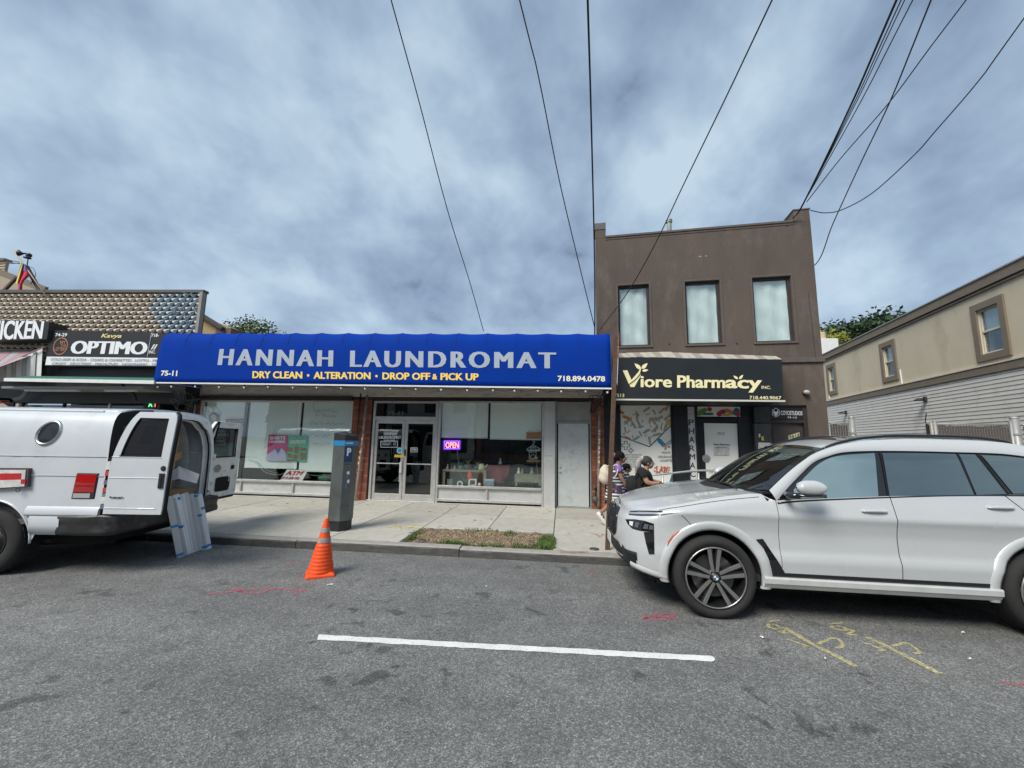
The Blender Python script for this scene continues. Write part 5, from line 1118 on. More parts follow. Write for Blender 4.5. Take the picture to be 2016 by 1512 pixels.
BP = [(-.026,0,-bh/2),(.026,0,-bh/2),(bw/2-.003,0,bh/2-.004),(-bw/2+.003,0,bh/2-.004),(-.022,-.085,-bh*.22),(.022,-.085,-bh*.22),(.05,-.075,bh*.12),(-.05,-.075,bh*.12)]
def blockmesh(m):
    b = MB(); w_, h_ = bw/2-.003, bh/2-.002; P_ = BP
    b.add(P_, [(0,1,5,4),(1,2,6,5),(2,3,7,6),(3,0,4,7),(4,5,6,7)]); me = b.mesh('facing_block'); me.materials.append(m); return me
mt, mb_ = blockmesh(M_blk), blockmesh(M_blkb); cnt = 0; rest = MB(); cells = []
r = 0
while True:
    z = 5.70-.06-r*bh
    if z < 3.62: break
    x = WX1-.13-(bw/2 if r % 2 else 0)
    while x > WX0+.1: cells.append((x, z+(topz(x)-5.70))); x -= bw
    r += 1
cells.sort(key=lambda c: -c[0]-(3 if c[1] > 4.5 else 0)*3)
for x, z in cells:
    blue = (x > -11.5-.25*sin(z*5)) and z > 4.2
    if cnt < 300:
        o = bpy.data.objects.new('facing_block', mb_ if blue else mt); COL.objects.link(o); o.parent = op; WM[o] = WM[op]; o.location = WM[op].inverted() @ V((x, OY+.05, z)); cnt += 1
    else:
        w_, h_ = bw/2-.004, bh/2-.003; o_ = V((x, OY+.05, z)); rest.add([o_+V(p) for p in BP], [(0,1,5,4),(1,2,6,5),(2,3,7,6),(3,0,4,7),(4,5,6,7)])
rest.build('facing_blocks', M_blk, op, kind='stuff', norm=False)
b = MB(); random.seed(4)
for pts_ in ([(345,590),(352,600),(338,625),(325,640)],[(365,585),(362,610),(368,640)],[(380,592),(388,600),(381,608),(390,618),(382,628)],[(395,580),(385,572),(372,580),(360,575)],[(350,640),(372,632),(362,650)],[(330,600),(345,612),(335,620)]):
    b.tube(crv([at(x,y,OY-.05) for x,y in pts_], 4), .012, 5)
b.build('painted_scroll', mat('scroll_blue_grey', (.16,.24,.30), .8), op)
# signs of the left shops
def zrot(name, lab, px, Yv): return thing(name, lab, 'sign', at(*px, Yv))
cs = zrot('chicken_sign', 'black box sign with bold white letters ending in ICKEN at the left edge', (50,672), 9.35)
P_ = [at(x,y,9.35) for x,y in ((-60,626),(97,634),(92,668),(-60,672))]; Q_ = [p+V((.03,.42,0)) for p in P_]
MB().add(P_+Q_, [(3,2,1,0),(4,5,6,7),(0,1,5,4),(1,2,6,5),(2,3,7,6),(3,0,4,7)]).build('box', mat('sign_box_black', (.014,.014,.016), .5, var=.1), cs)
text_mb('CHICKEN', pquad([(-38,630),(88,632),(83,667),(-44,670)], 9.35), .015, fat=.03).build('lettering', M_lw, cs, norm=False)
os_ = zrot('optimo_sign', 'black and white OPTIMO shop sign left of the blue awning', (200,722), 9.45)
SY = 9.45
P_ = [at(x,y,SY) for x,y in ((103,650),(330,655),(326,722.5),(88,720.5))]; Q_ = [p+V((0,.14,0)) for p in P_]
MB().add(P_+Q_, [(3,2,1,0),(4,5,6,7),(0,1,5,4),(1,2,6,5),(2,3,7,6),(3,0,4,7)]).build('box', MATS['sign_box_black'], os_)
pplate('lower_board', [(92,702),(326,705),(326,720),(89,718.5)], SY-.008, M_lw, os_, .006)
letter('OPTIMO', [(142,671),(292,673),(290,698),(138,696.5)], SY, M_lw, os_, 0.0, fat=.06, shear=.06); letter('Kavya', [(199,657),(240,657.5),(239,667.5),(199,667)], SY, M_ly, os_, .02, shear=.35)
letter('74-29', [(110,656),(133,656),(132,662.5),(109,662.5)], SY, M_lw, os_, .02); letter('718-', [(299,657),(314,657),(313,663.5),(298,663.5)], SY, M_lw, os_, .02); letter('II', [(299,678),(311,678),(309,688),(297,688)], SY, M_lw, os_, .02, shear=.3); letter('INC.', [(294,690),(307,690),(306,696),(293,696)], SY, M_lw, os_, .02)
for i, s in enumerate(('COLD BEER & SODA - CIGARS & CIGARETTES - LOTTO - METROCARD','CANDY - GROCERIES - MAGAZINES - NEWSPAPERS - STATIONERY')):
    letter(s, [(101+2*i,704.6+i*8),(350,707.8+i*8),(350,713+i*8),(100+2*i,709.8+i*8)], SY-.014, M_lg, os_, .01, shear=.25)
b = MB(); b.tube([at(x,y,SY-.01) for x,y in ((298.5,655),(290,702))], .008, 5); b.build('divider_line', M_lw, os_)
c_ = at(119,681.5,SY-.006); P_ = []
MB().lathe([(.21,0),(.235,0),(.235,.004)], c_, 'Y', 28, 1, 1.05).build('ring_logo', mat('logo_copper', (.42,.20,.12), .5), os_)
letter('NY', [(119,671),(130,671),(130,677),(119,677)], SY, MATS['logo_copper'], os_, .02); letter('THE', [(120,678),(131,678),(131,683),(120,683)], SY, MATS['logo_copper'], os_, .01); letter('LOTTERY', [(108,684),(131,684),(130,691),(108,691)], SY, MATS['logo_copper'], os_, .02)
# striped awning side of the chicken shop
sa = thing('striped_awning', 'faded red and grey striped awning with white scalloped side at the left edge', 'awning', at(40,740,9.3))
a_, c_, d__ = at(-40,790,8.6), at(-40,688,9.5), at(86,684,9.5); e__ = at(18,742,8.9)
top = MB(); 
A0, A1, B0, B1 = at(-90,690,9.7), at(88,690,9.7), at(-90,760,8.7), at(0,722,8.9)
for i in range(9):
    t0, t1 = i/9, (i+1)/9-.003; MB().add([A0.lerp(A1,t0), A0.lerp(A1,t1), B0.lerp(B1,t1), B0.lerp(B1,t0)],[(0,1,2,3)]).build('canvas_strip', mat(('stripe_grey','stripe_rose')[i % 2], ((.34,.33,.36),(.38,.22,.24))[i % 2], .8, var=.15, vs=6, stretch=(1,1,8)), sa, solid=.006)
sp_ = [((0,718),(86,682),(82,741),(0,751))]
xs_ = [0,12,24,32,46,52,66,72,84]
for i in range(8):
    def yt(x): return 722-(x/86)*38
    def yb(x): return 752-(x/86)*12
    x0, x1 = xs_[i], xs_[i+1]-.4; q = [at(x,y,9.42+.02*(i % 2)) for x,y in ((x0,yt(x0)),(x1,yt(x1)),(x1-3,yb(x1)),(x0-3,yb(x0)))]
    MB().add(q,[(0,1,2,3)]).build('side_strip', M_white if i % 2 else mat('panel_light_grey', (.46,.46,.45), .7, var=.06), sa, solid=.008)
b = MB(); b.tube([at(-2,722,9.38), at(87,683,9.38)], .018, 6); b.build('edge_piping', MATS['stripe_rose'], sa)
# green awning with white edge
ga = thing('green_awning', 'flat green awning with white front edge under the OPTIMO sign', 'awning', at(160,752,8.85))
P_ = [at(8,744,8.75), at(303,749,8.75), at(306,740,9.35), at(50,737,9.35)]
P_[2].z = P_[1].z+.16; P_[3].z = P_[0].z+.16; P_[3].x = P_[0].x-.2; P_[2].x = P_[1].x; P_[2].y = P_[3].y = 9.42
MB().add(P_, [(0,1,2,3)]).build('green_cloth', mat('awning_green', (.03,.15,.11), .7, var=.1, vs=4), ga, solid=.01)
Q_ = [P_[0], P_[1]]; b = MB(); b.add([Q_[0]-V((0,0,.085)), Q_[1]-V((0,0,.085)), Q_[1]+V((0,0,.0)), Q_[0]+V((0,0,.0))],[(0,1,2,3)]); b.build('white_edge', M_white, ga, solid=.03)
b = MB(); b.box(-14.6,-10.4,8.9,9.8,2.84,2.90); b.build('grey_roller', mat('roller_grey', (.20,.20,.185), .6, var=.2, vs=3), ga)
for x0, x1 in ((-14.0,-12.4),(-11.6,-10.7)): MB().box(x0, x1, 8.98, 9.06, 2.78, 2.83).build('tube_lamp', mat('lamp_tube', (.55,.56,.55), .4), ga)
# dark shop front under it
b = MB(); b.box(WX0, WX1, OY+.3, OY+.36, SZ, 2.3); b.box(WX0, WX1, OY-.2, OY+.3, 2.55, 3.55); b.build('shop_front', M_black, op)
for x in (-17.2,-15.6,-14.2,-12.7,-11.2): MB().box(x, x+.06, OY+.1, OY+.16, SZ, 2.55).build('mullion', M_alu if x > -13 else M_dark, op)
for x0, x1 in ((-15.54,-14.2),(-14.14,-12.7),(-12.64,-11.2)): MB().box(x0, x1, OY+.12, OY+.13, .6, 2.5).build('glass_pane', M_gld, op)
b = MB(); b.tube(crv([at(52,760,9.5), at(52,772,9.5), at(42,782,9.5), at(30,786,9.5)], 4), .05, 8); tag(b.build('duct_pipe', mat('duct_grey', (.16,.16,.155), .6, .3, var=.2), smooth=True), 'bent grey duct pipe under the left end of the green awning', 'pipe')
b = MB(); b.tube(crv([at(242,757,9.3), at(246,770,9.3), at(262,773,9.3), at(268,790,9.3)], 4), .035, 8); tag(b.build('cable_duct', M_dark, smooth=True), 'black bent conduit under the right end of the green awning', 'pipe')
t_ = thing('atm_neon', 'small lit green and red AT neon letters in the dark shop window behind the van', 'neon sign', at(300,802,9.9))
pplate('box', [(283,782),(316,784),(314,806),(282,804)], 10.0, M_dark, t_, .08)
text_mb('A', pquad([(292,792),(300,792),(300,801),(292,801)], 9.97, 0), .02).build('letter_tube', mat('neon_green', (.1,.6,.2), .4, emit=(.10,.9,.25), es=1.0), t_); text_mb('T', pquad([(302,792),(309,792),(309,801),(302,801)], 9.97, 0), .02).build('letter_tube', mat('neon_red2', (.7,.1,.1), .4, emit=(1.0,.12,.08), es=1.0), t_)
t_ = thing('smoke_sign', 'red letters on a dark octagonal sign above the van roof at the left edge', 'sign', at(10,790,9.6))
pplate('board', [(-10,783),(20,784),(27,790),(25,806)], 9.7, M_dark, t_, .05); letter('TOBACCO', [(-14,787),(19,788),(19,794),(-14,793)], 9.7, mat('sign_dull_red', (.45,.07,.04), .5), t_, .02)
# frame house with clapboards behind, top left
ho = thing('far_frame_house', 'tan clapboard house gable behind the pyramid-block parapet at the far left', 'house', at(20,560,15))
M_hs = mat('tan_clapboard', (.40,.33,.24), .8, var=.06, vs=3, rand=.06)
zz0 = at(0,580,15).z-.6
def hx_(z):   # right end of the wall at height z, following the sloping eave
    return None
e0, e1 = at(0,538,15), at(92,573,15)
z = zz0; dz = (at(0,545,15).z-at(0,550.2,15).z)
while z < at(0,535,15).z:
    # eave runs from e0 down to e1
    t = (e0.z-z)/(e0.z-e1.z); xr = e0.x+(e1.x-e0.x)*t; xr2 = e0.x+(e1.x-e0.x)*((e0.z-z-dz)/(e0.z-e1.z))
    xr, xr2 = min(xr, e1.x), min(xr2, e1.x); x0 = e0.x-6
    if xr2 > x0: MB().add([(x0,14.98,z),(xr,14.98,z),(xr2,15.0,z+dz),(x0,15.0,z+dz),(x0,15.06,z),(xr,15.06,z),(xr2,15.06,z+dz),(x0,15.06,z+dz)],[(0,1,2,3),(4,7,6,5),(0,4,5,1),(3,2,6,7),(1,5,6,2)]).build('siding_board', M_hs, ho)
    z += dz
z1_ = at(0,517,15).z
z = at(0,540,15).z
while z < z1_:
    MB().add([(e0.x-6,14.97,z),(at(10,530,15).x,14.97,z),(at(10,530,15).x,15.0,z+dz),(e0.x-6,15.0,z+dz),(e0.x-6,15.1,z),(at(10,530,15).x,15.1,z),(at(10,530,15).x,15.1,z+dz),(e0.x-6,15.1,z+dz)],[(0,1,2,3),(4,7,6,5),(0,4,5,1),(3,2,6,7),(1,5,6,2)]).build('siding_board', M_hs, ho); z += dz
b = MB(); b.beam(e0+V((-.1,-.1,.06)), e1+V((.1,-.1,.0)), .12, .3); b.box(e0.x-6, at(12,520,15).x, 14.9, 15.2, z, z+.10); b.build('eave_trim', M_gtrim, ho)
b = MB(); b.add([(e0.x-6,15.06,0),(e1.x,15.06,0),(e1.x,15.06,e1.z-.1),(e0.x,15.06,e0.z-.1),(e0.x-6,15.06,e0.z-.1)],[(0,1,2,3,4)]); b.build('wall', M_hs, ho, solid=-.3)
# tan gable and brick seen right of the parapet
t_ = thing('far_gabled_house', 'yellow-tan house corner with dark roof behind the left end of the blue awning', 'house', at(415,660,16))
P_ = [at(x,y,16) for x,y in ((396,624),(432,648),(432,680),(396,680))]
b = MB(); b.add(P_+[p+V((0,2,0)) for p in P_], [(3,2,1,0),(4,5,6,7),(0,1,5,4),(1,2,6,5),(3,0,4,7)]); b.build('gable_wall', mat('yellow_tan', (.38,.28,.13), .85, var=.1), t_)
b = MB(); b.beam(at(392,617,15.9), at(442,648,15.9), .35, .12); b.build('roof_edge', mat('shingle_dark', (.07,.06,.055), .9, var=.3, vs=9), t_)
b = MB(); a_ = at(425,646,15.9); b.box(a_.x, a_.x+.75, 15.9, 16.6, 3, a_.z); b.build('brick_wall', mat('far_brick', (.16,.10,.075), .9, var=.3, vs=14), t_)
# ------------------------------------------------------------------ flag, stakes and loudspeaker on the parapet
M_stake = mat('dark_timber', (.10,.065,.06), .8, var=.2, vs=8)
FYp = 10.15
def stake(a, b_, r, lab, m=M_stake, name='timber_brace'):
    tag(MB().beam(at(*a,FYp), at(*b_,FYp), r*2, r*2).build(name, m), lab, 'brace')
stake((8,572),(33,546), .035, 'left dark timber brace rising from the parapet toward the flag'); stake((52,524),(78,572), .04, 'right dark timber brace carrying the loudspeaker mast')
fl = thing('flag', 'limp yellow, blue and red striped flag on a slanting bamboo pole above the left parapet', 'flag', at(90,583,9.75))
MB().tube([at(92,585,9.75), at(52,528,10.0), at(26,493,10.2)], [.018,.018,.022], 8).build('pole', mat('bamboo', (.42,.34,.22), .7, var=.2, vs=9), fl, smooth=True)
def cloth(name, px, m, Y0=9.95, folds=2, amp=.03):
    """hanging strip: px = list of (left, right, y)"""
    rows_ = []
    for k, (xl, xr, y) in enumerate(px):
        rows_.append([at(xl+(xr-xl)*i/10, y, Y0+amp*sin(i/10*pi*folds+k*.5)) for i in range(11)])
    MB().grid(rows_).build(name, m, fl, smooth=True, norm=False)
cloth('yellow_stripe', [(42,46,517),(39,44,528),(36,41,540),(33,39,550),(31,37,558)], mat('flag_yellow', (.72,.62,.08), .7)); cloth('blue_stripe', [(45,50,520),(43,53,527),(42,54,533)], mat('flag_blue', (.16,.14,.42), .7)); cloth('red_stripe', [(42,54,532.5),(41,57,540),(39,57,545),(38,48,552),(36,44,560),(35,44,570),(35,43,577)], mat('flag_red', (.56,.03,.09), .7))
sp = thing('horn_speaker', 'black horn loudspeaker on a thin mast above the left parapet', 'loudspeaker', at(53,523,10.1))
MB().tube([at(53,526,10.1), at(55.5,508,10.1)], .015, 6).build('mast', M_dark, sp); MB().tube([at(36.5,498,10.0), at(42,499,10.03), at(47,499,10.05), at(53,499,10.1)], [.10,.055,.022,.022], 12).build('horn', M_dark, sp, smooth=True)
MB().ball(at(57,502.5,10.1), .075, 10, 8, (1,1,.9)).build('driver', M_dark, sp, smooth=True); c_ = at(54,506.5,10.0); MB().lathe([(.09,-.03),(.085,.0),(.05,.03),(0,.04)], c_, n=14).build('second_horn', M_dark, sp, smooth=True)
b = MB(); b.tube(crv([at(54,524,10.1), at(65,528,10.1), at(70,540,10.1), at(66,550,10.1), at(60,560,10.1)], 4), .008, 5); tag(b.build('speaker_wire', M_lk), 'thin wire looping down from the black loudspeaker', 'wire')
b = MB()
for y0, y1 in ((503,516),(510,519),(522,518)): b.tube(crv([at(-20,y0,12), at(10,y0+(y1-y0)*.6,11), at(38,y1,10.2)], 4), .012, 5)
tag(b.build('service_drop', M_lk), 'three black service wires reaching the flag mast from the left edge', 'wires')
# ================================================================== TREES BEHIND THE ROOFS
def tree(name, c, r, hgt, m, lab, n=2600, lobes=9, leaf_s=.10, sq=.75, seed=1):
    rnd = random.Random(seed); c = V(c); t = thing(name, lab, 'tree', (c.x, c.y, 0)); zc_ = hgt-r*sq
    b = MB(); b.tube([c+V((0,0,0)), c+V((.1,0,zc_*.6)), c+V((.0,.1,zc_))], [.22,.17,.10], 8)
    Lb = []
    for i in range(lobes):
        a = i*2.4; rr = r*.62*sqrt((i+.5)/lobes); p = c+V((rr*cos(a), rr*sin(a), zc_+rnd.uniform(-.25,.55)*r*sq)); Lb.append((p, r*rnd.uniform(.28,.5)))
        b.tube([c+V((0,0,zc_*.75)), (c+V((0,0,zc_)))*.5+p*.5-V((0,0,r*.1)), p], [.07,.045,.02], 5)
    b.build('trunk', mat('bark', (.09,.07,.05), .9, var=.3, vs=9), t)
    b = MB()
    for _ in range(n):
        p, rr = rnd.choice(Lb); d = V((rnd.gauss(0,1), rnd.gauss(0,1), rnd.gauss(0,1))).normalized()*rr*(rnd.random()**.4)*rnd.uniform(.8,1.15); q = p+d
        u = V((rnd.gauss(0,1), rnd.gauss(0,1), rnd.gauss(0,.6))).normalized(); v = u.cross(V((rnd.gauss(0,1), rnd.gauss(0,1), rnd.gauss(0,1)))).normalized(); s = leaf_s*rnd.uniform(.6,1.4)
        b.add([q-u*s, q-v*s*.45, q+u*s, q+v*s*.45], [(0,1,2,3)])
    b.build('crown', m, t, norm=False); return t
M_t1 = mat('leaf_mid', (.10,.14,.035), .7, var=.35, vs=1.8); M_t2 = mat('leaf_dark', (.035,.07,.028), .7, var=.4, vs=1.2); M_t3 = mat('leaf_yellow', (.30,.30,.04), .7, var=.3, vs=2)
p = at(508,640,24); tree('street_tree', (p.x, 24, 0), 2.6, at(508,633,24).z, M_t1, 'light green treetop just showing over the blue awning', 3600, 13, .10, .6, 5)
p = at(455,648,24); tree('street_tree', (p.x, 24, 0), .9, at(455,640,24).z, M_t1, 'small wisp of green treetop left of the larger one over the awning', 350, 5, .07, .6, 8)
p = at(1690,640,34); tree('broad_tree', (p.x-.2, 34, 0), 3.9, at(1690,622,34).z, M_t2, 'dark green tree rising behind the beige building roofline', 9000, 14, .17, .62, 3)
p = at(1712,640,36); tree('broad_tree', (p.x, 36, 0), 2.2, at(1712,628,36).z, M_t2, 'second dark tree right behind the first over the beige roofline', 2500, 8, .16, .7, 13)
p = at(1628,655,32); tree('yellow_tree', (p.x, 32, 0), 1.5, at(1628,643,32).z, M_t3, 'small yellow-green tree between the brown building and the white chimney', 1200, 7, .10, .8, 4)
# ================================================================== OVERHEAD WIRES
M_cab = mat('cable_black', (.008,.008,.010), .6)
def wire(pts, r, lab, ext=6.0):
    P = [q if isinstance(q, V) else at(*q[:2], q[2]) for q in pts]; d = (P[-1]-P[-2]).normalized(); P.append(P[-1]+d*ext)
    C_ = crv(P, 8); tag(MB().tube(C_, r, 6, cap=False).build('overhead_wire', M_cab, smooth=True), lab, 'wire')
wire([(952,652,10.4),(925,556,9.3),(880,410,7.8),(825,200,6.2),(770,0,5.0)], .010, 'overhead wire ending above the second N of the awning lettering, leftmost long wire')
wire([(1172,650,10.2),(1140,520,9.1),(1100,350,7.8),(1060,150,6.4),(1023,0,5.4)], .011, 'overhead wire running from the brown building corner up left to the top edge')
wire([(1171,662,10.15),(1171,560,9.9),(1169,440,9.3),(1163,200,7.2),(1157,0,5.4)], .019, 'thick near-vertical overhead cable beside the brown building left edge')
wire([(1180,650,10.1),(1236,575,9.9),(1290,480,9.2),(1345,365,8.4),(1430,190,6.9),(1520,0,5.6)], .012, 'overhead wire crossing in front of the leftmost tall window and the parapet')
for k, (x, r, lb) in enumerate(((1765,.018,'thickest of the cable bundle from the brown building right parapet'),(1774,.009,'second cable of the tight bundle above the right parapet pier'),(1781,.008,'third thin cable of the tight bundle above the right parapet pier'),(1797,.009,'rightmost thin cable of the tight bundle above the parapet pier'))):
    wire([(1561,430,9.8),(1582,400,9.5),(1582+(x-1582)*.48+3,212,7.6),(x,0,5.9)], r, lb, 5)
wire([(1588,398,9.6),(1655,312,9.0),(1748,205,8.0),(1830,95,7.2),(1902,0,6.6)], .010, 'overhead wire from the parapet crossing behind the bundle to the upper right')
_w = B(4.90, 1.6, at(1597,541,11.3).z)
wire([_w,(1606,520,11.2),(1640,440,10.6),(1695,320,9.6),(1750,205,8.2),(1795,95,7.2),(1833,0,6.4)], .013, 'overhead wire descending behind the right edge of the brown building')
wire([(1595,414,9.9),(1625,419,9.7),(1660,412,9.5),(1720,378,9.1),(1800,305,8.6),(1840,260,8.3),(1930,155,7.7),(2016,36,7.1)], .011, 'sagging overhead wire curving from the parapet pier to the right edge')
# ================================================================== WHITE SUV
YC, HW = 5.42, .92
suv = thing('parked_suv', 'white parked SUV facing left with tinted windows and ten-spoke alloy wheels', 'car', (2.9, YC, 0))
M_cw = mat('car_white', (.50,.52,.525), .28, .0, coat=1.0, var=.015, vs=2, spec=.5)
M_cb = mat('car_gloss_black', (.010,.010,.012), .12, coat=.6); M_cp = mat('car_plastic', (.018,.018,.019), .6, var=.15, vs=12); M_gap = mat('car_gap', (.006,.006,.007), .9)
M_chr = mat('satin_metal', (.55,.55,.54), .28, .9, var=.05); M_rub = mat('tyre_rubber', (.022,.022,.022), .85, var=.25, vs=30, bump=.2, bs=80)
M_rock = mat('satin_white', (.58,.59,.58), .38, .15, var=.08, vs=5, dirt=(.30,.29,.26,.35), ds=4)
def car_glass(name, base, refl, wav=.0):
    m = bpy.data.materials.new(name); m.use_nodes = True; t = m.node_tree; n = t.nodes; l = t.links; n.remove(n['Principled BSDF']); o = n['Material Output']
    df = n.new('ShaderNodeBsdfDiffuse'); df.inputs[0].default_value = (*base, 1); gl = n.new('ShaderNodeBsdfGlossy'); gl.inputs['Roughness'].default_value = .015; gl.inputs[0].default_value = (.88,1,.95,1)
    mx = n.new('ShaderNodeMixShader'); fr = n.new('ShaderNodeLayerWeight'); fr.inputs[0].default_value = .4; pw = n.new('ShaderNodeMath'); pw.operation = 'POWER'; pw.inputs[1].default_value = 3; l.new(fr.outputs['Facing'], pw.inputs[0])
    mr = n.new('ShaderNodeMapRange'); mr.inputs[3].default_value = refl; l.new(pw.outputs[0], mr.inputs[0]); l.new(mr.outputs[0], mx.inputs[0]); l.new(df.outputs[0], mx.inputs[1]); l.new(gl.outputs[0], mx.inputs[2]); l.new(mx.outputs[0], o.inputs[0]); MATS[name] = m; return m
M_g1 = car_glass('side_glass_clear', (.05,.075,.062), .48); M_g2 = car_glass('side_glass_tinted', (.012,.014,.017), .27)
M_wsg = glass('windscreen_glass', (.42,.48,.46), .10, power=3)
PLAN = [(.615,.0),(.617,.14),(.625,.28),(.643,.42),(.672,.54),(.715,.64),(.78,.73),(.88,.81),(1.02,.866),(1.25,.902),(1.6,.915),(2.2,.92),(3.2,.922),(4.2,.92),(4.9,.905),(5.25,.86),(5.42,.78),(5.52,.64),(5.56,.45),(5.585,.2),(5.59,.0)]
PC = crv([(x, h, 0) for x, h in PLAN], 6)
PNv = []
for i in range(len(PC)):
    d_ = (PC[min(i+1,len(PC)-1)]-PC[max(i-1,0)]).normalized(); PNv.append(V((-d_.y, d_.x, 0)))
PNv[0] = V((-1,0,0)); PNv[-1] = V((1,0,0))
PS = [0.0]
for i in range(1, len(PC)): PS.append(PS[-1]+(PC[i]-PC[i-1]).length)
def plan(s):
    s = max(0, min(PS[-1]-1e-6, s))
    lo, hi = 0, len(PS)-1
    while hi-lo > 1:
        m = (lo+hi)//2
        if PS[m] <= s: lo = m
        else: hi = m
    t = (s-PS[lo])/(PS[hi]-PS[lo]); p = PC[lo].lerp(PC[hi], t)
    n = PNv[lo].lerp(PNv[hi], t).normalized(); return p, n   # n outward
def sx_(x):
    lo, hi = 0.0, PS[-1]
    for _ in range(40):
        m = (lo+hi)/2
        if plan(m)[0].x < x: lo = m
        else: hi = m
    return lo
ZT = [(.615,.955),(.66,.965),(.75,.985),(.90,1.01),(1.05,1.045),(1.25,1.09),(1.45,1.135),(1.7,1.18),(1.95,1.215),(2.06,1.215),(2.10,1.185),(2.14,1.16),(2.4,1.18),(3.2,1.235),(4.34,1.285),(5.0,1.30),(5.59,1.20)]
def ztop(s): return lerp(ZT, plan(s)[0].x)
def inset(s, z):
    """how far the skin lies inside the plan outline"""
    x = plan(s)[0].x; f = max(0, min(1, (1.25-x)/.55)); r_ = max(0, min(1, (x-5.0)/.4)); zt = ztop(s)
    side = smo([(.30,.045),(.42,.022),(.52,.010),(.585,.004),(.61,.008),(.70,.030),(.82,.034),(.93,.020),(.985,.006),(1.003,.000),(1.018,.002),(1.06,.014),(1.12,.032),(1.20,.058),(1.32,.095)], z)
    front = smo([(.28,.07),(.36,.030),(.45,.012),(.60,.0),(.75,.004),(.86,.018),(.93,.045),(.97,.085),(1.05,.15),(1.2,.25)], z)
    k = f*f*(3-2*f)
    # the shoulder of the bonnet rolls over
    roll = .0
    if x < 2.1: roll = .05*max(0, 1-(zt-z)/.10)**2
    return side*(1-k)+front*k+roll+r_*.05*max(0,(z-.9)/.4)
def SK(s, z, off=0.0, side=-1):
    p, n = plan(s); q = p+n*(off-inset(s, z)); return V((q.x, YC+side*q.y, z))
WXF, WXR, WR, AZ = 1.535, 4.50, .385, .395
def arch(x, R=.455):
    for c in (WXF, WXR):
        if abs(x-c) < R: return AZ+sqrt(R*R-(x-c)**2)
    return 0
def zlow(x): return max(lerp([(.5,.46),(.72,.46),(.82,.43),(.97,.37),(1.08,.345),(2.0,.40),(5.0,.40),(5.2,.36),(5.59,.36)], x), arch(x))
def panel(name, x0, x1, side, m=M_cw, zt=None, zb=None, off=0.0, nz=16, s0=None, s1=None, step=.035, parent=None):
    a = sx_(x0) if s0 is None else s0; b = sx_(x1) if s1 is None else s1; n = max(3, int((b-a)/step)); ss = [a+(b-a)*i/n for i in range(n+1)]
    for c in (WXF, WXR):
        for R in (.455,):
            for k in range(0, 13):
                x = c+R*cos(pi*k/12)*.99999
                if x0 < x < x1: ss.append(sx_(x))
    ss = sorted(ss); rows_ = []
    rr = []
    for s in ss:
        x = plan(s)[0].x; lo = zlow(x) if zb is None else zb(x); hi = ztop(s) if zt is None else zt(x)
        rr.append([SK(s, lo+(hi-lo)*j/nz, off, side) for j in range(nz+1)])
    return MB().grid(rr).build(name, m, parent or suv, smooth=True)
DX = (2.165, 3.235, 4.20)
for sd_ in (-1, 1):
    # dark inner shell shows in the shut lines
    panel('inner_shell', 1.2, 5.0, sd_, M_gap, off=-.016, nz=10, step=.06, zt=lambda x: lerp(ZT, x)-.01)
    panel('front_wing', 1.0, DX[0]-.005, sd_, nz=36); panel('front_door', DX[0], DX[1]-.004, sd_, nz=40, zb=lambda x: .46)
    panel('rear_door', DX[1]+.003, 4.55, sd_, nz=40, zb=lambda x: max(.47, arch(x)))
    panel('rear_quarter', 4.555, 5.2, sd_, nz=32)
    # door seam on the rear door / quarter, window line to arch
    b = MB(); cut = [(4.245,1.285),(4.30,1.22),(4.38,1.12),(4.43,1.0),(4.44,.86)]
    q = crv([(x,0,z) for x, z in cut], 5); b.tube([SK(sx_(p.x), p.z, .0005, sd_) for p in q], .0035, 5); b.build('door_seam', M_gap, suv)
    q = crv([(x,0,z) for x, z in ((1.24,1.0),(1.30,.97),(1.33,.90))], 5)
for sd_ in (-1, 1):
    ss = sx_(1.0)
    panel('front_bumper', .62, 1.0, sd_, nz=24, s0=0.0, s1=ss, step=.02); panel('rear_bumper', 5.2, 5.59, sd_, nz=10, s0=sx_(5.2)+.004, s1=PS[-1])
# bonnet and cowl
SS = [PS[-1]*0+sx_(2.08)*i/70 for i in range(71)]
rows_ = []
ZCEN = [(.615,.955),(.67,.985),(.76,1.03),(.88,1.07),(1.05,1.108),(1.23,1.138),(1.5,1.175),(1.84,1.215),(2.1,1.235)]
for s in SS[2:]:
    e = SK(s, ztop(s)); hw_ = YC-e.y; zc_ = max(smo(ZCEN, e.x), e.z); r = []
    for j in range(25):
        u = -1+2*j/24; sh = 1-abs(u)**2.3; ridge = .012*math.exp(-((abs(u)-.62)/.07)**2)*min(1,max(0,(e.x-.6)/.3))
        r.append(V((e.x+.0*sh, YC+u*hw_, e.z+(zc_-e.z)*sh+ridge)))
    rows_.append(r)
MB().grid(rows_).build('bonnet', M_cw, suv, smooth=True)
b = MB(); q = [(.99,1.0),(1.03,1.026),(1.12,1.052),(1.28,1.085),(1.5,1.128),(1.75,1.168),(2.02,1.20)]
for sd_ in (-1,1):
    b = MB(); b.tube([SK(sx_(x), z-.012, .002, sd_) for x, z in [(p.x,p.z) for p in crv([(x,0,z) for x,z in q],4)]], .0032, 5); b.build('bonnet_seam', M_gap, suv)
    b = MB(); b.tube([SK(sx_(x), z, .001, sd_) for x, z in [(p.x,p.z) for p in crv([(1.235,0,.985),(1.29,0,.93),(1.335,0,.875),(1.345,0,.84)],4)]], .003, 5); b.build('wing_seam', M_gap, suv)
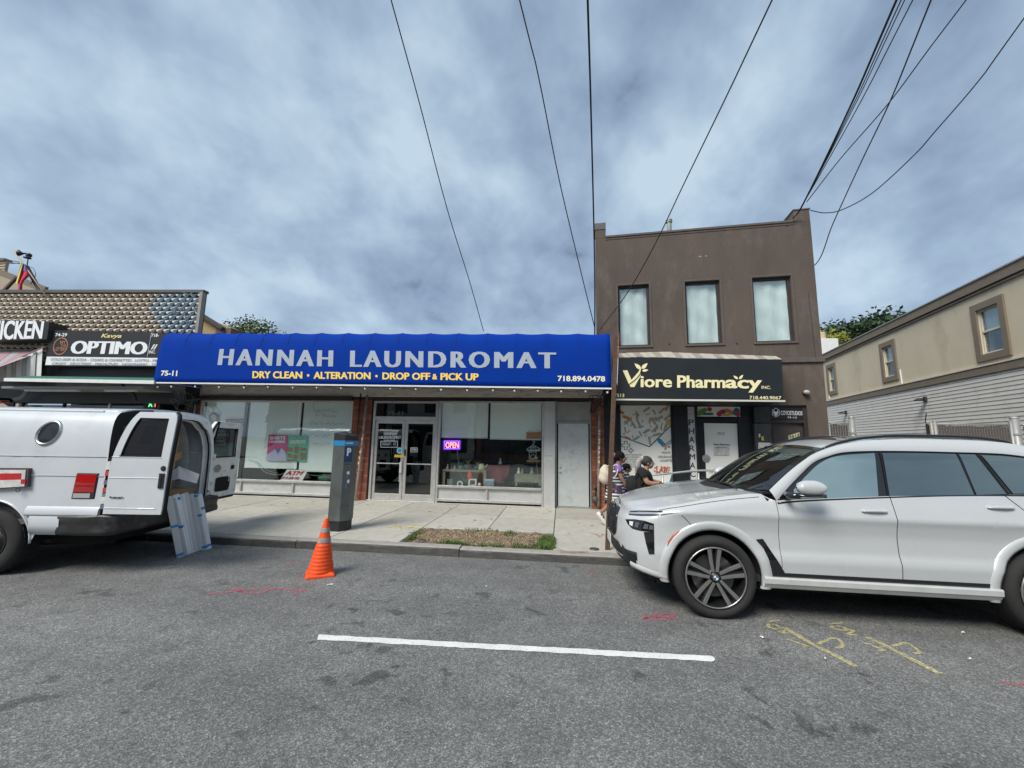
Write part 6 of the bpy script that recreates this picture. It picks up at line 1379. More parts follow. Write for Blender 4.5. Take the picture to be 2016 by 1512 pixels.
# greenhouse
def ghw(z): return .862-(z-1.16)*.36-.25*max(0,z-1.60)**1.2
def atS(px, py):
    Yv = 4.6
    for _ in range(8): p = at(px, py, Yv); Yv = YC-ghw(p.z)
    return p.x, p.z
def GS(x, z, off=0, sd_=-1):
    k = max(0, (x-4.7))*.12; return V((x, YC+sd_*(ghw(z)-k+off), z))
def ruled(name, bot, top, m, off=0, n=30, mm=10, sd_=-1, parent=None, **k):
    B_ = crv([(x,0,z) for x,z in bot], 6) if len(bot) > 2 else [V((bot[0][0],0,bot[0][1])).lerp(V((bot[1][0],0,bot[1][1])), i/12) for i in range(13)]
    T_ = crv([(x,0,z) for x,z in top], 6) if len(top) > 2 else [V((top[0][0],0,top[0][1])).lerp(V((top[1][0],0,top[1][1])), i/12) for i in range(13)]
    def smp(L_, t): f = t*(len(L_)-1); i = min(int(f), len(L_)-2); return L_[i].lerp(L_[i+1], f-i)
    rows_ = []
    for i in range(n+1):
        a, c = smp(B_, i/n), smp(T_, i/n); rows_.append([GS((a.lerp(c, j/mm)).x, (a.lerp(c, j/mm)).z, off, sd_) for j in range(mm+1)])
    return MB().grid(rows_).build(name, m, parent or suv, smooth=True, **k)
P = atS
ftop = [P(1529,987),P(1552,960),P(1577,934),P(1602,911),P(1630,899),P(1662,891),P(1720,888.5),P(1800,889),P(1880,891),P(1950,893),P(1990,896)]
ftop += [(4.75,1.625),(5.0,1.58),(5.22,1.46)]
fbot = [P(1529,988),(2.4,1.175),(2.8,1.205),(3.2,1.232),(3.7,1.262),(4.2,1.282),(4.7,1.295),(5.05,1.30),(5.3,1.30)]
pill = [P(1514,965),P(1540,940),P(1567,917),P(1597,896),P(1625,884),P(1662,873.5),P(1710,867.5),P(1780,864.5),P(1880,866),P(1960,870),P(2016,878)]
pill += [(4.9,1.70),(5.15,1.62),(5.36,1.47)]
def ctrl(L_, n):
    C_ = crv([(x,0,z) for x,z in L_], 6); d = [0]
    for i in range(1, len(C_)): d.append(d[-1]+(C_[i]-C_[i-1]).length)
    o = []
    for k in range(n+1):
        s = d[-1]*k/n; i = max(j for j in range(len(d)) if d[j] <= s+1e-9); i = min(i, len(C_)-2); o.append(C_[i].lerp(C_[i+1], (s-d[i])/max(1e-9, d[i+1]-d[i])))
    return o
roof_edge = ctrl(pill, 60)
for sd_ in (-1,1):
    FT, FB, PL_ = ctrl(ftop, 60), ctrl(fbot, 60), roof_edge
    MB().grid([[GS(a.x, a.z+(c.z-a.z)*j/8, -.004, sd_) if False else GS(a.x+(c.x-a.x)*j/8, a.z+(c.z-a.z)*j/8, -.004, sd_) for j in range(9)] for a, c in zip(FB, FT)]).build('window_surround', M_cb, suv, smooth=True)
    r = []
    for a, c in zip(FT, PL_): r.append([GS(a.x+(c.x-a.x)*j/6, a.z+(c.z-a.z)*j/6, .004+.014*sin(pi*j/6), sd_) for j in range(7)])
    MB().grid(r).build('roof_pillar', M_cw, suv, smooth=True)
    b = MB(); b.tube([GS(a.x, a.z, .004, sd_) for a in FT], .006, 5); b.build('window_trim', M_cb, suv, smooth=True)
    b = MB(); b.tube([GS(a.x, a.z-.012, .010, sd_) for a in FB], .011, 6); b.build('belt_trim', M_cb, suv, smooth=True)
    ruled('front_side_window', [P(1560,981),P(1600,981),P(1660,980),P(1729,977)], [P(1562,964),P(1588,935),P(1615,911),P(1650,897.5),P(1721,892)], M_g1, .004, sd_=sd_)
    ruled('rear_side_window', [P(1751,977),P(1830,976),P(1917,974.5)], [P(1736,892),P(1810,892),P(1881,894)], M_g2, .004, sd_=sd_)
    ruled('rear_side_window', [P(1922,974),P(1981,972.5)], [P(1887,894),P(1918,895)], M_g2, .004, sd_=sd_)
    ruled('quarter_window', [P(1994,972),(4.7,1.31),(5.08,1.32)], [P(1931,896),P(1985,899),(4.72,1.61),(4.98,1.50)], M_g2, .004, sd_=sd_)
    # rubber and division lines
    for (a, c) in ((P(1731,889),P(1751,988)),(P(1884,892),P(1920,978)),(P(1924,893),P(1988,976))):
        b = MB(); b.tube([GS(a[0]+(c[0]-a[0])*t/6, a[1]+(c[1]-a[1])*t/6, .006, sd_) for t in range(7)], .0045, 5); b.build('window_division', M_gap, suv)
# roof skin with dark glass panel
rows_ = []; gl_rows = []
for k in range(10, 61):
    a = roof_edge[k]; e = GS(a.x, a.z, 0, -1); hw_ = YC-e.y; r = []
    for j in range(17):
        u = -1+2*j/16; r.append(V((a.x+.0, YC+u*hw_, a.z+.038*(1-abs(u)**2.2))))
    rows_.append(r)
MB().grid(rows_).build('roof', M_cw, suv, smooth=True)
gr_ = [[p+V((0,0,.005)) for p in r[2:15]] for r in rows_[9:40]]
MB().grid(gr_).build('glass_roof', M_cb, suv, smooth=True)
# windscreen: from the cowl up to the roof front
r = []; e0_ = roof_edge
wk = [e0_[k] for k in range(0, 15)]
def ws_center(t): return V((1.86+(2.62-1.86)*t, 0, 1.225+(1.765-1.225)*t+.03*sin(pi*t)))
for k, a in enumerate(wk):
    t = k/(len(wk)-1); c = V((1.90+(wk[-1].x-.06-1.90)*t, 0, 1.228+(wk[-1].z+.036-1.228)*t+.035*sin(pi*t))); e = GS(a.x, a.z, -.006, -1); hw_ = YC-e.y; row = []
    for j in range(21):
        u = -1+2*j/20; q = 1-abs(u)**2.4; row.append(V((a.x+(c.x-a.x)*q, YC+u*hw_, a.z+(c.z-a.z)*q)))
    r.append(row)
MB().grid(r).build('windscreen', M_wsg, suv, smooth=True)
b = MB()
for k in range(len(r)-1):
    b.grid([[p+V((0,0,.003)) for p in r[k][:2]], [p+V((0,0,.003)) for p in r[k+1][:2]]]); b.grid([[p+V((0,0,.003)) for p in r[k][-2:]], [p+V((0,0,.003)) for p in r[k+1][-2:]]])
b.grid([[p+V((0,0,.003)) for p in r[-1]], [p+V((0,0,.003)) for p in r[-2]]]); b.build('windscreen_border', M_cb, suv, smooth=True)
b = MB(); b.grid([[V((2.02,YC-.80,1.205)),V((1.80,YC-.4,1.205)),V((1.76,YC,1.21)),V((1.80,YC+.4,1.205)),V((2.02,YC+.80,1.205))],[V((2.14,YC-.80,1.25)),V((1.98,YC-.4,1.245)),V((1.93,YC,1.245)),V((1.98,YC+.4,1.245)),V((2.14,YC+.80,1.25))]]); b.build('cowl', M_cp, suv, solid=.01)
for y0, y1 in ((YC-.62,YC+.05),(YC+.12,YC+.6)):
    b = MB(); b.tube([V((1.90,y0,1.245)),V((1.93,(y0+y1)/2,1.26)),V((1.92,y1,1.262))], .009, 6); b.build('wiper', M_cp, suv)
# cabin
b = MB(); b.box(2.1, 2.45, YC-.74, YC+.74, 1.0, 1.20); b.build('dashboard', mat('cabin_dark', (.03,.03,.032), .8), suv, bevel=.05)
b = MB(); b.box(1.9, 5.3, YC-.84, YC+.84, .36, .42); b.box(5.2,5.28,YC-.7,YC+.7,.42,1.5); b.build('cabin_floor', MATS['cabin_dark'], suv)
M_seat = mat('seat_leather', (.07,.055,.045), .6, var=.1)
for x, y in ((2.95,YC-.38),(2.95,YC+.38),(3.9,YC-.4),(3.9,YC+.4)):
    b = MB(); b.box(x-.25,x+.25,y-.26,y+.26,.62,.78); b.beam((x+.25,y,.75),(x+.42,y,1.32),.5,.12,(1,0,0)); b.beam((x+.43,y,1.37),(x+.47,y,1.52),.26,.09,(1,0,0)); b.build('seat', M_seat, suv, bevel=.03)
b = MB(); c = V((2.52,YC-.38,1.13)); ax = V((-.85,0,.5)).normalized(); u1 = V((0,1,0)); u2 = ax.cross(u1); pts_ = [c+(u1*cos(a*pi/10)+u2*sin(a*pi/10))*.18 for a in range(21)]; b.tube(pts_, .014, 6); b.tube([c-u1*.17, c+u1*.17], .012, 6); b.build('steering_wheel', MATS['cabin_dark'], suv)
b = MB(); b.box(2.52,2.56,YC-.12,YC+.12,1.58,1.64); b.build('interior_mirror', MATS['cabin_dark'], suv, bevel=.01)
# tailgate glass
a, c = roof_edge[-1], None
MB().grid([[V((5.40,YC+u*.60,1.50)) for u in (-1,-.5,0,.5,1)],[V((5.52,YC+u*.70,1.20)) for u in (-1,-.5,0,.5,1)]]).build('rear_window', M_g2, suv, solid=.01)
MB().grid([[V((5.38,YC+u*.62,1.47)) for u in (-1,-.5,0,.5,1)],[V((5.30,YC+u*.60,1.66)) for u in (-1,-.5,0,.5,1)],[V((roof_edge[-4].x,YC+u*.60,roof_edge[-4].z)) for u in (-1,-.5,0,.5,1)]]).build('tailgate', M_cw, suv, smooth=True)
# roof rails
for sd_ in (-1,1):
    rp = [P(1624,884),P(1650,875.5),P(1690,868),P(1735,864.5),P(1780,863),P(1880,864),P(1950,868),P(1990,873)]
    C_ = crv([(x,0,z) for x,z in rp]+[(4.62,0,1.75)], 6); Q = []
    for i, p in enumerate(C_): Q.append(V((p.x, YC+sd_*(ghw(p.z)-.03), p.z+.028*sin(pi*min(1,i/(len(C_)-1))))))
    b = MB(); b.tube(Q, .016, 8); b.build('roof_rail', M_cb, suv, smooth=True)
# wheel-arch lips
for sd_ in (-1,1):
    for c in (WXF, WXR):
        r = []
        for k in range(33):
            a = radians(-14)+radians(208)*k/32; row = []
            for R_, of in ((.448,-.02),(.452,.006),(.475,.016),(.505,.017),(.535,.010),(.542,-.004)):
                x = c+R_*cos(a); z = max(.305, AZ+R_*sin(a)); row.append(SK(sx_(x), z, of, sd_))
            r.append(row)
        MB().grid(r).build('wheel_arch_trim', M_cw, suv, smooth=True)
        # liner
        r = [[V((c+.45*cos(a), YC+sd_*y, AZ+.45*sin(a))) for y in (.88,.5)] for a in [radians(-10+200*k/20) for k in range(21)]]
        MB().grid(r).build('arch_liner', M_gap, suv)
    # rocker: black strip, then satin board
    def strip(name, x0, x1, prof, m, n=40):
        rr = []
        for i in range(n+1):
            x = x0+(x1-x0)*i/n; s = sx_(x); rr.append([SK(s, z, of, sd_) for z, of in prof])
        return MB().grid(rr).build(name, m, suv, smooth=False)
    strip('sill_strip', 2.0, 4.06, [(.475,-.004),(.470,.004),(.432,.004),(.430,.0)], M_cb)
    strip('side_skirt', 1.99, 4.05, [(.432,-.01),(.430,.028),(.418,.036),(.372,.040),(.362,.030),(.322,.012),(.318,-.05)], M_rock)
    # vent behind the front wheel
    q = [(1.945,.78),(1.985,.79),(2.03,.76),(2.175,.48),(2.17,.455),(2.06,.455),(2.04,.60),(2.00,.70)]
    top = [(1.945,.775),(2.01,.785),(2.06,.70),(2.185,.475)]; bot = [(1.95,.765),(2.005,.70),(2.045,.58),(2.06,.455)]
    rr = []
    for i in range(21):
        def sm(L_): f = i/20*(len(L_)-1); k = min(int(f), len(L_)-2); t = f-k; return (L_[k][0]+(L_[k+1][0]-L_[k][0])*t, L_[k][1]+(L_[k+1][1]-L_[k][1])*t)
        a, c2 = sm(bot), sm(top); rr.append([SK(sx_(a[0]+(c2[0]-a[0])*j/5), a[1]+(c2[1]-a[1])*j/5, .005, sd_) for j in range(6)])
    MB().grid(rr).build('air_breather', M_cb, suv, smooth=True)
    # handles
    for x0, z0 in ((3.045,1.095),(4.165,1.165)):
        rr = []
        for i in range(13):
            a = 2*pi*i/12; rr.append([SK(sx_(x0+.125*k*cos(a)), z0+.036*k*sin(a), (.002 if k > .8 else -.010), sd_) for k in (1,.85,.5,.0)])
        MB().grid(rr).build('handle_cup', mat('cup_white', (.60,.62,.63), .35), suv, smooth=True)  # cup in a slightly lighter white than the body paint
        b = MB(); b.tube([SK(sx_(x0+t*.115), z0+.002-.006*t*t, .012+.012*(1-t*t), sd_) for t in (-1,-.8,-.4,0,.4,.8,1)], [.006,.012,.015,.016,.015,.012,.006], 8); b.build('door_handle', M_cw, suv, smooth=True)
    # lamps: slim upper, hidden lower
    def patch(name, bot, top, m, off, n=24, mm=6, parent=None):
        rr = []
        for i in range(n+1):
            def sm(L_):
                f = i/n*(len(L_)-1); k = min(int(f), len(L_)-2); t = f-k; return (L_[k][0]+(L_[k+1][0]-L_[k][0])*t, L_[k][1]+(L_[k+1][1]-L_[k][1])*t)
            a, c2 = sm(bot), sm(top); rr.append([SK(a[0]+(c2[0]-a[0])*j/mm, a[1]+(c2[1]-a[1])*j/mm, off, sd_) for j in range(mm+1)])
        return MB().grid(rr).build(name, m, parent or suv, smooth=True)
    def fs(px, py):   # measured point -> (s, z) on the nose
        s = sx_(.8)
        d = ray(px, py)
        best = None
        for i in range(0, 260):
            s = sx_(1.4)*i/260; p0, n0 = plan(s); Yv = YC-p0.y+.0; tt = Yv/d.y if abs(d.y) > 1e-6 else 0; q = EYE+d*tt; p1 = SK(s, q.z)
            tt = p1.y/d.y; q = EYE+d*tt; e = abs(q.x-p1.x)
            if best is None or e < best[0]: best = (e, s, q.z)
        return best[1], best[2]
    if sd_ == -1:
        U_b = [fs(x,y) for x,y in ((1239,1013.5),(1262,1015),(1300,1015),(1333,1008))]; U_t = [fs(x,y) for x,y in ((1243,1005.5),(1262,1004.5),(1305,1005.5),(1333,1007.5))]
        L_b = [fs(x,y) for x,y in ((1236,1031),(1246,1041),(1262,1045),(1288,1047))]; L_t = [fs(x,y) for x,y in ((1232,1022),(1250,1022),(1270,1025),(1287,1031))]
        V_b = [fs(x,y) for x,y in ((1267,1047),(1272,1068),(1277,1090))]; V_t = [fs(x,y) for x,y in ((1288,1047),(1288,1072),(1288.5,1091))]
        V_b[-1] = fs(1278,1091)
        R_a = [fs(x,y) for x,y in ((1311,1081),(1317,1067),(1326,1055),(1342,1043))]
    h1 = patch('daytime_lamp', U_b, U_t, M_cb, .004)
    U1 = [((a[0]*.55+c[0]*.45), a[1]*.55+c[1]*.45) for a, c in zip(U_b, U_t)]
    lb = [(a[0]+(c[0]-a[0])*.30, a[1]+(c[1]-a[1])*.30) for a, c in zip(U_b, U_t)]; lt = [(a[0]+(c[0]-a[0])*.72, a[1]+(c[1]-a[1])*.72) for a, c in zip(U_b, U_t)]
    patch('light_strip', [lb[0],lb[1]], [lt[0],lt[1]], mat('lamp_silver', (.45,.48,.50), .25, .5), .008, parent=h1); patch('light_strip', [lb[1],lb[2]], [lt[1],lt[2]], MATS['lamp_silver'], .008, parent=h1)
    patch('light_tip', [lb[2],U_b[3]], [U_t[2],U_t[3]], mat('lamp_clear', (.70,.72,.74), .15), .007, parent=h1)
    h2 = patch('headlight', L_b, L_t, M_cb, .004)
    m1 = [(a[0]*.75+c[0]*.25, a[1]*.75+c[1]*.25) for a, c in zip(L_b, L_t)]; m2 = [(a[0]*.25+c[0]*.75, a[1]*.25+c[1]*.75) for a, c in zip(L_b, L_t)]
    def sub(A_, B2, i0, i1, m, nm): patch(nm, [(A_[i0][0]+(A_[i0+1][0]-A_[i0][0])*i1[0], A_[i0][1]+(A_[i0+1][1]-A_[i0][1])*i1[0]), (A_[i0][0]+(A_[i0+1][0]-A_[i0][0])*i1[1], A_[i0][1]+(A_[i0+1][1]-A_[i0][1])*i1[1])], [(B2[i0][0]+(B2[i0+1][0]-B2[i0][0])*i1[0], B2[i0][1]+(B2[i0+1][1]-B2[i0][1])*i1[0]), (B2[i0][0]+(B2[i0+1][0]-B2[i0][0])*i1[1], B2[i0][1]+(B2[i0+1][1]-B2[i0][1])*i1[1])], m, .008, 3, 3, parent=h2)
    sub(m1, m2, 0, (.5,.95), MATS['lamp_clear'], 'lens'); sub(m1, m2, 1, (.2,.6), mat('lamp_grey', (.10,.105,.11), .2), 'lens'); sub(m1, m2, 2, (.1,.5), MATS['lamp_grey'], 'lens'); sub(m1, m2, 2, (.6,.95), MATS['lamp_grey'], 'lens')
    patch('bumper_blade', V_b, V_t, M_cb, .004)
    b = MB(); b.tube([SK(s, z, .004, sd_) for s, z in R_a], [.006,.011,.011,.006], 6); b.build('side_reflector', mat('reflector_orange', (.42,.07,.025), .3), suv, smooth=True)
# kidney grille halves with upright bars, badge plate, lower intake
M_gr = mat('grille_black', (.010,.010,.011), .35)
for sd_ in (-1,1):
    rr = []; zc_, hz, sc_ = .785, .150, .20
    for i in range(15):
        z = zc_-hz+2*hz*i/14; w_ = .165*(1-abs((z-zc_)/hz)**3.2*.45); rr.append([SK(.045+(.33*(1-abs((z-zc_)/hz)**4*.35)-.0)*j/8, z, .006+.010*(1 if 0 < j < 8 and 0 < i < 14 else 0), sd_) for j in range(9)])
    g1 = MB().grid(rr).build('grille', M_gap, suv, smooth=True)
    b = MB(); edge = [rr[0][j] for j in range(9)]+[rr[i][8] for i in range(1,15)]+[rr[14][j] for j in range(7,-1,-1)]+[rr[i][0] for i in range(13,-1,-1)]
    b.tube(edge, .013, 8, cap=False); b.build('grille_ring', M_cb, g1, smooth=True)
    for j in range(9):
        s = .06+.033*j; b = MB(); b.tube([SK(s, z, .022, sd_) for z in (zc_-hz+.015, zc_, zc_+hz-.015)], .006, 6); b.build('grille_bar', M_gr, g1)
    q = patch if False else None
    rr = []
    for i in range(13):
        s = sx_(.80)*i/12; rr.append([SK(s, z, of, sd_) for z, of in ((.60 if s < .5 else .56,.004),(.54,.012),(.47,.0),(.40,-.03),(.36,-.09))])
    MB().grid(rr).build('lower_intake', M_cp, suv, smooth=False)
    rr = []
    for i in range(9):
        t = i/8; s = sx_(.74)+(sx_(1.07)-sx_(.74))*t; rr.append([SK(s, z, of, sd_) for z, of in ((.455-.07*t,.008),(.43-.08*t,.022),(.395-.07*t,.012),(.385-.07*t,-.05))])
    MB().grid(rr).build('bumper_lip', M_rock, suv, smooth=True)
    # black angular corner of the lower bumper
    rr = []
    for i in range(7):
        t = i/6; s = sx_(.68)+(sx_(.79)-sx_(.68))*t; rr.append([SK(s, z, .010, sd_) for z in (.44-.02*t, .52, .60-.13*t)])
    MB().grid(rr).build('corner_duct', M_cb, suv, smooth=False)
b = MB(); b.box(.590,.602,YC-.16,YC+.16,.50,.61); b.build('front_plate', mat('plate_white', (.60,.60,.55), .5), suv, bevel=.003)
c_ = V((.650, YC, .985)); MB().ball(c_, .040, 16, 8, (.5,1,.8)).build('bonnet_badge', M_chr, suv, smooth=True)
# underside
b = MB(); b.box(1.0, 5.4, YC-.78, YC+.78, .27, .40); b.box(1.0,1.1,YC-.6,YC+.6,.22,.3); b.build('underbody', M_gap, suv)
for x in (WXF, WXR): MB().tube([(x,YC-.7,AZ),(x,YC+.7,AZ)], .05, 8).build('axle', M_gap, suv)
# mirrors
for sd_ in (-1,1):
    c = at(1596,964,4.34); c = V((c.x, YC+sd_*(YC-c.y), c.z)); 
    rr = []
    for i in range(13):
        t = i/12; x = -.125+.27*t; hgt = smo([(-.125,.010),(-.10,.058),(-.04,.084),(.03,.086),(.09,.070),(.13,.038),(.145,.008)], x); row = []
        for k in range(17):
            a = 2*pi*k/16; row.append(c+V((x, sd_*(.055+.0)*cos(a)*min(1,hgt/.05)*-1, hgt*sin(a)*.85+.015+(-.03 if sin(a) < 0 else 0)*0)))
        rr.append(row)
    MB().grid(rr).build('mirror_shell', M_cw, suv, smooth=True)
    rr = []
    for i in range(13):
        t = i/12; x = -.135+.275*t; row = []
        for k in range(13):
            a = 2*pi*k/12; row.append(c+V((x, sd_*.052*cos(a)*sin(pi*min(1,max(.02,t))), -.058+.018*sin(a))))
        rr.append(row)
    m_ = MB().grid(rr).build('mirror_base', M_cb, suv, smooth=True)
    b = MB(); b.tube([c+V((-.10,0,-.06)), c+V((-.16,sd_*-.08,-.075)), c+V((-.12,sd_*-.22,-.07))], [.026,.030,.026], 8); b.build('mirror_arm', M_cb, suv, smooth=True)
    q = [P(1478+54,986),P(1572,985),P(1556,957)]; b = MB(); b.add([GS(x,z,.006,sd_) for x,z in q],[(0,1,2)]); b.build('mirror_triangle', M_cb, suv)
# wheels
M_mach = mat('machined_alloy', (.40,.40,.385), .34, .85, var=.05, vs=20); M_alk = mat('alloy_dark', (.020,.020,.022), .35, .3)
def make_wheel(parent, x, y, z, R, w_, sd_, rim_r, spokes, name='wheel'):
    c = V((x, y, z)); o_ = sd_
    prof = [(rim_r-.01,-.04),(rim_r+.012,.0),(rim_r+.035,.012),((R+rim_r)/2,.020),(R-.03,.012),(R-.008,-.008),(R,-.035),(R,-w_+.035),(R-.01,-w_+.008),(R-.04,-w_),(rim_r,-w_+.02)]
    wh = MB().lathe([(r, o_*h) for r, h in prof], c, 'Y', 48).build('tyre', M_rub, parent, smooth=True)
    b = MB(); grv = MB()
    for k in range(4): 
        h = -.055-k*(w_-.11)/3; grv.lathe([(R+.0015, o_*(h-.004)),(R+.0015, o_*(h+.004))], c, 'Y', 48)
    grv.build('tread_groove', M_gap, wh)
    barrel = MB().lathe([(r, o_*h) for r, h in ((rim_r+.006,.004),(rim_r-.006,.012),(rim_r-.012,.004),(rim_r-.020,-.03),(rim_r-.03,-.16))], c, 'Y', 48).build('rim', M_alk if spokes else M_cp, parent, smooth=True)
    MB().lathe([(r, o_*h) for r, h in ((rim_r+.007,.002),(rim_r+.004,.013),(rim_r-.004,.014),(rim_r-.008,.010))], c, 'Y', 48).build('rim_lip', M_mach, barrel, smooth=True)
    MB().lathe([(.0, o_*-.13),(rim_r-.02, o_*-.13)], c, 'Y', 32).build('brake_backing', M_gap, barrel)
    MB().lathe([(.06, o_*-.085),(rim_r*.72, o_*-.085),(rim_r*.72, o_*-.10)], c, 'Y', 32).build('brake_disc', mat('brake_steel', (.12,.12,.12), .4, .7), barrel)
    return wh, barrel, c
def blade(c, sd_, ang, r0, r1, w0, w1, shift0, shift1, dep, m, name, par, depth_in=.0, th=.03):
    u = V((cos(ang), 0, sin(ang))); t = V((-sin(ang), 0, cos(ang))); o = V((0, sd_, 0))
    P0, P1 = c+u*r0+t*shift0, c+u*r1+t*shift1
    mid = (P0+P1)/2+o*.004
    vs = []
    for p, w_, d in ((P0, w0, dep-.012),(mid, (w0+w1)/2, dep-.018),(P1, w1, dep)):
        for s in (-1,1):
            vs += [p+t*s*w_/2+o*d, p+t*s*w_/2*.8+o*(d-th)]
    fs_ = []
    for k in (0, 4): fs_ += [(k,k+2,k+6,k+4),(k+1,k+5,k+7,k+3),(k,k+4,k+5,k+1),(k+2,k+3,k+7,k+6)]
    fs_ += [(0,1,3,2),(8,10,11,9)]
    return MB().add(vs, fs_).build(name, m, par, bevel=.002)
M_mach = mat('machined_alloy', (.50,.50,.48), .32, .85, var=.05, vs=20); M_alk = mat('alloy_dark', (.022,.022,.024), .35, .3)
for sd_ in (-1,1):
    for x in (WXF, WXR):
        wh, rim, c = make_wheel(suv, x, YC+sd_*(HW-.012), AZ, AZ, .26, sd_, .288, True)
        for k in range(5):
            a = pi/2+2*pi*k/5
            for s in (-1,1):
                blade(c, sd_, a, .05, .283, .030, .040, s*.020, s*.052, .006, M_mach, 'spoke', rim)
                blade(c, sd_, a, .05, .283, .012, .026, s*.007, s*.024, -.006, M_alk, 'spoke_inner', rim)
        MB().lathe([(0,sd_*.008),(.028,sd_*.008),(.032,sd_*.004),(.04,sd_*-.01),(.075,sd_*-.02),(.08,sd_*-.04)], c, 'Y', 24).build('hub', M_alk, rim, smooth=True)
        MB().lathe([(.024,sd_*.0095),(.030,sd_*.0095),(.031,sd_*.007)], c, 'Y', 24).build('hub_ring', M_chr, rim)
        for q in (0,1):
            P_ = [c+V((0,sd_*.0095,0))]+[c+V((.022*cos(pi/2*t/5+q*pi), sd_*.0095, .022*sin(pi/2*t/5+q*pi))) for t in range(6)]; MB().add(P_, [tuple(range(7))]).build('hub_emblem', mat('emblem_blue', (.05,.12,.25), .4), rim, norm=False)
            P_ = [c+V((0,sd_*.0095,0))]+[c+V((.022*cos(pi/2*t/5+q*pi+pi/2), sd_*.0095, .022*sin(pi/2*t/5+q*pi+pi/2))) for t in range(6)]; MB().add(P_, [tuple(range(7))]).build('hub_emblem', M_lw, rim, norm=False)
        for k in range(5): MB().lathe([(0,sd_*-.008),(.009,sd_*-.008),(.009,sd_*-.03)], c+V((.055*cos(pi/2+pi/5+2*pi*k/5),0,.055*sin(pi/2+pi/5+2*pi*k/5))), 'Y', 10).build('lug', M_gap, rim)
# ================================================================== WHITE CARGO VAN, rear doors open
VA = 8.0; VO = V((-5.6, 4.5, 0)); vx = V((cos(radians(VA)), sin(radians(VA)), 0)); vy = V((-vx.y, vx.x, 0))
van = thing('cargo_van', 'old white cargo van with open rear doors and an oval porthole window', 'van', VO+vx*-2.6+vy*1.0, radians(VA))
def L3(x, y, z): return VO+vx*x+vy*(y*.935)+V((0,0,z))
TUM = [(0,.03),(.55,.012),(.80,.0),(1.18,.0),(1.30,.004),(1.45,.028),(1.6,.075),(1.75,.145),(1.88,.235),(1.95,.31),(2.0,.39),(2.035,.50),(2.06,.68),(2.07,.85),(2.075,1.0)]
TB = [(0,.03),(.55,.012),(.80,.0),(1.30,.0),(1.5,.008),(1.7,.028),(1.85,.06),(1.93,.10),(1.98,.15),(2.015,.22),(2.045,.36),(2.065,.6),(2.075,1.0)]
REAR = [(0,0),(1.3,0),(1.7,-.03),(2.0,-.07),(2.08,-.10)]
def vm(px, py, d=0.0):
    """measured point on the van's near flank -> (x, z), allowing for the lean of the wall"""
    y = 0
    for _ in range(6):
        O_ = VO+vy*y; p = at(px, py, O_.y, VA, O_.x); y = smo(TB, p.z)+d if p.z < 2.0 else .18
    return (p-VO).dot(vx), p.z
def VS(x, z, off=0, far=False):
    y = smo(TB, z)-off; return L3(x, (2.0-y) if far else y, z)
M_vw = mat('van_white', (.60,.635,.665), .33, .0, coat=.7, var=.05, vs=2.5, dirt=(.42,.43,.43,.5), ds=2.2)
M_vwi = mat('van_inner_white', (.76,.76,.73), .5, var=.12, vs=6, dirt=(.28,.25,.21,.6), ds=8)
M_bmp = mat('bumper_black', (.022,.022,.023), .42, var=.35, vs=7, dirt=(.16,.15,.15,.5), ds=5)
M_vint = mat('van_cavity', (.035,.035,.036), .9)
WX_, WR_, AR_ = -1.30, .385, .505
def vlow(x):
    for c in (WX_, WX_-3.5):
        if abs(x-c) < AR_: return .385+sqrt(AR_**2-(x-c)**2)
    return .49
ZB = [0,.03,.06,.12,.18,.25,.32,.40,.48,.56,.62,.66,.70,.74,.78,.82,.86,.90,.93,.96,.98,1.0]
for far in (False, True):
    xs_ = sorted({-5.2+5.2*i/90 for i in range(91)} | {c+AR_*cos(pi*k/14)*.9999 for c in (WX_, WX_-3.5) for k in range(15)})
    rows_ = []
    for x in xs_:
        lo = vlow(x); rear = smo(REAR, 2.0)
        rows_.append([VS(min(x, 0) if x < -.001 else smo(REAR, lo+(2.03-lo)*t), lo+(2.03-lo)*t, -.006*math.exp(-((lo+(2.03-lo)*t-1.42)/.012)**2)-.006*math.exp(-((lo+(2.03-lo)*t-1.19)/.010)**2)+.012*max(0,min(1,(.80-(lo+(2.03-lo)*t))/.05))*0, far) for t in ZB])
        if x > -.35:   # pull the rear edge forward with height
            k = (x+.35)/.35; rows_[-1] = [p+vx*(smo(REAR, p.z)*k if x < -.001 else 0) for p in rows_[-1]]
    MB().grid(rows_).build('side_panel', M_vw, van, smooth=True)
    # body crease lines
    for z in (1.425, 1.19):
        b = MB(); b.tube([VS(-5.1, z, .002, far), VS(-2.5, z+.002, .002, far), VS(-.02+smo(REAR,z), z, .002, far)], .006, 5); b.build('body_crease', M_vw, van, smooth=True)
    # sill bulge behind the wheel
    a0 = [(-.94,.50),(-.94,.70),(-.80,.79)]
    rr = []
    for i in range(25):
        x = -.81+.36*i/24; rr.append([VS(x, z, of, far) for z, of in ((.71,.028),(.695,.036),(.60,.033),(.51,.022),(.495,-.04))])
    MB().grid(rr).build('lower_skirt', M_vw, van, smooth=True)
    MB().grid([[VS(-.88+.875*i/12, z, of, far) for z, of in ((.825,.0),(.79,.024),(.74,.030),(.712,.026),(.705,-.02))] for i in range(13)]).build('waist_moulding', M_vw, van, smooth=True)
    MB().grid([[VS(WX_+AR_*cos(a)*.995, .385+AR_*sin(a)*.995, o_, far) for o_ in (.0,-.45)] for a in [pi*k/18 for k in range(19)]]).build('arch_liner', M_gap, van, smooth=True)
    MB().tube([VS(WX_+AR_*cos(a), .385+AR_*sin(a), .003, far) for a in [pi*k/24 for k in range(25)]], .013, 6).build('arch_edge', M_vw, van, smooth=True)
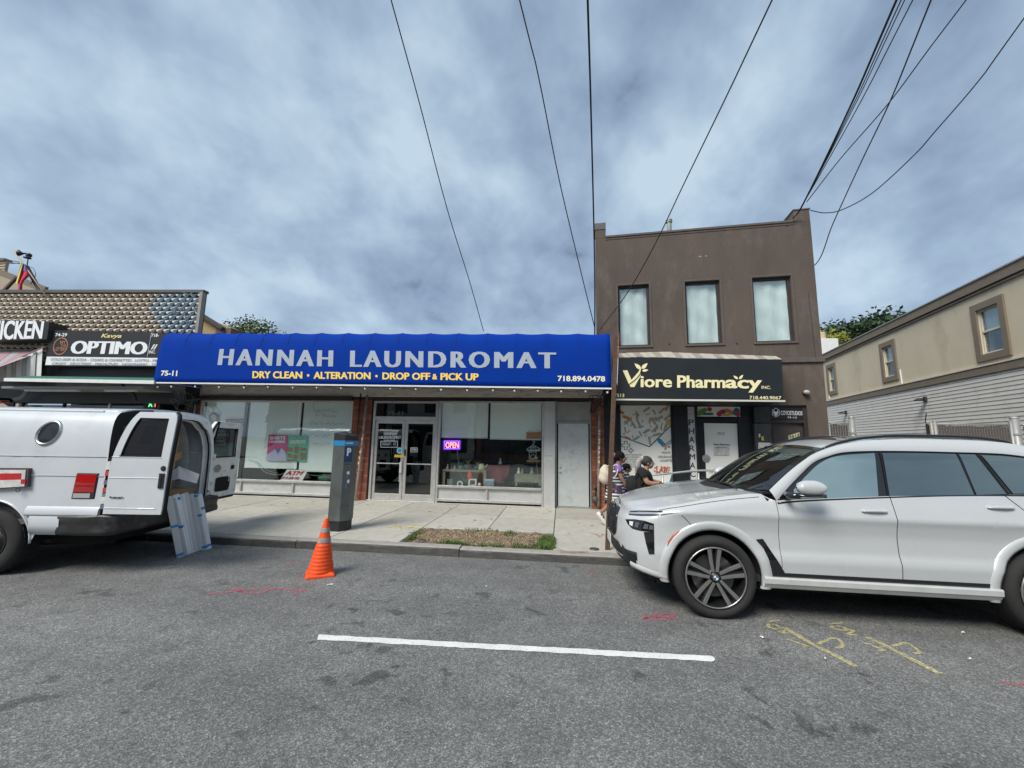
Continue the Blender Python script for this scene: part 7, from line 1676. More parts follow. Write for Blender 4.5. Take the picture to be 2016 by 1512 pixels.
# roof
rr = []
for i in range(31):
    x = -5.0+5.0*i/30; k = max(0,(x+.35)/.35); row = []
    for j in range(21):
        t = j/20; u = (t-.5)*2; q = 1-abs(u); z = None
        y = .19+1.62*t; yy = y if y < 1 else 2-y
        lo, hi = 1.9, 2.075
        for _ in range(30):
            m = (lo+hi)/2
            if smo(TB, m) < yy: lo = m
            else: hi = m
        row.append(L3(x+smo(REAR, lo)*k, y, lo))
    rr.append(row)
MB().grid(rr).build('roof', M_vw, van, smooth=True, solid=.03)
b = MB(); b.tube([VS(-5.0,2.0,.012), VS(-2.5,2.0,.012), VS(-.3,2.0,.012), VS(-.02-.27,2.0,.012)], .014, 6); b.build('drip_rail', M_vw, van, smooth=True)
# rear opening frame
ring_o, ring_i = [], []
sec = [(.62)]
def opening(y_in, z_in):
    pass
zs_ = [.64,.8,1.0,1.2,1.4,1.55,1.7,1.8,1.88,1.94,1.985]
outer = [(smo(TB,z), z) for z in zs_]+[(y, 2.01+.05*sin(pi*(y-.16)/1.68)) for y in (.4,.7,1.0,1.3,1.6)]+[(2-smo(TB,z), z) for z in reversed(zs_)]
inner = [(max(smo(TB,z)+.075, smo(TUM,z)+.01), z-(.0 if z < 1.85 else .05)) for z in zs_]+[(y, 1.955) for y in (.5,.75,1.0,1.25,1.5)]+[(2-max(smo(TB,z)+.075, smo(TUM,z)+.01), z-(.0 if z < 1.85 else .05)) for z in reversed(zs_)]
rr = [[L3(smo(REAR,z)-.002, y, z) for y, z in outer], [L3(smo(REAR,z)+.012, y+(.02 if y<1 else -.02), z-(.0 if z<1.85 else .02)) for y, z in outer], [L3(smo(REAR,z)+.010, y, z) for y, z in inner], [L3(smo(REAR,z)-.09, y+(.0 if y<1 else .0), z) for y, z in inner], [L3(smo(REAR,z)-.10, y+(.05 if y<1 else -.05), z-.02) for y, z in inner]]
MB().grid([r[:13] for r in rr]).build('door_frame', M_gap, van)  # near jamb coloured dark to stand in for shade; far half keeps its white
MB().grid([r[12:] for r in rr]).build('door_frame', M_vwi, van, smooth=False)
b = MB(); b.tube([L3(smo(REAR,z)-.03, y+(.012 if y<1 else -.012), z) for y, z in inner], .012, 6); b.build('door_seal', M_gap, van)
# inside
def vbox(mb, x0, x1, y0, y1, z0, z1):
    return mb.add([L3(x0,y0,z0),L3(x1,y0,z0),L3(x1,y1,z0),L3(x0,y1,z0),L3(x0,y0,z1),L3(x1,y0,z1),L3(x1,y1,z1),L3(x0,y1,z1)],[(0,3,2,1),(4,5,6,7),(0,1,5,4),(1,2,6,5),(2,3,7,6),(3,0,4,7)])
b = MB(); vbox(b, -4.2, -.02, .06, 1.94, .60, .66); b.build('load_floor', mat('load_floor_grime', (.12,.10,.085), .9, var=.3, vs=6), van)
for far in (0,1):
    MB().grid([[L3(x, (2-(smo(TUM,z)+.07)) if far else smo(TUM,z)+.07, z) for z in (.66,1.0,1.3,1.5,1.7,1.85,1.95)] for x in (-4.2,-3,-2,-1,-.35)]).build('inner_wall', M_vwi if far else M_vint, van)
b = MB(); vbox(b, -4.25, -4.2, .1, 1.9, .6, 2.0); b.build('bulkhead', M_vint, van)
b = MB(); vbox(b, -1.5, -.9, 1.75, 1.9, .66, 1.05); b.build('wheel_box', M_vwi, van, bevel=.02)
for x in (-.7,-1.3): 
    b = MB(); 
    for z0, z1 in ((.8,1.2),(1.2,1.6),(1.6,1.9)): b.beam(L3(x,2-smo(TUM,z0)-.09,z0), L3(x,2-smo(TUM,z1)-.09,z1), .06, .03, tuple(vx))
    b.build('wall_rib', M_vwi, van)
# near door, swung out in line with the flank
DW = .90
def ND(u, z, off=0): return L3(.045+u, -.012-smo(REAR, z)*.9-off, z)
dz0, dz1 = .745, 2.0
def dleft(z): return smo(TUM, z)*.58 if z > 1.3 else 0
def dright(z): return lerp([(.7,.685),(.80,.70),(1.5,.71),(1.9,.71),(1.96,.70),(2.0,.66)], z)
gz0, gz1 = 1.445, 1.915
zs = sorted({dz0+(dz1-dz0)*i/34 for i in range(35)} | {gz0, gz1})
def doorgrid(th, m, nm, par):
    b = MB()
    for za, zb_ in zip(zs, zs[1:]):
        def cell(u0a,u1a,u0b,u1b):
            b.grid([[ND(u0a+(u1a-u0a)*k/6, za, th) for k in range(7)], [ND(u0b+(u1b-u0b)*k/6, zb_, th) for k in range(7)]])
        la, ra, lb_, rb = dleft(za), dright(za), dleft(zb_), dright(zb_)
        if za >= gz0-1e-6 and zb_ <= gz1+1e-6:
            g0a, g0b = la+.10, lb_+.10; cell(la, g0a, lb_, g0b); cell(.60, ra, .60, rb)
        else: cell(la, ra, lb_, rb)
    return b.build(nm, m, par, smooth=True)
nd = doorgrid(0, M_vw, 'rear_door', van); doorgrid(-.045, M_vwi, 'inner_skin', nd)
edge = [ND(dleft(z), z, -.022) for z in zs]+[ND(dright(z), z, -.022) for z in reversed(zs)]
b = MB(); o_ = len(b.v); b.grid([[ND(dleft(z), z, 0), ND(dleft(z), z, -.045)] for z in zs]); b.grid([[ND(dright(z), z, 0), ND(dright(z), z, -.045)] for z in zs]); b.grid([[ND(u, dz1, 0), ND(u, dz1, -.045)] for u in (dleft(dz1), .66)]); b.grid([[ND(u, dz0, 0), ND(u, dz0, -.045)] for u in (0,.685)]); b.build('door_edge', M_vw, nd)
b = MB(); b.tube([ND(dright(z)+.012, z, -.04) for z in zs], .020, 6); b.build('rubber_seal', M_gap, nd, smooth=True)
b = MB(); G_ = [[ND(dleft(z)+.095, z, -.008), ND(.35, z, -.004), ND(.605, z, -.008)] for z in [gz0-.005+(gz1-gz0+.01)*k/8 for k in range(9)]]; b.grid(G_); b.build('door_window', car_glass('van_glass', (.022,.025,.030), .14), nd, smooth=True)
b = MB(); b.tube([ND(dleft(z)+.10, z, .002) for z in [gz0+(gz1-gz0)*k/10 for k in range(11)]]+[ND(.60, gz1, .002), ND(.60, gz0, .002), ND(.10, gz0, .002)], .009, 6); b.build('window_seal', M_gap, nd)
for z in (1.43, 1.18, .815):
    b = MB(); b.tube([ND(.01,z,.002), ND(.35,z,.002), ND(.62,z,.002)], .005, 5); b.build('door_crease', M_vw, nd)
b = MB(); b.lathe([(0,-.012),(.026,-.012),(.034,.0)], ND(.655,1.30,.0), 'Y', 16); b.build('door_lock', M_dark, nd); b = MB(); b.box(0,0,0,0,0,0); 
q = [ND(.625,1.06,.004),ND(.685,1.06,.004),ND(.685,1.24,.004),ND(.625,1.24,.004)]; MB().add(q,[(0,1,2,3)]).build('latch_recess', M_dark, nd, solid=.01)
b = MB(); b.tube([ND(.655,1.08,.012),ND(.655,1.22,.012)], .012, 6); b.build('door_handle', M_cp, nd)
for k in range(6): MB().box(0,.022 if k != 3 else .028,0,.004,0,.016).xf(Matrix.Translation(ND(.06+.028*k, .935+(.004 if k in (0,5) else 0), .012))@Matrix.Rotation(radians(VA),4,'Z')).build('model_badge', M_chr if k % 2 else M_dark, nd)
# tumbledown hinges and stickers in the door gap
M_st = [mat('gap_sticker_white', (.65,.65,.62), .6, var=.3, vs=40), mat('gap_sticker_red', (.45,.06,.05), .6), mat('gap_sticker_violet', (.16,.13,.22), .6)]
for k, (z, h, mi) in enumerate(((1.325,.10,0),(1.23,.06,1),(1.12,.05,2),(1.03,.05,1),(.97,.05,2),(.92,.11,0),(.83,.06,2))):
    b = MB(); vbox(b, -.004, .040, -.006, .02, z-h/2, z+h/2); b.build('hinge_cover', M_st[mi], van)
b = MB(); vbox(b, .0, .045, .01, .05, .72, 1.42); b.build('hinge_post', M_gap, van)
# far door, swung right round, its bare inner face showing
FA = V((-.02,.998,0)).normalized(); fxd = vx*FA.x+vy*FA.y; FH = L3(-.19, 1.985, 0); fn_ = V((fxd.y, -fxd.x, 0))   # fn_ faces rearward
def FD(u, z, off=0): return FH+fxd*u+V((0,0,z))+fn_*(off)+fn_*smo(REAR, z)*-.0
fz0, fz1 = .60, 1.96
def fleft(z): return smo(TUM, z)*.9 if z > 1.3 else 0
def fright(z): return lerp([(.60,.92),(.66,1.0),(1.3,1.03),(1.88,1.03),(1.93,1.0),(1.96,.92)], z)
fzs = sorted({fz0+(fz1-fz0)*i/30 for i in range(31)} | {1.33, 1.84})
b = MB()
for th in (.0,-.05):
    for za, zb_ in zip(fzs, fzs[1:]):
        def cell(a,b1,c,d1): b.grid([[FD(a,za,th),FD(b1,za,th)],[FD(c,zb_,th),FD(d1,zb_,th)]])
        if za >= 1.33-1e-6 and zb_ <= 1.84+1e-6: cell(fleft(za), fleft(za)+.16, fleft(zb_), fleft(zb_)+.16); cell(.78, fright(za), .76, fright(zb_)) if False else cell(.88, fright(za), .88, fright(zb_))
        else: cell(fleft(za), fright(za), fleft(zb_), fright(zb_))
fd = b.build('rear_door', M_vwi, van)
b = MB(); b.grid([[FD(fleft(z),z,0),FD(fleft(z),z,-.05)] for z in fzs]); b.grid([[FD(fright(z),z,0),FD(fright(z),z,-.05)] for z in fzs]); b.grid([[FD(u,fz1,0),FD(u,fz1,-.05)] for u in (fleft(fz1),.92)]); b.grid([[FD(u,fz0,0),FD(u,fz0,-.05)] for u in (0,.92)]); b.build('door_edge', M_vwi, fd)
b = MB(); b.grid([[FD(fleft(z)+.15,z,-.02), FD(.895,z,-.02)] for z in [1.32+.53*k/8 for k in range(9)]]); b.build('door_window', glass('van_glass_dark', (.10,.12,.13), .10), fd)
b = MB(); b.tube([FD(fleft(z)+.16,z,.004) for z in [1.33+.51*k/10 for k in range(11)]]+[FD(.88,1.84,.004),FD(.88,1.33,.004),FD(.16,1.33,.004)], .012, 6); b.build('window_seal', M_gap, fd)
b = MB(); b.tube([FD(fleft(z)+.04,z,.008) for z in fzs]+[FD(.04,.60,.008)], .018, 6); b.tube([FD(.02,.60,-.01),FD(.94,.60,-.01)], .024, 6); b.build('rubber_seal', M_gap, fd, smooth=True)
b = MB(); b.tube([FD(fleft(z)+.075,z,.004) for z in fzs[1:]]+[FD(.95,1.93,.004)]+[FD(fright(z)-.035,z,.004) for z in reversed(fzs[1:-1])]+[FD(.075,.63,.004)], .010, 6); b.build('pressed_rim', M_vwi, fd, smooth=True)
def hole(cu, cz, ru, rz_, n=20, sq=2, m=M_gap, nm='access_hole'):
    P_ = []
    for k in range(n):
        a = 2*pi*k/n; c_, s_ = cos(a), sin(a); P_.append((cu+ru*abs(c_)**(2/sq)*(1 if c_>0 else -1), cz+rz_*abs(s_)**(2/sq)*(1 if s_>0 else -1)))
    h = MB().add([FD(u,z,.003) for u,z in P_],[tuple(range(n))]).build(nm, m, fd, norm=False)
    b = MB(); b.tube([FD(u,z,.004) for u,z in P_]+[FD(*P_[0],.004)], .006, 5); b.build('hole_rim', M_vwi, h, smooth=True)
hole(.42,1.13,.105,.075,24,2,mat('speaker_hole_grey', (.28,.27,.25), .7)); hole(.60,.845,.21,.135,24,6); hole(.84,1.13,.06,.045,16,6); hole(.155,1.12,.045,.09,16,3,MATS['speaker_hole_grey']); hole(.15,.84,.04,.10,16,2.2)
for u, z in ((.77,.96),(.77,.90),(.27,.99),(.24,.93),(.25,.68),(.35,.66),(.50,.66),(.66,.66),(.80,.74)): hole(u,z,.012,.02,8)
MB().grid([[FD(.60+.0,1.56,-.07)]*2]*2) if False else None
# hinges on the far pillar
for z in (.95,1.35): MB().tube([L3(.015,1.99,z-.05), L3(.015,1.99,z+.05)], .022, 8).build('hinge', M_vwi, van, smooth=True)
b = MB(); b.tube([L3(.02,1.92,.80), FD(.25,.72,.02)], .014, 6); b.build('check_strap', M_cp, van)
# porthole
cx_, cz_ = vm(97, 852); 
ring, gls = [], []
e1 = [vm(124,843), vm(70,864), vm(98,830), vm(95,875)]
ax_ = ((e1[0][0]-e1[1][0])/2, (e1[0][1]-e1[1][1])/2); ay_ = ((e1[2][0]-e1[3][0])/2, (e1[2][1]-e1[3][1])/2)
def pe(k, r): a = 2*pi*k/28; return (cx_+r*(ax_[0]*cos(a)+ay_[0]*sin(a)), cz_+r*(ax_[1]*cos(a)+ay_[1]*sin(a)))
rr = [[VS(*pe(k, r), of) for k in range(28)] for r, of in ((1.0,.0),(.97,.018),(.90,.024),(.82,.016),(.80,.004))]
ph = MB().grid(rr, closeu=True).build('porthole_ring', M_chr, van, smooth=True)
MB().add([VS(*pe(k,.82), .006) for k in range(28)],[tuple(range(28))]).build('porthole_pane', mat('porthole_dark', (.03,.033,.038), .12, spec=.4), ph, norm=False)
# tail lamp
tq = [vm(151,930), vm(197,931), vm(187,983.5), vm(139,983)]
def TQ(u, v, off): 
    a = [tq[3],tq[2],tq[1],tq[0]]; x = a[0][0]*(1-u)*(1-v)+a[1][0]*u*(1-v)+a[2][0]*u*v+a[3][0]*(1-u)*v; z = a[0][1]*(1-u)*(1-v)+a[1][1]*u*(1-v)+a[2][1]*u*v+a[3][1]*(1-u)*v; return VS(x, z, off)
tl_ = MB().grid([[TQ(u,v,.010 if 0<u<1 and 0<v<1 else -.004) for u in (0,.06,.5,.94,1)] for v in (0,.05,.5,.95,1)]).build('tail_lamp', M_cp, van, bevel=.003)
M_red1 = mat('lamp_red', (.42,.008,.010), .15, coat=1.0); MB().grid([[TQ(.08+.84*u,.27+.66*v,.014+.012*sin(pi*u)*sin(pi*v)) for u in (0,.25,.5,.75,1)] for v in (0,.2,.5,.8,1)]).build('red_lens', M_red1, tl_, smooth=True)
MB().grid([[TQ(.10+.70*u,.06+.17*v,.014) for u in (0,1)] for v in (0,1)]).build('clear_lens', mat('lamp_clear_dull', (.42,.40,.38), .2, coat=.6), tl_)
MB().grid([[TQ(.10+.80*u,.50+.03*v,.027) for u in (0,1)] for v in (0,1)]).build('lens_ridge', mat('lamp_red_dark', (.22,.006,.008), .2), tl_)
# reflective board on the flank
bk = [vm(-20,921), vm(64,921.5), vm(61,958), vm(-20,963)]
def BK(u, v, off): a = [bk[3],bk[2],bk[1],bk[0]]; x = a[0][0]*(1-u)*(1-v)+a[1][0]*u*(1-v)+a[2][0]*u*v+a[3][0]*(1-u)*v; z = a[0][1]*(1-u)*(1-v)+a[1][1]*u*(1-v)+a[2][1]*u*v+a[3][1]*(1-u)*v; return VS(x, z, off)
q_ = [BK(u,v,o) for o in (.045,.005) for u,v in ((0,0),(1,0),(1,1),(0,1))]; rb = MB().add(q_,[(0,1,2,3),(7,6,5,4),(0,4,5,1),(1,5,6,2),(2,6,7,3),(3,7,4,0)]).build('marker_board', mat('board_edge_dark', (.08,.05,.05), .6, var=.3, vs=12), van)
M_wr = mat('marker_white', (.62,.61,.60), .45, var=.25, vs=14); M_rr_ = mat('marker_red', (.52,.02,.025), .4, var=.15, vs=14)
for u0, u1, v0, v1, m in ((0,.95,.04,.92,M_wr),(.24,.86,.42,.74,M_rr_),(0,.22,.42,.80,M_rr_),(.86,.97,.18,.42,M_rr_),(0,.24,.05,.25,M_rr_)): MB().grid([[BK(u,v,.052+(.002 if m is M_rr_ else 0)) for u in (u0,u1)] for v in (v0,v1)]).build('marker_patch', m, rb, norm=False)
b = MB(); q = BK(.80,-.02,.05); b.tube([q+V((.03*cos(a),0,-.025+.022*sin(a))) for a in [i*pi/6 for i in range(13)]], .004, 5); b.build('hook', M_dark, rb)
# bumper
rr = []
pb = [(-.47,-.035),(-.30,-.05),(-.05,-.05),(.08,-.035),(.17,.02),(.21,.10),(.23,.4),(.24,1.0),(.23,1.6),(.21,1.9),(.17,1.98),(.08,2.035),(-.05,2.05),(-.3,2.05),(-.47,2.035)]
pc_ = crv([(x,y,0) for x,y in pb], 4)
def bz(i): return .0
for i, p in enumerate(pc_):
    d = (pc_[min(i+1,len(pc_)-1)]-pc_[max(i-1,0)]).normalized(); n = V((d.y,-d.x,0)); dent = .05*math.exp(-((p.x-.02)**2+(p.y+.05)**2)/.012)
    rr.append([L3(*( (p-n*(of+dent*(.5 if abs(z-.62)<.08 else .1)))[:2]), z) for z, of in ((.735,.16 if p.x > .1 else .07),(.725,.02),(.70,.0),(.63,.018),(.60,.02),(.54,.0),(.50,.01),(.48,.07))])
MB().grid(rr).build('rear_bumper', M_bmp, van, smooth=True)
b = MB(); vbox(b, -.05, .19, .35, 1.65, .715, .735); b.build('bumper_step', mat('step_plate', (.10,.095,.09), .5, .4, var=.3, vs=12), van)
MB().ball(L3(.14,1.0,.775), .03, 12, 8).build('tow_ball', M_chr, van, smooth=True)
b = MB(); vbox(b, -5.0, -.1, .25, 1.75, .34, .52); b.build('chassis', M_gap, van)
b = MB(); b.tube([L3(-1.2,.5,.3), L3(-.25,.55,.32)], .05, 8); b.build('exhaust', M_dark, van)
for far in (0,1):
    for cx2 in (WX_, WX_-3.5):
        yv = .03 if not far else 1.97; sdd_ = -1 if not far else 1
        c = L3(cx2, yv, .385)
        n0 = len(bpy.data.objects)
        # wheel built square to the world, then turned with the van
        T_ = Matrix.Translation(c) @ Matrix.Rotation(radians(VA), 4, 'Z')
        R = .385; rim_r = .205; w_ = .235; o_ = sdd_
        prof = [(rim_r-.01,-.03),(rim_r+.012,.0),(rim_r+.04,.014),((R+rim_r)/2,.022),(R-.035,.012),(R-.010,-.010),(R,-.035),(R,-w_+.035),(R-.012,-w_+.008),(R-.04,-w_),(rim_r,-w_+.02)]
        wh = MB().lathe([(r, o_*h) for r, h in prof], (0,0,0), 'Y', 44).xf(T_).build('tyre', M_rub, van, smooth=True)
        for kk in range(5):
            h = -.045-kk*.036; lug = MB()
            for t in range(30):
                a = 2*pi*(t+.5*(kk % 2))/30; u = V((cos(a),0,sin(a))); tt = V((-sin(a),0,cos(a))); lug.obox(u*(R+.001)+V((0,o_*h,0)), tt, (0,1,0), u, .028, .013, .005)
            o = lug.xf(T_).build('tread_blocks', M_rub, wh); o['kind'] = 'stuff'
        rim = MB().lathe([(r, o_*h) for r, h in ((rim_r+.006,.004),(rim_r-.006,.012),(rim_r-.014,.002),(rim_r-.022,-.05),(rim_r-.03,-.07),(.12,-.045),(.10,-.02),(.07,-.015),(.06,.01),(.045,.03),(0,.032))], (0,0,0), 'Y', 36).xf(T_).build('rim', mat('steel_rim_dark', (.045,.045,.046), .45, .6, var=.25, vs=12), van, smooth=True)
        for k in range(8):
            a = 2*pi*k/8; MB().lathe([(0,o_*-.030),(.016,o_*-.030),(.02,o_*-.06)], (.155*cos(a),0,.155*sin(a)), 'Y', 8).xf(T_).build('rim_slot', M_gap, rim)
            MB().lathe([(0,o_*.004),(.010,o_*.004),(.011,o_*-.02)], (.085*cos(a+.3),0,.085*sin(a+.3)), 'Y', 6).xf(T_).build('wheel_nut', M_chr, rim)
# front of the van, out of the picture but standing there
rr = []
for x, zt_, hw_ in ((-5.0,2.05,.66),(-5.2,1.95,.72),(-5.45,1.62,.84),(-5.6,1.35,.92),(-5.9,1.22,.93),(-6.15,1.12,.90),(-6.22,.9,.88),(-6.22,.5,.86)):
    rr.append([L3(x, 1-hw_, .5)]+[L3(x, 1-hw_, min(zt_,1.1)), L3(x, 1-hw_*.9, zt_), L3(x,1,zt_+.02), L3(x, 1+hw_*.9, zt_), L3(x, 1+hw_, min(zt_,1.1)), L3(x, 1+hw_, .5)])
MB().grid(rr).build('cab_front', M_vw, van, smooth=True)
MB().grid([[L3(-5.08,1-.60,1.98),L3(-5.08,1,2.02),L3(-5.08,1+.60,1.98)],[L3(-5.62,1-.78,1.36),L3(-5.66,1,1.38),L3(-5.62,1+.78,1.36)]]).build('windscreen', MATS['van_glass'], van, solid=.01)
# load in the van
M_lum = mat('raw_lumber', (.50,.31,.15), .8, var=.2, vs=8, stretch=(1,1,6)); M_card = mat('cardboard', (.30,.19,.10), .85, var=.15, vs=6)
def vl(nm, a, b_, w_, d, m, lab, cat): tag(MB().beam(a, b_, w_, d, tuple(vx)).build(nm, m, bevel=.003), lab, cat)
vl('timber_post', L3(-.35,1.50,.68), L3(-.42,1.66,1.72), .09, .05, M_lum, 'raw timber stud standing upright inside the open van, left one', 'timber'); vl('timber_post', L3(-.55,1.42,.68), L3(-.50,1.52,1.80), .07, .04, M_lum, 'thinner raw timber stud leaning behind the other in the van', 'timber')
vl('timber_block', L3(-.33,1.38,1.30), L3(-.40,1.76,1.40), .12, .06, M_lum, 'short timber block nailed across the studs inside the van', 'timber')
b = MB(); vbox(b, -.55, -.12, 1.05, 1.80, .66, .86); tag(b.build('cardboard_box', M_card, bevel=.006), 'brown cardboard box on the van floor behind the white flyer', 'box')
tag(MB().ball(L3(-.35,1.72,1.10), .10, 10, 8, (1,1,1.2)).build('work_bag', mat('grey_bag', (.15,.14,.13), .9, var=.3, vs=6), smooth=True), 'small grey work bag hanging on the inner wall of the van', 'bag')
P_ = [at(x,y,5.5) for x,y in ((338,929),(352,918),(381,935),(375,953),(352,943),(338,946))]
fl_ = MB().add([P_[0],P_[1],P_[4]+V((0,.0,0)),P_[5]],[(0,1,2,3)]).add([P_[1]+V((0,.003,0)),P_[2]+V((0,.10,0)),P_[3]+V((0,.10,0)),P_[4]+V((0,.003,0))],[(0,1,2,3)])
tag(fl_.build('folded_sheet', mat('sheet_white', (.88,.88,.86), .7, var=.06, vs=12), solid=.004), 'folded white printed sheet propped in the open back of the van', 'sheet')
# white trim boards leaning on the bumper
M_tape = mat('blue_tape', (.04,.27,.60), .6)
bd = [((332,978),(355,1097),.085,'outermost left leaning white board, with blue tape at its foot'),((341,981),(366,1094),.070,'second white board from the left in the leaning stack, standing askew'),((348,975),(374,1091),.085,'third white board from the left, the brightest, taped near its top'),((357,974),(376,1089),.070,'fourth white board from the left in the leaning stack'),((365,971),(385,1087),.080,'fifth board from the left, light grey and tallest of the stack'),((374,974),(394,1085),.080,'sixth board from the left, light grey with no tape'),((384,973),(404,1083),.075,'seventh leaning board, with blue tape at its top and foot'),((393,973),(412,1081),.075,'rightmost leaning white board, with blue tape at its middle')]
tapes = {0:(.05,.52),2:(.93,),1:(.50,),6:(.97,.06,.62),7:(.07,.74),3:()}
for i, (tp_, bt, w_, lab) in enumerate(bd):
    B_ = gnd(*bt, .0); d_ = ray(*tp_); T_ = EYE+d_*((VO+vx*.285-EYE).dot(vx)/d_.dot(vx)); ax_ = (T_-B_).normalized(); side = V((.80,.60,0)); side = (side-ax_*side.dot(ax_)).normalized(); nn = ax_.cross(side); ra_ = (.30,-.25,.45,-.10,.38,.05,-.30,.25)[i]; side, nn = side*cos(ra_)+nn*sin(ra_), nn*cos(ra_)-side*sin(ra_)
    off = nn*(.022*(i % 3))
    t_ = thing('trim_board', lab, 'board', B_, group='white boards leaning on the van bumper')
    MB().obox((B_+T_)/2+off, side, nn, ax_, w_/2-.004, .014, (T_-B_).length/2).build('board', mat('board_white' if i in (1,2,3,7) else 'board_grey', (.82,.84,.86) if i in (1,2,3,7) else (.60,.62,.62), .5, var=.05, vs=3), t_, bevel=.002)
    for f_ in tapes.get(i, ()): 
        c = B_.lerp(T_, f_)+off; MB().obox(c, side, nn, ax_, w_/2-.002, .0158, .018).build('tape', M_tape, t_)
# ================================================================== STREET FURNITURE
pm_ = thing('parking_meter', 'dark grey ticket parking machine with a blue band and a white P', 'parking meter', (-3.83, 6.95, SZ))
M_pm = mat('meter_grey', (.125,.137,.135), .5, .35, var=.30, vs=3.5, dirt=(.17,.18,.175,.6), ds=3, stretch=(1,1,.6)); M_pb = mat('meter_black', (.018,.018,.02), .5, var=.2)
fp = [(-4.015,6.90),(-3.975,6.79),(-3.755,6.775),(-3.665,6.90),(-3.69,7.12),(-3.99,7.12)]
def ring(b, rows): b.grid([[V((x, y, z)) for x, y, z in r] for r in rows], closeu=True)
def sc(k, z, dz=lambda x: 0): cx_, cy_ = -3.84, 6.94; return [(cx_+(x-cx_)*k, cy_+(y-cy_)*k, z+dz(x)) for x, y in fp]
b = MB(); ring(b, [sc(1,.30), sc(1,1.57)]); b.build('column', M_pm, pm_, bevel=.006)
b = MB(); ring(b, [sc(.93,SZ), sc(.93,.30)]); b.build('plinth', M_pb, pm_, bevel=.004)
b = MB(); ring(b, [sc(1.03,1.572), sc(1.03,1.665)]); b.build('blue_band', mat('meter_blue', (.03,.22,.45), .4), pm_, bevel=.004)
b = MB(); ring(b, [sc(1.0,1.667), sc(1.0,1.80, lambda x: -.06*max(0,(x+3.85)/.2))]); b.v += [V((-3.86,6.96,1.83))]; n_ = len(b.v)-1; b.f += [(6+i, 6+(i+1) % 6, n_) for i in range(6)]; b.build('cap', M_pb, pm_, bevel=.004)
q0, q1 = V((-3.755,6.775,0)), V((-3.665,6.90,0)); ud = (q1-q0).normalized(); ln_ = (q1-q0).length
def mrect(u0, u1, z0, z1, off=.003): a, c = q0+ud*ln_*u0, q0+ud*ln_*u1; return quadfn(a+V((0,0,z0)), c+V((0,0,z0)), c+V((0,0,z1)), a+V((0,0,z1)), off)
f_ = mrect(.02,.98,1.30,1.565,.002); MB().add([f_(0,0,0),f_(1,0,0),f_(1,1,0),f_(0,1,0)],[(0,1,2,3)]).build('face_plate', mat('meter_navy', (.015,.05,.13), .4), pm_, solid=.003)
text_mb('P', mrect(.30,.78,1.40,1.54,.007), .04).build('letter_p', M_lw, pm_, norm=False); text_mb('muni-meter', mrect(.06,.94,1.61,1.64,.014), .02).build('lettering', M_lw, pm_, norm=False)
for u0, u1, z0, z1, m in ((.45,.80,1.08,1.14,M_lw),(.40,.60,1.02,1.07,mat('meter_sticker_blue', (.10,.18,.5), .5)),(.55,.85,.93,1.0,M_lw),(.35,.55,.84,.93,MATS['meter_sticker_blue'])):
    f_ = mrect(u0,u1,z0,z1,.004); MB().add([f_(.1,0,0),f_(1,.15,0),f_(.85,1,0),f_(0,.8,0)],[(0,1,2,3)]).build('sticker', m, pm_, norm=False)
for z in (.55, 1.25):
    f_ = mrect(0,1,z,z+.004,.002); MB().add([f_(0,0,0),f_(1,0,0),f_(1,1,0),f_(0,1,0)],[(0,1,2,3)]).build('door_seam', M_gap, pm_)
# traffic cone
c = gnd(630,1131,0); cone = thing('traffic_cone', 'bright orange ribbed traffic cone with two grey reflective bands', 'traffic cone', c, radians(32))
M_or = mat('cone_orange', (.85,.085,.010), .55, var=.10, vs=8); M_org = mat('cone_band', (.34,.32,.32), .5, .2, var=.3, vs=25)
def cb(mb): return mb
b = MB(); P_ = []
for r, z in ((.235,.0),(.235,.028),(.175,.05)): P_.append([V((c.x+x*r, c.y+y*r, z)) for x, y in [(cos(a+radians(32)-pi/4)*1.0, sin(a+radians(32)-pi/4)*1.0) for a in (0,pi/2,pi,3*pi/2)]])
for r in range(3): pass
b.grid(P_, closeu=True); b.f.append(tuple(range(8,12))); b.build('base', M_or, cone, bevel=.012)
prof = []; lean = V((.035,0,0)); H_ = .69
def crad(z): return .150+(.022-.150)*(z-.04)/(H_-.04)
rows_ = []; nst = 60
for i in range(nst+1):
    z = .04+(H_-.04)*i/nst; r = crad(z)
    if z < .38: r += .007*abs(sin((z-.04)/.34*pi*8.0))
    rows_.append([c+lean*(z/H_)+V((r*cos(2*pi*k/28)*(1+.02*sin(k*1.7+z*40)), r*sin(2*pi*k/28), z)) for k in range(28)])
cutz = [(.40,.455),(.52,.575)]
b = MB(); b.grid(rows_, closeu=True); b.f.append(tuple(nst*28+k for k in range(28))); b.build('cone_body', M_or, cone, smooth=True)
for z0, z1 in cutz:
    MB().grid([[c+lean*(z/H_)+V(((crad(z)+.004)*cos(2*pi*k/28), (crad(z)+.004)*sin(2*pi*k/28), z)) for k in range(28)] for z in (z0, (z0+z1)/2, z1)], closeu=True).build('reflective_band', M_org, cone, smooth=True)
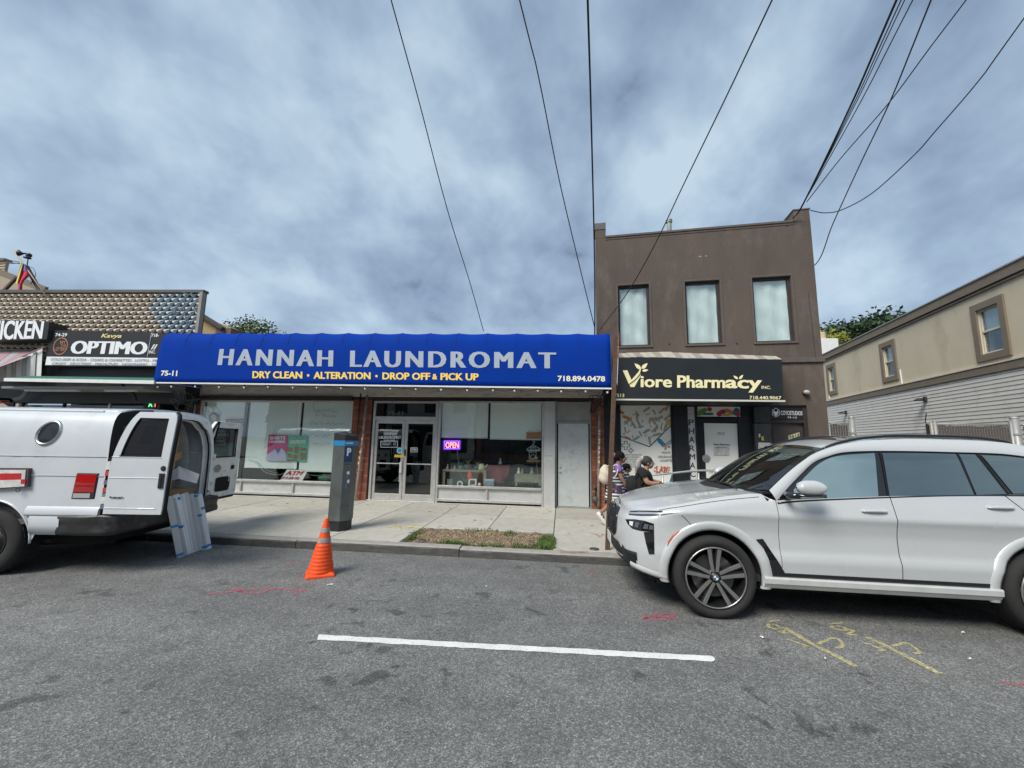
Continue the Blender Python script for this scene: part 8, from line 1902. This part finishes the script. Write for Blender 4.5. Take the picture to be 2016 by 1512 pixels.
# leaning rusty sign post with a sign seen edge-on
M_rust = mat('rusty_post', (.12,.075,.05), .8, .3, var=.35, vs=14, dirt=(.10,.03,.02,.8), ds=5, stretch=(4,4,1))
pb_, pt_ = at(1196,1077,6.45), at(1213,664,6.45); pb_ = V((pb_.x, 6.45, SZ))
sp_ = thing('sign_post', 'leaning rusty street sign post beside the nose of the white SUV', 'sign post', pb_)
ax_ = (pt_-pb_).normalized(); s1 = V((1,0,0)); s1 = (s1-ax_*s1.dot(ax_)).normalized(); s2 = ax_.cross(s1)
b = MB(); L_ = (pt_-pb_).length; m_ = (pb_+pt_)/2
b.obox(m_, s1, s2, ax_, .030, .0035, L_/2)
for s in (-1,1): b.obox(m_+s1*s*.031-s2*s*0+s2*.012, s1, s2, ax_, .0035, .014, L_/2)
b.build('channel', M_rust, sp_)
b = MB()
for k in range(30): b.lathe([(0,-.0045),(.006,-.0045)], pb_+ax_*(.2+k*.105), 'Y', 8)
o = b.build('bolt_holes', M_gap, sp_); o['kind'] = 'stuff'
ps_ = thing('parking_sign', 'thin red and white parking sign seen almost edge-on at the top of the rusty post', 'sign', at(1215,700,6.45))
dv = V((.155,.988,0))
for z0, z1, m, nm in ((2.62,3.02,M_lw,'lower_plate'),(3.03,3.43,mat('sign_red', (.45,.05,.06), .5),'upper_plate')):
    bx = pb_+ax_*((z0-SZ)/ax_.z)+V((.045,.0,0)); tx = pb_+ax_*((z1-SZ)/ax_.z)+V((.045,.0,0)); a = MB(); n_ = V((dv.y,-dv.x,0))*.002; P_ = [bx-dv*.12, bx+dv*.14, tx+dv*.14, tx-dv*.12]
    a.add([p-n_ for p in P_]+[p+n_ for p in P_], [(0,1,2,3),(7,6,5,4),(0,4,5,1),(1,5,6,2),(2,6,7,3),(3,7,4,0)]); a.build(nm, m, ps_)
    f2 = quadfn(P_[1], P_[0], P_[3], P_[2], .004)
    if nm == 'upper_plate': text_mb('NO\nPARKING', lambda u,v,d: f2(.12+.76*u,.2+.6*v,d), .02).build('lettering', M_lw, ps_, norm=False)
# ================================================================== PEOPLE
M_skin = mat('skin_brown', (.30,.155,.095), .55, var=.05, vs=5); M_skin2 = mat('skin_tan', (.46,.27,.18), .55, var=.05, vs=5)
M_hair = mat('hair_black', (.010,.008,.008), .85, spec=.15); M_hairg = mat('hair_grey', (.30,.28,.27), .6, var=.35, vs=30, stretch=(1,1,.2))
def stripes(name, c1, c2, per, ph=0):
    m = mat(name, c1, .85); t = m.node_tree; n = t.nodes; l = t.links; tcn = n.new('ShaderNodeTexCoord'); s = n.new('ShaderNodeSeparateXYZ'); l.new(tcn.outputs['Object'], s.inputs[0])
    a = n.new('ShaderNodeMath'); a.operation = 'MULTIPLY_ADD'; a.inputs[1].default_value = 1/per; a.inputs[2].default_value = ph; l.new(s.outputs[2], a.inputs[0]); f = n.new('ShaderNodeMath'); f.operation = 'FRACT'; l.new(a.outputs[0], f.inputs[0])
    g_ = n.new('ShaderNodeMath'); g_.operation = 'GREATER_THAN'; g_.inputs[1].default_value = .5; l.new(f.outputs[0], g_.inputs[0]); mx = n.new('ShaderNodeMix'); mx.data_type = 'RGBA'; mx.inputs[6].default_value = (*c1,1); mx.inputs[7].default_value = (*c2,1); l.new(g_.outputs[0], mx.inputs[0]); l.new(mx.outputs[2], n['Principled BSDF'].inputs['Base Color']); return m
def skinbody(name, J, edges, m, parent):
    """one continuous figure grown from its joints: J = name -> (point, rx, ry)"""
    names = list(J); W_ = WM[parent].inverted(); me = bpy.data.meshes.new(name); me.from_pydata([tuple(W_ @ V(J[k][0])) for k in names], [(names.index(a), names.index(b_)) for a, b_ in edges], []); me.update()
    o = bpy.data.objects.new(name, me); COL.objects.link(o); o.parent = parent; WM[o] = WM[parent]
    bm = bmesh.new(); bm.from_mesh(me); ly = bm.verts.layers.skin.verify(); bm.verts.ensure_lookup_table()
    for i, k in enumerate(names): bm.verts[i][ly].radius = (J[k][1], J[k][2]); bm.verts[i][ly].use_root = (k == 'pelvis')
    bm.to_mesh(me); bm.free(); me.materials.append(m)
    sk = o.modifiers.new('skin', 'SKIN'); sk.use_smooth_shade = True; ss_ = o.modifiers.new('sub', 'SUBSURF'); ss_.levels = 2; ss_.render_levels = 2
    return o
def hand(J, E_, w_, d, side_, pre, s=1.0):
    """palm, four fingers and a thumb at the end of an arm"""
    w_, d = V(w_), V(d).normalized(); sdv = V(side_).normalized(); dn = d.cross(sdv).normalized(); J[pre+'palm'] = (w_+d*.055*s, .028*s, .016*s); E_.append((pre+'wrist', pre+'palm'))
    for i, (o_, ln) in enumerate(((-.024,.062),(-.008,.072),(.008,.068),(.024,.052))):
        J[pre+'k%d' % i] = (w_+d*.088*s+sdv*o_*s, .0095*s, .0095*s); J[pre+'t%d' % i] = (w_+d*(.088+ln*.8)*s+sdv*o_*1.1*s-dn*.028*s, .0075*s, .0075*s); E_ += [(pre+'palm', pre+'k%d' % i), (pre+'k%d' % i, pre+'t%d' % i)]
    J[pre+'th1'] = (w_+d*.045*s-sdv*.036*s, .010*s, .010*s); J[pre+'th2'] = (w_+d*.085*s-sdv*.048*s-dn*.01*s, .008*s, .008*s); E_ += [(pre+'palm', pre+'th1'), (pre+'th1', pre+'th2')]
def loft(name, secs, m, parent, n=20, fold=0, cap=True):
    """garment: sections (centre, rx, ry)"""
    rows_ = []
    for i, (c, rx, ry) in enumerate(secs):
        c = V(c); rows_.append([c+V((rx*cos(2*pi*k/n)*(1+fold*sin(k*2.1+i*.3)), ry*sin(2*pi*k/n)*(1+fold*sin(k*1.7)), 0)) for k in range(n)])
    b = MB().grid(rows_, closeu=True); 
    if cap: b.f.append(tuple((len(secs)-1)*n+k for k in range(n)))
    return b.build(name, m, parent, smooth=True, solid=0)
def sleeve(name, pts, rr, m, parent): return MB().tube(crv(pts, 3), [rr[0]+(rr[-1]-rr[0])*i/((len(pts)-1)*3) for i in range((len(pts)-1)*3+1)], 12, cap=False).build(name, m, parent, smooth=True, solid=.003)
def head_parts(h, fwd, parent, skin, r=.098):
    """eyes, nose tip, mouth, ear on the facing side; h = head centre, fwd = facing direction"""
    f = V(fwd).normalized(); s = V((f.y, -f.x, 0))
    for k in (-1,1):
        MB().ball(h+f*r*.80+s*k*.033+V((0,0,.012)), .011, 8, 6).build('eye', M_lk, parent, smooth=True); MB().ball(h-f*.005+s*k*r*.86+V((0,0,-.005)), .024, 8, 6, (1,.5,1.3)).build('ear', skin, parent, smooth=True)
        b = MB(); b.tube([h+f*r*.86+s*k*.018+V((0,0,.036)), h+f*r*.80+s*k*.046+V((0,0,.038))], .004, 5); b.build('eyebrow', M_hair, parent)
    b = MB(); b.tube([h+f*r*.88+V((0,0,.012)), h+f*r*1.12+V((0,0,-.022)), h+f*r*.90+V((0,0,-.032))], [.009,.014,.008], 8); b.build('nose', skin, parent, smooth=True)
    b = MB(); b.tube([h+f*r*.80+s*-.024+V((0,0,-.056)), h+f*r*.93+V((0,0,-.054)), h+f*r*.80+s*.024+V((0,0,-.056))], .006, 6); b.build('mouth', mat('lips', (.28,.09,.07), .5), parent, smooth=True)
# ---- woman in the striped dress, walking right
PY_ = 8.35
def W(px, py, dy=0): return at(px, py, PY_+dy)
g0 = W(1212,955); per1 = thing('person', 'woman in a navy and white striped dress walking right, carrying a cream bag', 'person', (g0.x, PY_, SZ))
J = {'pelvis': (W(1212,956), .125,.10), 'belly': (W(1212,945), .125,.105), 'chest': (W(1213,930), .125,.11), 'neckb': (W(1216,917), .06,.055), 'neck': (W(1218.5,912), .047,.047), 'head': (W(1222,901), .082,.090), 'crown': (W(1221,893.5), .062,.07)}
E1 = [('pelvis','belly'),('belly','chest'),('chest','neckb'),('neckb','neck'),('neck','head'),('head','crown')]
J['rsh'] = (W(1217,921,-.16), .050,.050); J['relb'] = (W(1223,940,-.20), .042,.042); J['rwrist'] = (W(1232,954,-.20), .026,.026); E1 += [('chest','rsh'),('rsh','relb'),('relb','rwrist')]; hand(J, E1, J['rwrist'][0], (.45,0,-.9), (0,1,0), 'r')
J['lsh'] = (W(1216,921,.16), .048,.048); J['lelb'] = (W(1219,938,.20), .040,.040); J['lwrist'] = (W(1230,946,.20), .026,.026); E1 += [('chest','lsh'),('lsh','lelb'),('lelb','lwrist')]; hand(J, E1, J['lwrist'][0], (.8,0,-.5), (0,1,0), 'l')
J['rhip'] = (W(1209,966,-.09), .085,.085); J['rkn'] = (W(1204,988,-.09), .058,.058); J['rcf'] = (W(1196,997,-.09), .052,.052); J['rank'] = (W(1183,1009,-.09), .034,.034); J['rtoe'] = (W(1189,1021,-.09), .03,.026); E1 += [('pelvis','rhip'),('rhip','rkn'),('rkn','rcf'),('rcf','rank'),('rank','rtoe')]
fx_ = W(1228,1030,.09); J['lhip'] = (W(1216,966,.09), .085,.085); J['lkn'] = (W(1224,994,.09), .058,.058); J['lcf'] = (V((fx_.x,fx_.y,.40)), .050,.050); J['lank'] = (V((fx_.x,fx_.y,SZ+.08)), .034,.034); J['ltoe'] = (V((fx_.x+.13,fx_.y,SZ+.035)), .03,.026); E1 += [('pelvis','lhip'),('lhip','lkn'),('lkn','lcf'),('lcf','lank'),('lank','ltoe')]
skinbody('body', J, E1, M_skin, per1); hc = J['head'][0]; head_parts(hc, (1,-.12,0), per1, M_skin)
M_str = stripes('stripe_navy_white', (.035,.035,.085), (.74,.74,.72), .062, .1)
loft('dress', [(W(1210.5,983),.195,.175),(W(1211,975),.19,.17),(W(1211.5,965),.178,.16),(W(1211.5,955),.17,.155),(W(1211,946),.155,.145),(W(1212,937),.155,.15),(W(1212,930),.160,.16),(W(1213,924),.145,.18),(W(1215,919.5),.10,.16),(W(1216.5,916.5),.062,.07)], M_str, per1, 28, .025, False)
sleeve('sleeve', [J['rsh'][0]+V((-.02,.06,.02)), J['rsh'][0], J['rsh'][0].lerp(J['relb'][0],.45)], (.072,.068), mat('sleeve_violet', (.22,.12,.36), .8), per1); sleeve('sleeve', [J['lsh'][0]+V((-.02,-.06,.02)), J['lsh'][0], J['lsh'][0].lerp(J['lelb'][0],.45)], (.070,.066), M_str, per1)
def PB(name, px0, px1, py0, py1, m):   # colour-block patches of the dress
    rr = []
    for j in range(5):
        py = py0+(py1-py0)*j/4; c = W(1211.5,py); row = []
        for i in range(7):
            px = px0+(px1-px0)*i/6; u = max(-.97, min(.97, (W(px,py).x-c.x)/.185)); row.append(c+V((u*.188, -.172*sqrt(1-u*u)-.004, 0)))
        rr.append(row)
    MB().grid(rr).build(name, m, per1, smooth=True)
PB('dress_block', 1201, 1209, 949, 959, mat('block_navy', (.040,.035,.10), .85)); PB('dress_block', 1211, 1222, 956, 969, mat('block_plum', (.075,.045,.13), .85)); PB('dress_block', 1203, 1216, 931, 936, MATS['block_plum']); PB('dress_block', 1201, 1208, 962, 967, MATS['block_navy'])
b = MB(); b.ball(hc+V((-.03,0,.03)), .112, 16, 12, (1.0,.95,.92)); b.ball(hc+V((-.10,0,.0)), .062, 12, 8); b.build('hair', M_hair, per1, smooth=True); MB().ball(hc+V((-.125,-.02,.045)), .048, 12, 8, (.9,1,1.1)).build('hair_bun', mat('hair_auburn', (.25,.09,.06), .6), per1, smooth=True)
# trim hair off the face by placing the face forward
MB().ball(hc+V((.030,0,-.022)), .083, 14, 10, (.85,.86,1.05)).build('face', M_skin, per1, smooth=True)
M_shw = mat('shoe_white', (.72,.72,.70), .5)
def shoe(heel, toe, parent, m=M_shw):
    d = (toe-heel).normalized(); side = V((0,1,0)); up = side.cross(d)*-1
    rr = []
    for t, h, w_ in ((-.02,.02,.02),(0,.045,.034),(.06,.05,.038),(.12,.038,.040),(.19,.030,.044),(.245,.022,.034),(.262,.006,.012)):
        c = heel+d*t; rr.append([c+side*w_*cos(2*pi*k/12)+up*(max(-.45,sin(2*pi*k/12))*h) for k in range(12)])
    MB().grid(rr, closeu=True).build('shoe', m, parent, smooth=True)
    MB().obox(heel+d*.125-up*.022, d, side, up, .135, .042, .009).build('sole', M_shw, parent, bevel=.006)
    for t in (.06,.12): MB().obox(heel+d*t+up*.030, d, side, up, .012, .036, .010).build('shoe_stripe', M_dark, parent)
hl = W(1177,1010,-.09); tl2 = W(1189,1025,-.09); shoe(hl, tl2, per1); shoe(V((fx_.x-.06,fx_.y,SZ+.045)), V((fx_.x+.2,fx_.y,SZ+.04)), per1)
bgc = W(1191,934,-.10); t_ = thing('tote_bag', 'cream cloth bag slung on the back of the woman in stripes', 'bag', bgc); M_tote = mat('tote_cream', (.62,.54,.42), .9, var=.1, vs=5, bump=.4, bs=9)
bb_ = MB().ball(bgc, .17, 22, 18, (.68,.55,1.12))
for q in bb_.v:
    d = q-bgc; f = 1+.07*sin(d.z*38+d.x*20)+.05*sin(d.x*55-d.y*30); sq_ = 1.0+.18*max(0,-d.z/.19)-.25*max(0,d.z/.19); q.x = bgc.x+d.x*f*sq_; q.y = bgc.y+d.y*f*sq_
bb_.build('bag_body', M_tote, t_, smooth=True); b = MB(); b.tube(crv([bgc+V((0,0,.17)), W(1204,918,-.18), W(1216,916,-.20), W(1213,936,-.24), bgc+V((.06,-.05,-.10))], 5), .012, 6); b.build('strap', M_tote, t_, smooth=True)
# ---- child beyond her
cg = at(1232,945,8.75); per3 = thing('person', 'small dark-haired child in a striped top walking between the two women', 'person', (cg.x, 8.75, SZ))
def Cc(px, py, dy=0): return at(px, py, 8.75+dy)
J = {'pelvis': (Cc(1231,962), .08,.07), 'chest': (Cc(1231,940), .085,.075), 'neck': (Cc(1233,930), .035,.035), 'head': (Cc(1235,922), .075,.08)}
E3 = [('pelvis','chest'),('chest','neck'),('neck','head')]
for s, k in ((-1,'r'),(1,'l')):
    J[k+'sh'] = (Cc(1231,935,.10*s), .035,.035); J[k+'elb'] = (Cc(1235,946,.12*s), .028,.028); J[k+'wrist'] = (Cc(1240,954,.12*s), .02,.02); E3 += [('chest',k+'sh'),(k+'sh',k+'elb'),(k+'elb',k+'wrist')]; hand(J, E3, J[k+'wrist'][0], (.7,0,-.6), (0,1,0), k, .75)
    p = Cc(1231+4*s,985,.06*s); J[k+'hip'] = (Cc(1231,970,.05*s), .055,.055); J[k+'kn'] = (p, .042,.042); J[k+'ank'] = (V((p.x-.04,p.y,SZ+.07)), .028,.028); J[k+'toe'] = (V((p.x+.08,p.y,SZ+.03)), .025,.02); E3 += [('pelvis',k+'hip'),(k+'hip',k+'kn'),(k+'kn',k+'ank'),(k+'ank',k+'toe')]
skinbody('body', J, E3, M_skin, per3); loft('striped_top', [(Cc(1231,964),.115,.10),(Cc(1231,955),.115,.10),(Cc(1231,945),.115,.105),(Cc(1231,938),.11,.12),(Cc(1232,934),.075,.10),(Cc(1233,932),.045,.05)], M_str, per3, 20, .02, False)
for k, s in (('r',-1),('l',1)): sleeve('sleeve', [J[k+'sh'][0]+V((0,-.04*s,.01)), J[k+'sh'][0], J[k+'elb'][0]], (.05,.045), M_str, per3)
h3 = J['head'][0]; head_parts(h3, (1,-.1,0), per3, M_skin, .08); MB().ball(h3+V((-.02,0,.025)), .09, 14, 10, (1,.95,.9)).build('hair', M_hair, per3, smooth=True); MB().ball(h3+V((.028,0,-.02)), .064, 12, 8, (.8,.86,1.0)).build('face', M_skin, per3, smooth=True)
loft('shorts', [(Cc(1231,982),.10,.11),(Cc(1231,972),.11,.11),(Cc(1231,962),.112,.10)], mat('shorts_navy', (.03,.03,.06), .9), per3, 16, .02, False)
for k in ('r','l'): a = J[k+'ank'][0]; shoe(V((a.x-.04,a.y,SZ+.04)), V((a.x+.15,a.y,SZ+.035)), per3)
# ---- woman in black pushing a stroller
P2 = 7.95
def Q(px, py, dy=0): return at(px, py, P2+dy)
g2 = Q(1262,970); per2 = thing('person', 'woman in a black top with a grey ponytail and glasses, pushing a stroller', 'person', (g2.x, P2, SZ))
J = {'pelvis': (Q(1258,972), .14,.12), 'belly': (Q(1262,960), .14,.12), 'chest': (Q(1266,942), .135,.12), 'neckb': (Q(1270,926), .06,.055), 'neck': (Q(1273,921), .05,.048), 'head': (Q(1276,911), .080,.088), 'crown': (Q(1274,904.5), .06,.068)}
E2 = [('pelvis','belly'),('belly','chest'),('chest','neckb'),('neckb','neck'),('neck','head'),('head','crown')]
J['rsh'] = (Q(1266,931,-.17), .058,.058); J['relb'] = (Q(1274,950,-.22), .050,.050); J['rfa'] = (Q(1285,952,-.19), .040,.038); J['rwrist'] = (Q(1295,951,-.15), .026,.026); E2 += [('chest','rsh'),('rsh','relb'),('relb','rfa'),('rfa','rwrist')]; hand(J, E2, J['rwrist'][0], (1,0,-.15), (0,1,0), 'r')
J['lsh'] = (Q(1267,931,.17), .056,.056); J['lelb'] = (Q(1278,946,.20), .046,.046); J['lwrist'] = (Q(1291,947,.12), .026,.026); E2 += [('chest','lsh'),('lsh','lelb'),('lelb','lwrist')]; hand(J, E2, J['lwrist'][0], (1,0,-.12), (0,1,0), 'l')
for k, s, dx in (('r',-1,-.15),('l',1,.12)):
    kx = g2.x-.03+dx*.5; J[k+'hip'] = (Q(1257,984,.09*s), .10,.10); J[k+'kn'] = (V((kx,P2+.09*s,.56)), .068,.068); J[k+'ank'] = (V((kx+dx*.5-.05,P2+.09*s,SZ+.09)), .042,.042); J[k+'toe'] = (V((kx+dx*.5+.09,P2+.09*s,SZ+.035)), .034,.028); E2 += [('pelvis',k+'hip'),(k+'hip',k+'kn'),(k+'kn',k+'ank'),(k+'ank',k+'toe')]
skinbody('body', J, E2, M_skin2, per2); h2_ = J['head'][0]; head_parts(h2_, (1,-.15,0), per2, M_skin2)
M_tb = mat('tshirt_black', (.012,.012,.013), .9, var=.2, vs=6, bump=.5, bs=10)
loft('tshirt', [(Q(1259,976),.205,.17),(Q(1260,969),.20,.17),(Q(1262,960),.19,.165),(Q(1264,951),.185,.165),(Q(1266,943),.18,.17),(Q(1267,936),.155,.185),(Q(1268,930),.12,.17),(Q(1270,925.5),.065,.075)], M_tb, per2, 24, .02, False)
for k, s in (('r',-1),('l',1)): sleeve('sleeve', [J[k+'sh'][0]+V((-.03,-.06*s,.02)), J[k+'sh'][0], J[k+'sh'][0].lerp(J[k+'elb'][0],.45)], (.088,.080), M_tb, per2)
M_trs = mat('trousers_grey', (.26,.26,.25), .9, var=.1)
for k in ('r','l'): sleeve('trouser_leg', [J[k+'hip'][0]+V((0,0,.05)), J[k+'hip'][0], J[k+'kn'][0], J[k+'ank'][0]+V((0,0,.02))], (.135,.065), M_trs, per2); a = J[k+'ank'][0]; shoe(V((a.x-.05,a.y,SZ+.045)), V((a.x+.2,a.y,SZ+.04)), per2)
b = MB(); b.ball(h2_+V((-.028,0,.03)), .108, 16, 12, (1,.94,.90)); b.build('hair', mat('hair_dark_grey', (.045,.040,.040), .8, var=.3, vs=20), per2, smooth=True); MB().ball(h2_+V((.030,0,-.022)), .082, 14, 10, (.85,.86,1.05)).build('face', M_skin2, per2, smooth=True)
b = MB(); b.tube(crv([h2_+V((-.10,0,.07)), h2_+V((-.17,-.02,.03)), h2_+V((-.20,-.03,-.08)), h2_+V((-.24,-.03,-.22))], 5), [.05]*6+[.06]*5+[.045,.035,.028,.018,.008], 10); b.build('ponytail', M_hairg, per2, smooth=True); MB().lathe([(.045,-.012),(.058,0),(.045,.012)], h2_+V((-.105,0,.07)), 'X', 14).build('scrunchie', mat('scrunchie_pale', (.60,.58,.55), .8), per2, smooth=True)
b = MB()
for s in (-1,1):
    c = h2_+V((.088,-.012+s*.034,.012)); b.tube([c+V((0,.027*cos(a),.020*sin(a))) for a in [i*pi/6 for i in range(13)]], .003, 5); b.tube([c+V((0,s*.027,.005)), h2_+V((.0,s*.088,.008))], .003, 5)
b.build('glasses', mat('glasses_clear', (.45,.45,.46), .3, .5), per2)
bc = Q(1246,955,-.02); t_ = thing('backpack', 'black backpack hanging low behind the woman in black', 'bag', bc); MB().ball(bc, .17, 16, 12, (.80,.85,1.05)).build('bag_body', M_tb, t_, smooth=True); b = MB(); b.tube(crv([bc+V((.05,-.1,.14)), Q(1262,927,-.15), Q(1272,936,-.19), Q(1262,955,-.17)], 5), .016, 6); b.build('strap', M_tb, t_, smooth=True)
# stroller mostly hidden by the bonnet
sx0 = Q(1303,953); t_ = thing('stroller', 'black stroller pushed by the woman in black, mostly hidden by the white car', 'stroller', (sx0.x+.4, P2, SZ)); M_st2 = mat('stroller_black', (.015,.015,.017), .6)
b = MB(); b.tube([Q(1300,951,-.18), Q(1300,949,.18)], .018, 8)
for s in (-.2,.2): b.tube(crv([Q(1300,950,s*.9), Q(1315,955,s), Q(1326,960,s), V((sx0.x+.55,P2+s,.35))], 4), .014, 6); b.tube([V((sx0.x+.25,P2+s,.62)), V((sx0.x+.1,P2+s,.25))], .014, 6)
b.build('handle_frame', M_st2, t_, smooth=True)
b = MB(); b.obox(V((sx0.x+.42,P2,.58)), V((1,0,-.3)), V((0,1,0)), V((.3,0,1)), .22,.18,.05); b.obox(V((sx0.x+.22,P2,.74)), V((.5,0,-1)), V((0,1,0)), V((1,0,.5)), .20,.18,.03); b.build('seat', M_st2, t_, bevel=.02)
for x in (.1,.62):
    for s in (-.22,.22): MB().lathe([(.05,-.02),(.10,-.02),(.11,0),(.10,.02),(.05,.02)], (sx0.x+x,P2+s,SZ+.11), 'Y', 18).build('wheel', M_rub, t_, smooth=True)

# ================================================================== THE OTHER SIDE OF THE STREET (behind the camera; it shows in glass and paintwork)
struct('far_pavement', MB().box(-60, 60, -13.0, -9.0, -.01, SZ), M_joint)
M_ob = [mat('opposite_brick', (.20,.10,.075), .9, var=.2, vs=3), mat('opposite_render', (.42,.38,.32), .9, var=.1, vs=2), mat('opposite_grey', (.24,.24,.235), .9, var=.1, vs=2)]
M_ow = mat('opposite_window', (.03,.035,.04), .15)
for k, (x0, x1, hh, lab) in enumerate(((-26,-15.2,6.2,'red brick shop row across the street, leftmost behind the camera'),(-15,-7.2,7.4,'pale rendered three-bay building across the street behind the camera'),(-7,1.8,6.6,'brick two-storey building directly behind the camera across the street'),(2,9.8,7.8,'grey building across the street, right of the brick one behind the camera'),(10,24,6.4,'long brick row across the street at the far right behind the camera'))):
    t = thing('opposite_building', lab, 'building', ((x0+x1)/2, -15, 0)); m = M_ob[(0,1,0,2,0)[k]]; n = max(3, int((x1-x0)/2.4)); st = (x1-x0)/n; holes = [(x0+(i+.28)*st, x0+(i+.72)*st, 3.9, 5.4) for i in range(n)]+[(x0+.5, x1-.5, .6, 2.8)]
    wall_holes(lambda x, d, z: V((x, -13.0-d, z)), x0, x1, 0, hh, holes, .3).build('front_wall', m, t)
    MB().box(x0, x1, -22, -13.3, 0, hh-.4).build('body', m, t)
    for (a, c, z0, z1) in holes: MB().box(a, c, -13.22, -13.2, z0, z1).build('window', M_ow, t)
    MB().box(x0-.02, x1+.02, -13.4, -12.85, hh, hh+.18).build('cornice', M_ob[1], t); MB().box(x0+.3, x1-.3, -13.0, -12.3, 2.9, 3.5).build('shop_fascia', M_ob[2 if k % 2 else 0], t)
